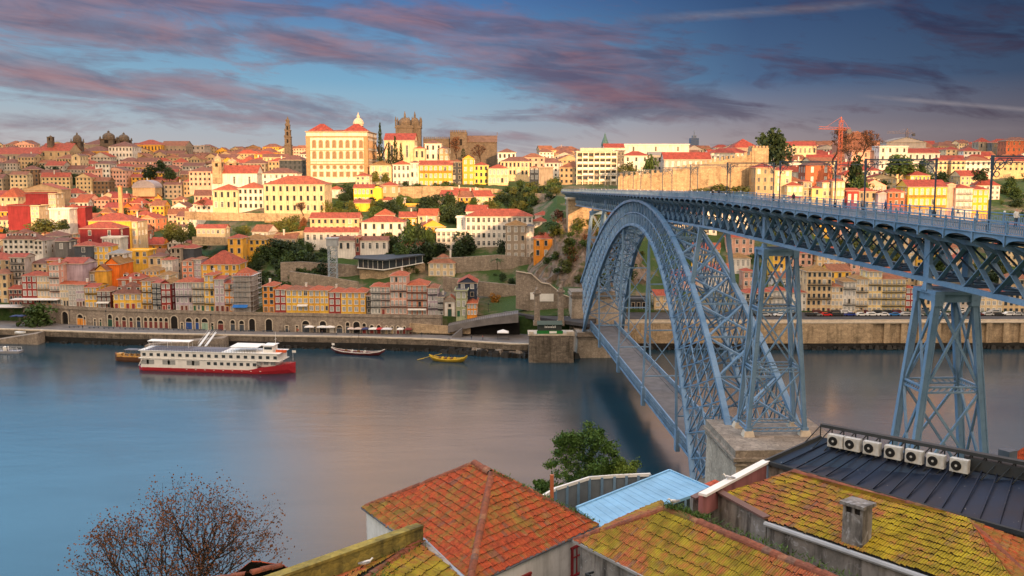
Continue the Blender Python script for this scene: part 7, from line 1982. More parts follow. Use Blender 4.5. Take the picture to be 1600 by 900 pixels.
# wooden excursion boat behind the ship's stern
def tourboat(pa, pb, lab, colh, cold):
    A, B = UZ(*pa, 0), UZ(*pb, 0); d = B - A; L = d.length; h = L / 2; r0 = empty('tour_boat', (A + B) / 2, math.atan2(d.y, d.x)); tag(r0, lab, 'boat'); mb = MB()
    hull(mb, [(-h, .4, .2, 2.9, .2), (-h * .8, 1.8, 1.0, 2.1, -.4), (-h * .3, 2.4, 1.8, 1.7, -.5), (h * .5, 2.4, 1.8, 1.7, -.5), (h, 1.8, 1.3, 1.9, -.3)]); mb.build('hull', M['obj'], r0, colh)
    mb = MB(); mb.box((0, -2.0, 1.95), (L * .75, .25, .4)); mb.box((0, 2.0, 1.95), (L * .75, .25, .4))
    for k in range(9): mb.box((-h * .55 + L * .6 * k / 8, -.7 if k % 2 else .7, 2.1), (.7, 1.0, .8)); 
    mb.box((-h * .72, 0, 2.2), (1.8, 2.2, 1.0)); mb.build('bench_deck', M['obj'], r0, cold)
    mb = MB(); mb.box((h * .1, .2, 4.1), (L * .5, 3.4, .12))
    for x in (-.3, 0, .3, .5):
        for y in (-1.4, 1.8): mb.beam((h * x, y, 1.7), (h * x, y, 4.1), .1)
    mb.build('canopy', M['obj'], r0, (.12, .11, .12))
tourboat((181, 563), (236, 565), 'brown wooden excursion boat moored behind the stern of the cruise ship', (.12, .055, .03), (.50, .28, .08))
# two cargo sailing boats of the river
def rabelo(pa, pb, lab, colh, coli, oar, casks):
    A, B = UZ(*pa, 0), UZ(*pb, 0); d = B - A; L = d.length; h = L / 2; r0 = empty('sailing_boat', (A + B) / 2, math.atan2(d.y, d.x)); tag(r0, lab, 'boat'); mb = MB()
    hull(mb, [(-h, .15, .1, 2.0, 1.3), (-h * .82, .9, .4, 1.35, .3), (-h * .5, 1.7, 1.0, .95, -.3), (0, 2.0, 1.4, .8, -.4), (h * .5, 1.7, 1.0, .95, -.3), (h * .82, .9, .4, 1.45, .3), (h, .15, .1, 2.3, 1.6)]); mb.build('hull', M['obj'], r0, colh)
    mb = MB()
    for sy in (-1, 1):
        pts = [(-h, .15, 2.05), (-h * .82, .92, 1.4), (-h * .5, 1.72, 1.0), (0, 2.02, .85), (h * .5, 1.72, 1.0), (h * .82, .92, 1.5), (h, .15, 2.35)]
        for (x, y, z), (x2, y2, z2) in zip(pts, pts[1:]): mb.beam((x, sy * y, z), (x2, sy * y2, z2), .16, .28)
    mb.build('gunwale', M['obj'], r0, coli)
    mb = MB(); mb.tube((h * .05, 0, .2), (h * .05, 0, 8.4), .12, .07, 8); mb.beam((h * .05, -1.6, 7.6), (h * .05, 1.6, 7.6), .07); mb.build('mast', M['bark'], r0)
    mb = MB()
    for x, z in ((-h * .95, 2.0), (h * .95, 2.3)):
        mb.tube((h * .05, 0, 8.2), (x, 0, z), .03, .03, 4)
    mb.build('rigging', M['rail'], r0)
    if oar:
        mb = MB(); mb.beam((-h * .35, 0, 2.6), (-h * 1.55, -.6, .3), .22, .1); mb.beam((-h * 1.25, -.45, .75), (-h * 1.62, -.65, .12), .5, .08); mb.build('steering_oar', M['obj'], r0, coli)
    for k in range(casks):
        mb = MB(); x = -h * .45 + h * .95 * k / casks; mb.tube((x, -.5, 1.1), (x, .5, 1.1), .42, .42, 9); mb.tube((x, -.12, 1.1), (x, .12, 1.1), .47, .47, 9); mb.build('cask', M['obj'], r0, coli if k % 2 else (.2, .11, .05))
    if not oar:
        mb = MB(); mb.box((-h * .93, 0, 3.2), (1.1, .04, .75)); mb.tube((-h * .95, 0, 1.8), (-h * .95, 0, 3.6), .04, .04, 5); mb.build('flag', M['white'], r0)
    mb = MB(); mb.box((h * .0, 0, .75), (h * 1.1, 2.8, .1)); mb.build('deck', M['bark'], r0)
rabelo((518, 551), (601, 556), 'dark wooden sailing boat with white gunwale and folded mast near the far quay', (.10, .02, .025), (.60, .58, .55), False, 4)
rabelo((671, 563), (730, 566), 'yellow wooden sailing boat with long steering oar near the far quay', (.30, .20, .02), (.62, .42, .04), True, 6)
# small pontoon and rowing boat at the left
A = UZ(14, 551, 0); r0 = empty('pontoon', A); tag(r0, 'small grey floating pontoon with rails at the left picture edge', 'pontoon'); mb = MB(); mb.box((-3, 0, .35), (15, 3.4, .9)); mb.build('float', M['obj'], r0, (.22, .22, .24)); mb = MB()
for x in range(-10, 5, 2): mb.box((x, -1.5, 1.3), (.08, .08, 1.2)); mb.box((x, 1.5, 1.3), (.08, .08, 1.2))
for y in (-1.5, 1.5): mb.beam((-10, y, 1.85), (4, y, 1.85), .08)
mb.box((-1, 0, 1.5), (1.6, 1.4, 1.6)); mb.box((-6, 0, 1.2), (3, 1.4, .8)); mb.build('rail', M['white'], r0); mb = MB(); mb.tube((0, -1.2, 0), (0, -1.2, 3.2), .18, .16, 8); mb.build('pile', M['mast'], r0)
A = UZ(32, 521.5, 4.7); r0 = empty('rowing_boat', A, R(-8)); tag(r0, 'small white rowing boat lying on the slipway', 'boat'); mb = MB(); hull(mb, [(-2, .7, .5, .8, .1), (0, .9, .6, .7, 0), (1.4, .6, .3, .8, .1), (2.2, .08, .05, 1.0, .4)]); mb.build('hull', M['white'], r0)
# stone pylons of an older bridge with a green kiosk between them
r0 = empty('stone_pylon', U(838.5, 503, 362)); q0 = r0
def pylon(px, D, yb, yt, lab):
    A = U(px, yb, D); h = U(px, yt, D).z - A.z; r0 = empty('stone_pylon', A); tag(r0, lab, 'pylon'); w = 2.2; mb = MB()
    mb.box((0, 0, h * .42), (w, w, h * .84), 0, 0, (.86, .86)); mb.box((0, 0, h * .06), (w * 1.25, w * 1.25, h * .12)); mb.box((0, 0, h * .86), (w * 1.3, w * 1.3, h * .04)); mb.box((0, 0, h * .90), (w * .85, w * .85, h * .06)); mb.build('shaft', M['granite'], r0)
    mb = MB(); mb.lathe((0, 0, h * .93), [(.5, 0), (.75, .4), (.6, .9), (.25, 1.3), (.05, 1.7)], 10); mb.build('finial', M['granite'], r0)
bpy.data.objects.remove(q0)
pylon(839, 360, 508, 450, 'left of two old stone pylons at the far end of the lower deck'); pylon(876, 358, 508, 447, 'right of two old stone pylons at the far end of the lower deck')
A, B = UZ(826, 524, 9.5), UZ(897, 525, 9.5); mb = MB(); c = (A + B) / 2; w = B.x - A.x
r0 = empty('bridge_head', c); tag(r0, 'square rusticated stone bridge head in the water under the two pylons', 'bridge head'); mb.box((0, 4.5, -5.2), (w, 9, 10.4), 0, 0, (.97, .97)); mb.build('block', M['quay'], r0)
mb = MB(); mb.box((0, 4.5, .25), (w * 1.03, 9.3, .5)); mb.box((-w * .44, .3, .9), (1.6, 1.2, .9)); mb.box((w * .42, .3, .9), (2.6, 1.2, .9)); mb.build('parapet', M['trim'], r0)
A = UZ(859, 521, 10.1); r0 = empty('kiosk', A); tag(r0, 'green kiosk with white lettering between the two stone pylons', 'kiosk'); k = A.y / F
mb = MB(); mb.box((0, 1.5, 1.5), (38 * k, 3, 3.0)); mb.build('wall', M['obj'], r0, (.04, .05, .045)); mb = MB(); mb.prism([(-20 * k, -.7, 3.0), (20 * k, -.7, 3.0), (20 * k, 3.4, 3.8), (-20 * k, 3.4, 3.8)], (0, 0, .18)); mb.build('roof', M['obj'], r0, (.03, .06, .045))
mb = MB(); mb.box((0, -.75, .55), (41 * k, .12, 1.1)); mb.build('counter', M['obj'], r0, (.015, .16, .03)); mb = MB(); mb.box((5 * k, -.83, .55), (11.5 * k, .04, .75)); mb.build('menu_board', M['white'], r0)
mb = MB(); rr = random.Random(2); x = -8 * k
# loose white strokes of the illegible sign lettering
for i, (w_, h_) in enumerate(((.18, .75), (.42, .5), (.12, .8), (.4, .5), (.42, .5), (.40, .55), (.14, .85), (.4, .5), (.38, .75))): mb.box((x + w_ / 2, -.08, 2.0 + h_ / 2), (w_, .06, h_)); x += w_ + .12
mb.build('lettering', M['white'], r0)
# road, ramp and underpass left of the bridge
mb = MB(); P = [UZ(735, 472, 11.9), UZ(765, 482, 11.9), UZ(800, 489, 11.9), UZ(850, 497, 11.7), UZ(925, 507, 11.5)]; Q = [UZ(752, 459, 12.2), UZ(782, 470, 12.2), UZ(820, 477, 12.0), UZ(868, 484, 11.8), UZ(935, 494, 11.6)]
for a, b, c, d in zip(P, P[1:], Q[1:], Q): mb.prism([a, b, c, d], (0, 0, -1.2))
structure(mb.build('bridge_road', M['asphalt'])); mb = MB()
for k in range(10):
    t = k / 10 * 4; i = int(t); f = t - i; m0 = P[i].lerp(P[i + 1], f).lerp(Q[i].lerp(Q[i + 1], f), .5); t2 = min(3.999, t + .2); i2 = int(t2); f2 = t2 - i2; m1 = P[i2].lerp(P[i2 + 1], f2).lerp(Q[i2].lerp(Q[i2 + 1], f2), .5); mb.beam(m0 + Vector((0, 0, .02)), m1 + Vector((0, 0, .02)), .35, .03)
structure(mb.build('road_marking', M['white']))
D = 362; r0 = empty('road_ramp', U(760, 520, D)); tag(r0, 'grey concrete road ramp with a dark underpass beside the stone bridge head', 'ramp'); mb = MB()
top = [U(700, 509, 366), U(735, 502, 365), U(770, 496, 363), U(810, 490, 361)]; bot = [U(700, 520, 366), U(735, 512, 365), U(770, 507, 363), U(810, 504, 361)]
for a, b, c, d in zip(top, top[1:], bot[1:], bot): mb.prism([a, d, c, b], (0, 9, 0))
rel(mb, r0).build('deck_beam', M['paving'], r0); mb = MB(); mb.prism([U(640, 505, 370), U(700, 510, 368), U(735, 513, 366), U(735, 522, 366), U(690, 522, 368), U(640, 519, 370)][::-1], (0, 2, 0)); rel(mb, r0).build('side_wall', M['granite_warm'], r0)
mb = MB(); mb.prism([U(732, 512, 369), U(812, 501, 369), U(812, 534, 369), U(732, 534, 369)][::-1], (0, .3, 0)); rel(mb, r0).build('underpass', M['flat_dark'], r0); mb = MB()  # flat black panel painted for the shade beneath the ramp
for k in range(34):
    t = k / 33 * 3; i = min(2, int(t)); p = top[i].lerp(top[i + 1], t - i); mb.box((p.x, p.y, p.z + .5), (.07, .07, 1.0))
for a, b in zip(top, top[1:]): mb.beam(a + Vector((0, 0, 1)), b + Vector((0, 0, 1)), .09)
rel(mb, r0).build('railing', M['rail'], r0)
mb = MB(); a, b = U(706, 526, 362), U(722, 513, 363); mb.prism([a, b, b + Vector((0, 0, -4)), a + Vector((0, 0, -1))], (0, 4, 0)); tag(mb.build('staircase', M['paving']), 'grey stair flight going down beside the concrete road ramp', 'stairs')
def canopy(px, py, D, w, h, d, col, lab, name='canopy', peak=.5, grp=None):
    A = U(px, py, D); r0 = empty(name, A); tag(r0, lab, 'parasol' if name == 'parasol' else 'canopy', grp); mb = MB()
    for sx in (-1, 1):
        for sy in (0, 1): mb.beam((sx * w * .46, sy * d, 0), (sx * w * .46, sy * d, h), .08)
    mb.build('frame', M['rail'], r0); mb = MB(); x, y0, y1 = w / 2, -.2, d + .2; c = (0, d / 2, h + peak)
    Pq = [(-x, y0, h), (x, y0, h), (x, y1, h), (-x, y1, h)]
    for a, b in zip(Pq, Pq[1:] + Pq[:1]): mb.face([a, b, c])
    for a, b in zip(Pq, Pq[1:] + Pq[:1]): mb.face([a, b, (b[0], b[1], h - .28), (a[0], a[1], h - .28)])
    mb.build('cloth', M['obj'], r0, col); return r0
W_ = (.74, .73, .72)
for px, w, c, lab in ((483, 3.6, W_, 'white square parasol, leftmost on the quay right of the ship'), (503, 4.0, W_, 'larger white square parasol, second on the quay right of the ship'), (515, 4.0, W_, 'white square parasol, third on the quay right of the ship'), (548, 2.6, (.60, .50, .46), 'small beige parasol on the quay above the dark sailing boat'), (559, 3.0, (.58, .48, .44), 'second beige parasol on the quay above the dark sailing boat'),
                      (571, 3.0, (.05, .06, .16), 'dark blue parasol on the quay'), (583, 3.6, W_, 'white parasol between dark blue and red ones'), (593, 2.6, (.50, .05, .06), 'red parasol on the quay'), (604, 4.0, (.66, .66, .70), 'wide white parasol right of the red one'), (625, 2.4, W_, 'small lone white parasol right of the group'), (638, 2.4, (.20, .04, .04), 'dark red parasol, rightmost on the quay')):
    y = 523 - (2 if px < 520 else 0) + (px - 483) * .012; canopy(px, y, lerp_tab(QUAY, px) + 7, w, 2.5, 3.0, c, lab, 'parasol', .45, 'parasols on the far quay')
canopy(786, 533, 357, 4.2, 3.2, 3.4, W_, 'white pavilion tent in front of the dark underpass', 'tent', .9)
canopy(40, 478, 397, 13, 2.6, 5, (.62, .58, .55), 'long pale terrace canopy in front of the leftmost riverside houses', 'terrace_canopy', .3); canopy(67, 479, 396, 12, 2.8, 5, (.68, .66, .64), 'second pale terrace canopy, right of the first, above the arcade', 'terrace_canopy', .3)
canopy(5, 492, 398, 16, 3.2, 8, (.55, .52, .50), 'wide covered terrace at the left picture edge behind the quay', 'terrace_canopy', .5)
for i, px in enumerate((22, 30)): canopy(px, 503, 388, 3.2, 2.3, 3, (.03, .04, .12), '%s dark blue parasol left of the round quay tree' % ('left' if i == 0 else 'right'), 'parasol', .4)
# benches along the promenade
bm = MB()
for z, d_ in ((.48, .5),): bm.box((0, 0, z), (4.2, d_, .1))
for x in (-1.8, 0, 1.8): bm.box((x, 0, .22), (.2, .45, .44))
bme = bm.mesh('bench', [M['mast']])
for i, px in enumerate((92, 124, 148, 182, 204, 236, 260, 294, 322, 353, 374, 405, 432)):
    o = put('bench', bme, None, at_line(QUAY, px, 4.5) + Vector((0, 8.5, 0)), R(4)); tag(o, 'long dark bench on the open promenade in front of the arcade', 'bench', 'benches along the promenade')
# street lamps
lm = MB(); lm.tube((0, 0, 0), (0, 0, 4.2), .09, .06, 7); lm.tube((0, 0, 0), (0, 0, .6), .16, .12, 7); lm.lathe((0, 0, 4.2), [(.1, 0), (.28, .1), (.22, .55), (.05, .7)], 6); lme = lm.mesh('street_lamp', [M['rail']])
for i, (px, y, D) in enumerate(((109, 503, 384), (166, 504, 381), (330, 510, 377), (763, 493, 380), (727, 497, 366), (690, 508, 366))):
    o = put('street_lamp', lme, None, U(px, y, D)); tag(o, ['dark street lamp right of the round quay tree', 'dark street lamp before the arcade, left of the dormered yellow house', 'dark street lamp before the blue arcade shops', 'tall dark lamp post beside the road junction', 'dark lamp on the ramp railing', 'dark lamp at the foot of the ramp'][i], 'street lamp')
# cars
def car_mesh(k):
    mb = MB(); L, W, = 4.3, 1.75
    prof = [(-2.15, .35), (-2.12, .78), (-1.75, .9), (-1.25, 1.38), (.35, 1.42), (1.05, .95), (1.95, .82), (2.15, .6), (2.15, .35)] if k == 0 else [(-2.15, .35), (-2.15, .95), (-2.0, 1.45), (.7, 1.5), (1.25, 1.02), (2.0, .88), (2.15, .65), (2.15, .35)]
    n = len(prof); body = [(x, -W / 2, z) for x, z in prof]; mb.prism(body, (0, W, 0), 0); return mb
def make_car(k):
    r0 = empty('parked_car'); mb = car_mesh(k); b = mb.build('body', M['gloss'], r0, (.5, .5, .5)); mb = MB()
    for sy in (-1, 1):
        mb.prism([(-1.35 if k == 0 else -1.8, sy * .885, .95), (.85, sy * .885, .95), (.32, sy * .885, 1.35), (-1.1 if k == 0 else -1.8, sy * .885, 1.35)], (0, .01 * sy, 0))
    mb.prism([(1.02, -.7, 1.0), (1.02, .7, 1.0), (.42, .65, 1.41), (.42, -.65, 1.41)], (.03, 0, .02)); mb.build('window', M['pane'], r0)
    wm = MB(); wm.tube((0, -.1, 0), (0, .1, 0), .32, .32, 12); wme = wm.mesh('wheel', [M['flat_dark']])
    for x in (-1.35, 1.35):
        for y in (-.82, .82): put('wheel', wme, r0, (x, y, .32))
    return r0
protos = [make_car(0), make_car(1)]; used = [False, False]
CARS = [(1272, 'darkgrey'), (1281, 'grey'), (1296, 'brightred'), (1314, 'darkgrey'), (1333, 'bluecar'), (1352, 'white'), (1369, 'white'), (1386, 'white'), (1403, 'bluecar2'), (1420, 'silver'), (1440, 'silver'), (1460, 'green2'), (1480, 'silver'), (1500, 'darkgrey'), (1520, 'darkgrey'), (1535, 'maroon'), (1551, 'silver'), (1567, 'darkgrey'), (1583, 'white'), (1597, 'silver'), (1180, 'darkgrey'), (1200, 'silver'), (1222, 'white'), (1244, 'darkgrey')]
CC = dict(bluecar=(.02, .04, .22), bluecar2=(.03, .16, .42), silver=(.42, .43, .44), green2=(.05, .09, .06), white=(.72, .72, .72), darkgrey=(.03, .03, .035), grey=(.2, .2, .2), brightred=(.5, .02, .02), maroon=(.12, .02, .02)); CCN = dict(bluecar='dark blue', bluecar2='bright blue', silver='silver', green2='dark green', white='white', darkgrey='black', grey='grey', brightred='bright red', maroon='dark red')
CARS2 = [(1283, 'maroon', 1), (1308, 'darkgrey', 1), (1327, 'white', 1), (1345, 'beige', 1), (1357, 'maroon', 1), (1374, 'darkgrey', 1), (1390, 'darkgrey', 1), (1409, 'maroon', 1), (1448, 'grey', 1), (1470, 'white', 1), (1510, 'white', 1), (1560, 'silver', 1)]
CC['beige'] = (.45, .36, .25); CCN['beige'] = 'beige'
allc = [(px, c, 0, i % 3 == 0) for i, (px, c) in enumerate(CARS)] + [(px, c, 1, True) for px, c, _ in CARS2]
names = {}
for px, c, back, k in allc: names.setdefault((c, back), []).append(px)
for px, c, back, k in allc:
    k = int(k); D = lerp_tab(RB, px) + (6.6 if not back else 10.6); p = at_line(RB, px, 10.9 if not back else 11.25); p.y = D; p.x = (px - 800) / F * D
    if not used[k]: o = protos[k]; used[k] = True
    else:
        o = protos[k].copy(); C.objects.link(o)
        for ch in protos[k].children: cc = ch.copy(); C.objects.link(cc); cc.parent = o
    o.location = p; o.rotation_euler = (0, 0, 0 if (px // 7) % 2 else math.pi)
    for ch in o.children:
        if ch.name.startswith('body'): ch.color = (*CC[c], 1)
    L = sorted(names[(c, back)]); i = L.index(px)
    lab = '%s car parked %s' % (CCN[c], 'nearer the houses on the quayside road' if back else 'by the parapet of the quayside road')
    if len(L) > 1: lab = '%s %s, from the left' % (ORD[i], lab)
    tag(o, lab, 'car', 'cars parked on the quayside road')
# people on the upper deck and the promenade
def person_mesh(seed):
    r = random.Random(seed); bm = bpy.data.meshes.new('person'); 
    V = [(0, 0, .95), (0, 0, 1.18), (0, .01, 1.42), (0, .01, 1.52), (0, .02, 1.66), (.10, 0, .9), (.12, .08, .5), (.12, -.02, .06), (-.10, 0, .9), (-.12, -.1, .5), (-.12, -.16, .07), (.2, 0, 1.38), (.25, .04, 1.1), (.22, .14, .88), (-.2, 0, 1.38), (-.26, -.05, 1.1), (-.24, .06, .86), (.12, .12, .04), (-.12, -.04, .04), (0, .02, 1.76)]
    E_ = [(0, 1), (1, 2), (2, 3), (3, 4), (4, 19), (0, 5), (5, 6), (6, 7), (7, 17), (0, 8), (8, 9), (9, 10), (10, 18), (2, 11), (11, 12), (12, 13), (2, 14), (14, 15), (15, 16)]
    bm.from_pydata(V, E_, []); o = bpy.data.objects.new('person', bm); C.objects.link(o); m = o.modifiers.new('skin', 'SKIN'); 
    rad = [.15, .15, .17, .06, .105, .1, .07, .05, .1, .07, .05, .06, .05, .04, .06, .05, .04, .04, .04, .07]
    for v, q in zip(bm.skin_vertices[0].data, rad): v.radius = (q, q * .85)
    bm.skin_vertices[0].data[0].use_root = True
    s = o.modifiers.new('sub', 'SUBSURF'); s.levels = 1; s.render_levels = 1
    dg = bpy.context.evaluated_depsgraph_get(); me = bpy.data.meshes.new_from_object(o.evaluated_get(dg)); bpy.data.objects.remove(o)
    skin = plain('skin_tone', (.45, .26, .18), .6); me.materials.clear(); me.materials.append(M['obj']); me.materials.append(skin); me.materials.append(M['mast'])
    for p in me.polygons: z = p.center.z; p.material_index = 1 if z > 1.5 and p.center.y > -.02 else (2 if z < .9 or z > 1.5 else 0)
    return me
pme = person_mesh(1)
for i, (s, t, lab, c) in enumerate(((-106, 3.2, 'person in dark jacket walking on the upper deck behind the medieval wall foot', (.03, .03, .04)), (-128, 3.1, 'person in red top walking on the upper deck', (.35, .04, .04)), (-133, 3.3, 'person in grey coat on the upper deck right of the red one', (.2, .2, .22)), (-141, 3.0, 'person in blue jacket walking on the upper deck', (.05, .09, .2)), (-60, 3.1, 'lone dark walker at the middle of the upper deck', (.02, .02, .03)), (-80, -3.2, 'person in black standing at the near deck railing', (.02, .02, .02)), (-170, 3.0, 'person in white top on the upper deck nearest the camera', (.6, .6, .58)))):
    o = put('person', pme, None, (BX + s * sa + t * ca, BY + s * ca - t * sa, 61.22 + dz(s)), R(30 * i)); o.color = (*c, 1); tag(o, lab, 'person', 'people on the upper deck')
r = random.Random(4)
for i, (px, dd, c, lab) in enumerate(((112, 5, (.05, .05, .06), 'person in dark clothes on the promenade right of the round tree'), (165, 9, (.5, .1, .1), 'person in a red top on the promenade'), (279, 6, (.03, .03, .04), 'person in black walking on the promenade above the excursion boat'), (340, 5, (.3, .3, .32), 'person in grey near the gangways'), (455, 7, (.45, .08, .06), 'person in red beside the leftmost white parasol'), (497, 3, (.04, .05, .09), 'person in navy in front of the white parasols'), (520, 3, (.5, .5, .48), 'person in white in front of the white parasols'), (655, 5, (.04, .04, .04), 'person in black right of the last parasol'), (735, 4, (.05, .05, .06), 'person in dark clothes beside the stair flight'), (753, 5, (.3, .05, .05), 'person in dark red in front of the underpass'))):
    p = at_line(QUAY, px, 4.5); p.y += dd; o = put('person', pme, None, p, R(50 * i)); o.color = (*c, 1); tag(o, lab, 'person', 'people on the far promenade')
# ------------------------------------------------------------------ near roofs (south bank)
K = .65
def G(px, py, z): return UZ(px, py, H - (H - z) * K)
def tiles(name, poly, up, mats, parent, pitch=.13, course=.5, seed=1, barrel=.042, lip=.032):
    """real clay tiles laid in courses over a convex roof plane; poly starts with the eave edge"""
    r = random.Random(seed); P = [Vector(p) for p in poly]; N_ = Vector((0, 0, 0))
    for i in range(len(P)): N_ += P[i].cross(P[(i + 1) % len(P)])
    n = N_.normalized()
    if n.z < 0: n = -n
    u = (P[1] - P[0]); u = (u - n * u.dot(n)).normalized(); v = n.cross(u); O = P[0]
    Q = [((p - O).dot(u), (p - O).dot(v)) for p in P]
    if sum(q[1] for q in Q) < 0: v = -v; Q = [(a, -b) for a, b in Q]
    W = [(p - O).dot(n) for p in P]
    def span(b):
        xs = []
        for i in range(len(Q)):
            (a0, b0), (a1, b1) = Q[i], Q[(i + 1) % len(Q)]
            if (b0 - b) * (b1 - b) <= 0 and abs(b1 - b0) > 1e-6: xs.append(a0 + (a1 - a0) * (b - b0) / (b1 - b0))
        return (min(xs), max(xs)) if len(xs) > 1 else None
    v0, v1 = min(q[1] for q in Q), max(q[1] for q in Q)
    mb = MB(); mb.cv = .5; base = [O + u * a + v * b - n * .03 for a, b in Q]; mb.face(base if N_.z > 0 else base[::-1], 1)
    prof = [(-.5, 0), (-.25, .8), (0, 1.0), (.25, .8), (.5, 0)]; b = v0 - .05; j = 0; wob = r.uniform(0, 6)
    while b < v1 - .02:
        top = min(b + course + .02, v1); mid_ = span(min(max((b + top) / 2, v0 + .01), v1 - .01)); s0 = span(max(b, v0 + .005)); s1 = span(min(top, v1 - .005))
        if mid_ and s0 and s1:
            k0 = math.floor(min(mid_[0], s0[0]) / pitch); k1 = math.ceil(max(mid_[1], s0[1]) / pitch); tone = .5
            for k in range(k0, k1):
                a = k * pitch
                if a + pitch <= min(s0[0], s1[0]) or a >= max(s0[1], s1[1]): continue
                if k % 2 == 0 or r.random() < .3: tone = min(1, max(0, r.gauss(.5, .24)))
                mb.cv = tone; dj = r.gauss(0, .010) + .022 * math.sin(a * .9 + wob + b * .7); dv = r.gauss(0, .024) - (.09 if r.random() < .02 else 0); A = []; B = []
                for x, hh in prof:
                    aa = a + pitch / 2 + x * pitch; A.append(O + u * min(max(aa, s0[0]), s0[1]) + v * (b + dv) + n * (lip + hh * barrel + dj)); B.append(O + u * min(max(a + pitch / 2 + x * pitch * .9, s1[0]), s1[1]) + v * top + n * (hh * barrel * .9 - .004 + dj * .6))
                i0 = len(mb.v); mb.v.extend(tuple(q) for q in A + B)
                for x in range(4): mb.f.append((i0 + x, i0 + x + 1, i0 + 6 + x, i0 + 5 + x)); mb.m.append(0); mb.c.append(mb.cv)
                lo = [A[0] - n * (lip + .03), A[4] - n * (lip + .03)]; mb.face([lo[0], lo[1], A[4], A[3], A[2], A[1], A[0]], 1)  # tile end painted black, standing for the shaded hollow under it
        b += course; j += 1
    if parent is not None: rel(mb, parent)
    return mb.build(name, mats, parent, cols=True)
def ridge(name, a, b, parent, w=.26, seed=3, mat='ridge', step=.42):
    r = random.Random(seed); mb = MB(); a, b = Vector(a), Vector(b); d = (b - a); L = d.length; d.normalize(); s = d.cross(Vector((0, 0, 1))).normalized(); t = s.cross(d); n = int(L / step)
    for i in range(n):
        p = a + d * (i * step); q = a + d * ((i + 1) * step + .06); mb.cv = min(1, max(0, r.gauss(.5, .25))); j = r.gauss(0, .012)
        A = []; B = []
        for k in range(7):
            th = math.pi * k / 6; e = s * (w * .6 * math.cos(th)) + t * (w * .55 * math.sin(th) - .08 + j); A.append(p + e * 1.12); B.append(q + e * .95)
        k0 = len(mb.v); mb.v.extend(tuple(x) for x in A + B)
        for k in range(6): mb.f.append((k0 + k, k0 + k + 1, k0 + 8 + k, k0 + 7 + k)); mb.m.append(0); mb.c.append(mb.cv)
        mb.face(A[::-1])
    if parent is not None: rel(mb, parent)
    return mb.build(name, M[mat], parent, cols=True)
def wall_below(name, pts, depth, mat, parent, color=None, th=.25):
    mb = MB()
    for p, q in zip(pts, pts[1:]):
        p, q = Vector(p), Vector(q); d = (q - p).normalized(); s = d.cross(Vector((0, 0, 1))) * -th; u = Vector((0, 0, -depth))
        mb.hexa([p + u, q + u, q + u + s, p + u + s, p, q, q + s, p + s])
    rel(mb, parent)
    return mb.build(name, mat, parent, color)
def tufts(name, pts, n, parent, seed, spread=.18, h=(.12, .4)):
    r = random.Random(seed); mb = MB(); P = [Vector(p) for p in pts]
    for i in range(n):
        k = r.randrange(len(P) - 1); c = P[k].lerp(P[k + 1], r.random()) + Vector((r.gauss(0, spread), r.gauss(0, spread), .02)); mb.cv = r.random()
        a = r.uniform(0, 6.28); l = r.uniform(*h); w = Vector((math.cos(a), math.sin(a), 0)) * .035; tip = c + Vector((r.gauss(0, .12), r.gauss(0, .12), l)); mb.face([c - w, c + w, tip])
    if parent is not None: rel(mb, parent)
    o = mb.build(name, M['grass'], parent, cols=True); o['kind'] = 'stuff'; return o
# --- house with the big red hipped roof
A, B = G(741, 722, 42.4), G(768, 738, 42.3); L, R0, C0 = G(566, 792, 38), G(934, 820, 38), G(733, 914, 38); X4 = Vector((L.x + R0.x - C0.x, L.y + R0.y - C0.y, L.z))
r0 = empty('roofed_house', Vector((A.x, A.y, 36))); tag(r0, 'white house under a big weathered red hipped roof, lower centre', 'house')
mt = [M['red_tile_near'], M['flat_dark']]
mid = (L + C0) / 2
tiles('roof_slope', [L, C0, B, A], (mid, (A + B) / 2), mt, r0, .115, .38, 1)
tiles('roof_slope', [C0, R0, B], ((C0 + R0) / 2, B), mt, r0, .115, .38, 2)
tiles('roof_slope', [R0, X4, A, B], ((R0 + X4) / 2, (A + B) / 2), mt, r0, .115, .38, 3); tiles('roof_slope', [X4, L, A], ((L + X4) / 2, A), mt, r0, .115, .38, 4)
for i, (p, q) in enumerate(((B, C0), (B, R0), (A, L), (A, B), (A, X4))): ridge('hip_ridge', p, q, r0, .30 if i != 3 else .34, i)
def inset(p, c, k=.035): return p.lerp(Vector((c.x, c.y, p.z)), k) - Vector((0, 0, .12))
cen = (L + R0 + C0 + X4) / 4
wp = [inset(p, cen) for p in (L, C0, R0, X4, L)]
wall_below('wall', wp, 11, M['plaster'], r0, (.66, .66, .66))
mb = MB()
for p, q in ((L, C0), (C0, R0)): mb.tube(p + Vector((0, 0, -.06)), q + Vector((0, 0, -.06)), .085, .085, 8)
rel(mb, r0).build('gutter', M['obj'], r0, (.12, .13, .16))
def wall_window(p, q, t, drop, w, h, parent, frame, pane='flat_dark', name='window'):
    p, q = Vector(p), Vector(q); d = (q - p).normalized(); n = d.cross(Vector((0, 0, 1))); c = p.lerp(q, t) + Vector((0, 0, -drop)); a = math.atan2(d.y, d.x)
    mb = MB()
    mb.box((0, -.02, 0), (w, .06, h), 1)
    for cc, dd in (((0, -.05, h / 2), (w + .2, .12, .1)), ((0, -.06, -h / 2), (w + .25, .16, .1)), ((-w / 2, -.05, 0), (.1, .12, h)), ((w / 2, -.05, 0), (.1, .12, h)), ((0, -.05, 0), (.06, .08, h)), ((0, -.05, h * .15), (w, .08, .06))): mb.box(cc, dd, 0)
    o = mb.build(name, [M['obj'], M[pane]], parent, frame); o.location = c - parent.location; o.rotation_euler = (0, 0, a)
    return o
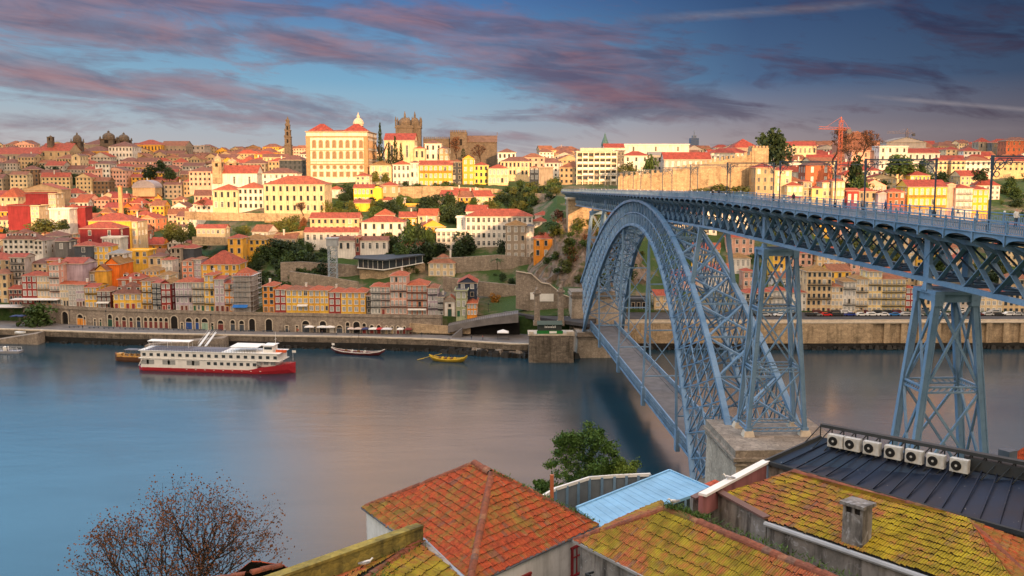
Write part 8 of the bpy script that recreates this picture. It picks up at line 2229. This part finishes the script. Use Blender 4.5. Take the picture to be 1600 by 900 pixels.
wall_window(wp[0], wp[1], .36, 1.55, .85, 1.35, r0, (.08, .03, .03)); wall_window(wp[1], wp[2], .40, 1.5, .85, 1.35, r0, (.25, .03, .03)); wall_window(wp[1], wp[2], .84, 1.35, .75, 1.5, r0, (.25, .02, .03), 'pane_pale')
tufts('roof_grass', [B + Vector((0, 0, .12)), R0 + Vector((0, 0, .12))], 260, r0, 4, .09, (.04, .16))
mb = MB(); p = G(863, 757, 40.6); mb.tube(p + Vector((0, .6, -1.2)), p + Vector((0, .6, .35)), .11, .11, 10); rel(mb, r0).build('flue_pipe', M['obj'], r0, (.38, .13, .06))
# --- mossy parapet and roof, lower left of it
r0 = empty('parapet_house', G(600, 890, 40)); tag(r0, 'low mossy roof with yellow-green parapet wall, bottom centre-left', 'house')
P0, P1 = G(430, 906, 43.2), G(661, 824, 43.0)
d = (P1 - P0).normalized(); P0 = P0 - d * 3
wall_below('parapet', [P0, P1], 2.2, M['wallmoss'], r0, None, .34)
mb = MB(); mb.beam(P0 + Vector((-.14, .1, .05)), P1 + Vector((-.14, .1, .05)), .46, .12); rel(mb, r0).build('coping', M['wallmoss'], r0)
q0, q1, q2 = G(655, 846, 42.1), G(520, 936, 42.1), G(656, 842, 42.0)
g1, g2 = G(661, 843, 41.9), G(735, 915, 40.6)
e0, e1 = P1 + Vector((.1, -.25, -.75)), P0 + Vector((.1, -.25, -.75))
tiles('roof_slope', [q0, q1, e1, e0], ((q0 + q1) / 2, (e0 + e1) / 2), [M['moss_tile'], M['flat_dark']], r0, .12, .45, 11)
tiles('roof_slope', [G(640, 990, 40.6), g2, q0, q1], (g2, q0), [M['moss_tile'], M['flat_dark']], r0, .12, .45, 12)
ridge('ridge', q1, q0, r0, .3, 7)
mb = MB(); mb.tube(g1, g2, .1, .1, 8); rel(mb, r0).build('gutter', M['obj'], r0, (.25, .30, .38))
wall_below('wall', [q1, q0, g2], 8, M['grime'], r0)
tufts('roof_grass', [q0, q1, G(600, 900, 41.8), G(560, 905, 42)], 500, r0, 8, .35, (.05, .22))
# --- little red roofs at the bottom left
r0 = empty('low_house', G(395, 905, 41)); tag(r0, 'small red tiled roof corner at the bottom left edge, beside the parapet', 'house')
a, b, c, e = G(328, 902, 40.5), G(392, 893, 41.6), G(441, 881, 41.6), G(448, 893, 40.6)
tiles('roof_slope', [G(320, 930, 39.2), G(470, 925, 39.4), c, b], (G(395, 926, 39.3), (b + c) / 2), [M['red_tile_near'], M['flat_dark']], r0, .13, .45, 14); ridge('ridge', b, c, r0, .26, 9); ridge('ridge', a, b, r0, .22, 10)
wall_below('wall', [G(320, 930, 39.1), G(470, 925, 39.3)], 5, M['grime'], r0)
# --- large mossy roof, lower right of centre
r0 = empty('mossy_house', G(1000, 860, 38)); tag(r0, 'grey house under a large moss-yellow tile roof, bottom right of centre', 'house')
A = G(1042, 793, 43); Lc = G(897, 843, 40); Fc = G(1034, 782, 40.4)
rd = G(1300, 901, 43) - A; rd.z = 0; rd.normalize(); E1 = A + rd * 14; nrm = Vector((-rd.y, rd.x, 0))
if nrm.x > 0: nrm = -nrm
run = (Lc - A).dot(nrm); Le = Lc; Le2 = Lc + rd * 15.5
mt = [M['moss_tile'], M['flat_dark']]
tiles('roof_slope', [Le, Le2, E1, A], ((Le + Le2) / 2, (A + E1) / 2), mt, r0, .12, .50, 21)
tiles('roof_slope', [Fc, Le, A], ((Fc + Le) / 2, A), mt, r0, .12, .46, 22)
Re = A - nrm * .75 + Vector((0, 0, -.55)); Re2 = E1 - nrm * .75 + Vector((0, 0, -.55))
tiles('roof_slope', [Re, Re2, E1, A], (Re, A), mt, r0, .12, .46, 23)
ridge('ridge', A, E1, r0, .34, 15); ridge('hip_ridge', A, Le, r0, .30, 16, 'ridge')
cen = (Le + E1) / 2
wp = [Fc + Vector((0, 0, -.2)), Le + (rd * .2 - nrm * .2) + Vector((0, 0, -.14)), Le2 - nrm * .2 + Vector((0, 0, -.14))]
wall_below('wall', wp, 9, M['grime'], r0)
mb = MB(); mb.beam(Le + Vector((0, 0, -.05)), Le2 + Vector((0, 0, -.05)), .22, .12); rel(mb, r0).build('eave_board', M['obj'], r0, (.30, .30, .30))
for t, dr in ((.105, 1.0), (.105, 1.75)):
    mb = MB(); c = Le.lerp(Le2, t) + nrm * .1 + Vector((0, 0, -dr)); mb.beam(c, c + nrm * .45, .08, .08); mb.beam(c + nrm * .45, c + nrm * .45 + rd * .35, .1, .14); rel(mb, r0).build('bracket', M['rail'], r0)
tufts('roof_grass', [A + Vector((0, 0, .1)), A - nrm * .4 + rd * 2, E1 - nrm * .5], 900, r0, 9, .16, (.05, .2)); tufts('valley_grass', [Re, Re2], 1100, r0, 10, .16, (.08, .26))
# --- long grey wall house with the yellow mossy roof and chimney
r0 = empty('chimney_house', G(1300, 850, 40)); tag(r0, 'grey stained wall house with yellow mossy roof and square chimney, lower right', 'house')
T0, T1 = G(1240, 736, 44.2), G(1512, 812, 44.2)
d = (T1 - T0); d.z = 0; d.normalize(); nn = Vector((d.y, -d.x, 0))
if nn.y > 0: nn = -nn
E0 = G(1198, 812, 42.2); E1_ = G(1466, 902, 42.2); W0 = G(1115, 768, 42.6); hipL = G(1128, 776, 42.3)
mt = [M['moss_tile2'], M['flat_dark']]
EE = E0 + (E1_ - E0) * 1.45
tiles('roof_slope', [E0, EE, T1, T0, hipL], (E0.lerp(EE, .4), T0.lerp(T1, .5)), mt, r0, .12, .36, 31)
F1 = G(1640, 860, 42.3); tiles('roof_slope', [EE, F1, T1], ((EE + F1) / 2, T1), [M['red_tile_near'], M['flat_dark']], r0, .12, .38, 32)
B0, B1 = G(1226, 722, 42.5), G(1640, 850, 42.8)
tiles('roof_slope', [T0 - nn * 1.6 + Vector((0, 0, -.7)), T1 - nn * 1.6 + Vector((0, 0, -.7)), T1, T0], (T0 - nn * 1.6 + Vector((0, 0, -.7)), T0), mt, r0, .12, .36, 33)
ridge('ridge', T0, T1, r0, .3, 21); ridge('hip_ridge', T0, hipL, r0, .28, 22); ridge('hip_ridge', T1, EE.lerp(F1, .35), r0, .3, 23)
Wl = G(1083, 780, 42.3)
wall_below('wall', [Wl, W0 + Vector((0, 0, .12)), E0 + (E0 - W0).normalized() * -.05 + Vector((0, 0, .06))], 7.5, M['grime'], r0)
wall_below('wall', [E0 + Vector((.02, 0, -.22)), EE + Vector((0, 0, -.22))], 7.5, M['grime'], r0)
mb = MB(); mb.beam(Wl + Vector((0, 0, .06)), W0 + Vector((0, 0, .16)), .42, .1); mb.beam(W0 + Vector((0, 0, .16)), E0 + Vector((0, 0, .1)), .42, .1); rel(mb, r0).build('coping', M['obj'], r0, (.14, .08, .07))
mb = MB(); mb.tube(E0 + nn * .12 + Vector((0, 0, -.16)), EE + nn * .12 + Vector((0, 0, -.16)), .13, .13, 8); rel(mb, r0).build('gutter', M['obj'], r0, (.34, .35, .37))
p0, p1 = G(1098, 776, 43.0), G(1198, 723, 43.0)
wall_below('white_parapet', [p0, p1], 1.0, M['plaster'], r0, (.30, .12, .12), .22)
mb = MB(); mb.beam(p0 + Vector((0, .1, .05)), p1 + Vector((0, .1, .05)), .42, .12); rel(mb, r0).build('white_coping', M['white'], r0)
c0 = G(1338, 845, 42.5); ct = U(1340, 800, c0.y).z; mb = MB(); a = math.atan2(d.y, d.x)
mb.box((c0.x, c0.y, (c0.z + ct) / 2 - .3), (.95, .72, ct - c0.z + .6), 0, a); mb.box((c0.x, c0.y, ct + .38), (1.15, .95, .14), 0, a)
for q in (-.4, 0, .4): mb.box((c0.x + q * math.cos(a), c0.y + q * math.sin(a), ct + .14), (.14, .7, .34), 0, a)
mb.box((c0.x, c0.y, ct + .1), (.8, .6, .34), 1, a); rel(mb, r0).build('chimney', [M['grime'], M['flat_dark']], r0)
c = E0.lerp(E1_, .33) + nn * .06; mb = MB(); mb.box((c.x, c.y, c.z - 1.75), (1.55, .16, .3), 0, a); rel(mb, r0).build('metal_box', M['obj'], r0, (.55, .57, .62))
# --- dark sheet-metal roof with air-conditioning units
r0 = empty('metal_roofed_house', G(1400, 760, 41)); tag(r0, 'building with long dark blue standing-seam metal roof behind the mossy chimney house', 'building')
a0, a1 = G(1196, 722, 43), G(1660, 851, 43); b0, b1 = G(1284, 683, 45.2), G(1660, 757, 45.2); c0 = G(1244, 736, 42.9)
mb = MB(); mb.face([a0, a1, b1, b0]); n = (a1 - a0).cross(b0 - a0).normalized(); n = n if n.z > 0 else -n
NS = 17
for k in range(NS + 1):
    p, q = a0.lerp(a1, k / NS), b0.lerp(b1, k / NS)
    if k == 0: pass
    mb.beam(p + n * .02, q + n * .02, .045, .07)
rel(mb, r0).build('metal_roof', M['seam'], r0)
mb = MB(); mb.beam(a0 + n * .03, b0 + n * .03, .2, .2); mb.beam(a0, a1, .2, .2); mb.beam(b0 + n * .05 + Vector((0, 0, .62)), b1 + n * .05 + Vector((0, 0, .62)), .35, .16)
for k in range(19): p = b0.lerp(b1, k / 18) + n * .05 + (a0 - b0) * .02; mb.beam(p, p + Vector((0, 0, .62)), .05, .05); p2 = b0.lerp(b1, k / 18) + (a0 - b0) * .36; mb.beam(p2, p + Vector((0, 0, .62)), .045, .045)
rel(mb, r0).build('ridge_frame', M['rail'], r0)
mb = MB(); mb.prism([b0 + Vector((0, 0, -.1)), b1 + Vector((0, 0, -.1)), b1 + Vector((.2, 1.2, -1.2)), b0 + Vector((.2, 1.2, -1.2))], (0, 0, -.12)); rel(mb, r0).build('back_slope', M['seam'], r0)
ce = b0.lerp(b1, .66); mb = MB(); q0, q1 = b0.lerp(b1, .66) - (b0 - a0) * .10, b0.lerp(b1, 1.0) - (b0 - a0) * .10
mb.prism([q0 + n * .05, q1 + n * .05, q1 + n * .05 + Vector((0, 0, .55)), q0 + n * .05 + Vector((0, 0, .55))], (.3, .8, 0)); rel(mb, r0).build('louvre_box', M['rail'], r0)
wall_below('wall', [a0 + Vector((.1, .1, -.1)), a1 + Vector((.1, .1, -.1))], 6, M['grime'], r0); wall_below('wall', [b0 + Vector((.2, 1.0, -1.1)), a0 + Vector((.1, .1, -.1))], 6, M['grime'], r0)
def ac_mesh():
    mb = MB(); mb.box((0, 0, .36), (.92, .36, .72), 0)
    mb.box((-.12, -.185, .36), (.62, .02, .62), 0)
    Kk = 18
    mb.face([(-.12 + .27 * math.cos(2 * math.pi * k / Kk), -.2, .36 + .27 * math.sin(2 * math.pi * k / Kk)) for k in range(Kk)], 1)
    for k in range(5):
        rr = .06 + .05 * k
        for j in range(Kk):
            t0, t1 = 2 * math.pi * j / Kk, 2 * math.pi * (j + 1) / Kk; mb.beam((-.12 + rr * math.cos(t0), -.215, .36 + rr * math.sin(t0)), (-.12 + rr * math.cos(t1), -.215, .36 + rr * math.sin(t1)), .012, .012, 2)
    mb.face([(-.12 + .07 * math.cos(2 * math.pi * k / 10), -.222, .36 + .07 * math.sin(2 * math.pi * k / 10)) for k in range(10)], 0)
    for x in (-.3, .3): mb.box((x, 0, -.06), (.08, .4, .12), 2)
    mb.box((.38, -.19, .40), (.12, .03, .5), 0)
    return mb.mesh('air_conditioner', [plain('off_white_enamel', (.50, .50, .48), .5, 0, .25, 2.5), M['flat_dark'], M['rail']])
acm = ac_mesh(); az = math.atan2((b1 - b0).y, (b1 - b0).x)
for i, px in enumerate((1307, 1333, 1363, 1396, 1429, 1463, 1499)):
    t = (px - 1284) / (1660 - 1284); D0 = b0.y + (b1.y - b0.y) * (t * 1.12 if t < .8 else t)
    yy = lerp_tab([(1307, 708), (1333, 714), (1363, 720), (1396, 729), (1429, 738), (1463, 745), (1499, 753)], px)
    line = None; best = 1e9
    for k in range(400):
        p = b0.lerp(b1, k / 399) + (a0 - b0) * .27; e = abs(proj(p)[0] - px)
        if e < best: best = e; line = p
    o = put('air_conditioner', acm, None, line + n * .06 + Vector((0, 0, .12)), az, None, (.9, .9, .88))
    tag(o, 'white air-conditioning unit with dark fan on the metal roof, %s from the left' % ORD[i], 'air conditioner', 'air conditioners on the dark metal roof')
# --- pale blue sheet roof of the station and its glazed terrace
r0 = empty('station', UZ(1000, 790, 30)); tag(r0, 'low station building with flat pale blue sheet roof by the water', 'building')
q = [UZ(901, 793, 30), UZ(941, 824, 29.6), UZ(1110, 763, 30), UZ(1046, 735, 30.4)]
mb = MB(); mb.prism(q, (0, 0, -.35)); uu, vv = q[3] - q[0], q[1] - q[0]
for k in range(1, 16): mb.beam(q[0].lerp(q[3], k / 16) + Vector((0, 0, .02)), q[1].lerp(q[2], k / 16) + Vector((0, 0, .02)), .03, .015)
mb.beam(q[0] + Vector((0, 0, .05)), q[3] + Vector((0, 0, .05)), .25, .18); mb.beam(q[2] + Vector((0, 0, .05)), q[3] + Vector((0, 0, .05)), .25, .18); rel(mb, r0).build('roof', M['bluesheet'], r0)
wall_below('wall', [p - Vector((0, 0, .3)) for p in (q[0], q[1], q[2], q[3])], 9, M['pane'], r0); mb = MB()
for k in range(9): p = q[1].lerp(q[2], k / 8) - Vector((0, 0, .35)); mb.beam(p, p - Vector((0, 0, 5)), .25)
rel(mb, r0).build('column', M['steel'], r0)
r0 = empty('glazed_terrace', UZ(930, 770, 26)); tag(r0, 'curved glass screen with blue posts and white top rail beside the blue roof', 'glass screen')
tp = [UZ(848, 776, 30.4), UZ(868, 764, 30.4), UZ(921, 747, 30.4), UZ(960, 744, 30.4), UZ(1016, 741.5, 30.4)]
mb = MB()
for p, s in zip(tp, tp[1:]): mb.beam(p, s, .3, .35)
rel(mb, r0).build('top_rail', M['white'], r0); mb = MB()
for p, s in zip(tp, tp[1:]): 
    dn = Vector((0, 0, -3.6)); mb.hexa([p + dn, s + dn, s + dn + Vector((0, .06, 0)), p + dn + Vector((0, .06, 0)), p, s, s + Vector((0, .06, 0)), p + Vector((0, .06, 0))])
rel(mb, r0).build('glass', plain('grey_glass', (.16, .19, .22), .2, 0, .25, .4, .6), r0)
mb = MB(); pl = []
for (p, s), n_ in zip(zip(tp, tp[1:]), (1, 3, 2, 3)):
    for k in range(n_): pl.append(p.lerp(s, k / n_))
for p in pl + [tp[-1]]: mb.beam(p + Vector((0, -.12, 0)), p + Vector((0, -.12, -4.2)), .32, .25)
rel(mb, r0).build('post', M['steel'], r0)
mb = MB(); 
for k in (1, 2, 3): mb.beam(tp[2].lerp(tp[4], .2 * k) + Vector((0, .5, -2.6)), tp[2].lerp(tp[4], .2 * k + .17) + Vector((0, .5, -2.3)), .12, .2)
rel(mb, r0).build('inner_rail', M['flat_dark'], r0)
# --- small red hut beside the stone pier and red roofs at the right edge
h0 = UZ(1130, 757, 24); r0 = empty('hut', Vector((h0.x, h0.y, 14)), R(35)); tag(r0, 'tiny red-roofed hut in front of the stone bridge pier', 'hut')
mb = MB(); mb.box((0, 1.4, 4.2), (2.6, 2.8, 10)); mb.build('wall', M['plaster'], r0, (.50, .44, .40)); mb = MB(); roof_shape(mb, 'hip', 2.6, 2.8, 9.2, 1.1, .35); mb.build('roof', [M['tile'], M['trim'], M['plaster']], r0, (.50, .10, .05), uv=True)
r0 = empty('red_roofed_house', UZ(1560, 735, 31)); tag(r0, 'house with bright red ribbed roof and skylights behind the near pier, right edge', 'house')
A1, A2, B1_, B2_ = UZ(1498, 713, 32.4), UZ(1560, 730, 31.8), UZ(1490, 745, 29), UZ(1575, 762, 29)
tiles('roof_slope', [B1_, B2_, A2, A1], (B1_, A1), [M['red_tile_near'], M['flat_dark']], r0, .2, .5, 41)
A3 = UZ(1610, 692, 34); B3_ = UZ(1660, 765, 29.5); tiles('roof_slope', [B2_, B3_, A3, A2], ((B2_ + B3_) / 2, (A2 + A3) / 2), [plain('new_red_tile', (.42, .075, .03), .8, 0, .3, 1.5), M['flat_dark']], r0, .2, .5, 42)
mb = MB(); p = UZ(1574, 719, 33); mb.box((p.x, p.y, p.z + .5), (1.5, 1.4, 1.5), 0, .5); rel(mb, r0).build('dormer_box', M['obj'], r0, (.08, .10, .13))
mb = MB(); mb.beam(UZ(1582, 737, 32.2), UZ(1604, 722, 32.9), .9, .16); rel(mb, r0).build('skylight', M['obj'], r0, (.55, .60, .64))
wall_below('wall', [B1_ - Vector((0, 0, .1)), B2_ - Vector((0, 0, .1)), B3_ - Vector((0, 0, .1))], 8, M['plaster'], r0, COL['pale'])
# --- gulls
def gull(p, yaw, lab):
    mb = MB(); r_ = [(-.20, .02, .03), (-.12, .07, .075), (0, .095, .10), (.10, .085, .095), (.17, .05, .07)]
    o = empty('gull', p, yaw); tag(o, lab, 'gull'); pts = []
    mb = MB(); n = 10; rings = [(-.30, .10, .012), (-.2, .115, .045), (-.08, .13, .08), (.05, .15, .085), (.14, .18, .06), (.18, .235, .045), (.21, .27, .05), (.25, .275, .035), (.275, .268, .012)]
    for x, z, rr in rings:
        for k in range(n): t = 2 * math.pi * k / n; mb.v.append((x, rr * .85 * math.cos(t), z + rr * math.sin(t)))
    for i in range(len(rings) - 1):
        for k in range(n): a = i * n; mb.f.append((a + k, a + (k + 1) % n, a + n + (k + 1) % n, a + n + k)); mb.m.append(0); mb.c.append(1)
    mb.f.append(tuple(range(n - 1, -1, -1))); mb.m.append(0); mb.c.append(1)
    for y in (-.035, .035): mb.tube((.02, y, -.02), (.03, y, .09), .008, .008, 4, 2)
    mb.tube((.27, 0, .266), (.33, 0, .25), .012, .004, 5, 2)
    for y in (-.038, .038): mb.tube((.245, y, .285), (.245, y * 1.1, .285), .008, .008, 5, 3)
    for sy in (-1, 1): mb.hexa([(-.36, sy * .03, .12), (.12, sy * .075, .12), (.12, sy * .09, .14), (-.36, sy * .04, .13), (-.34, sy * .02, .16), (.1, sy * .07, .225), (.1, sy * .085, .22), (-.34, sy * .03, .17)], 1)
    mb.build('body', [M['white'], plain('gull_wing', (.32, .34, .38), .7), M['obj'], M['flat_dark']], o, (.5, .25, .05), smooth=True)
gull(G(573, 884, 42.35) , R(20), 'grey and white gull sitting on the mossy roof, lower left of centre')
gull(A_ := (A + Vector((0, 0, .22))) if False else G(1052, 788, 43.4), R(200), 'white gull standing at the top of the large mossy roof')
gull(G(1138, 750, 43.1), R(160), 'gull standing on the white parapet coping before the stone pier')
bpy.context.view_layer.update()
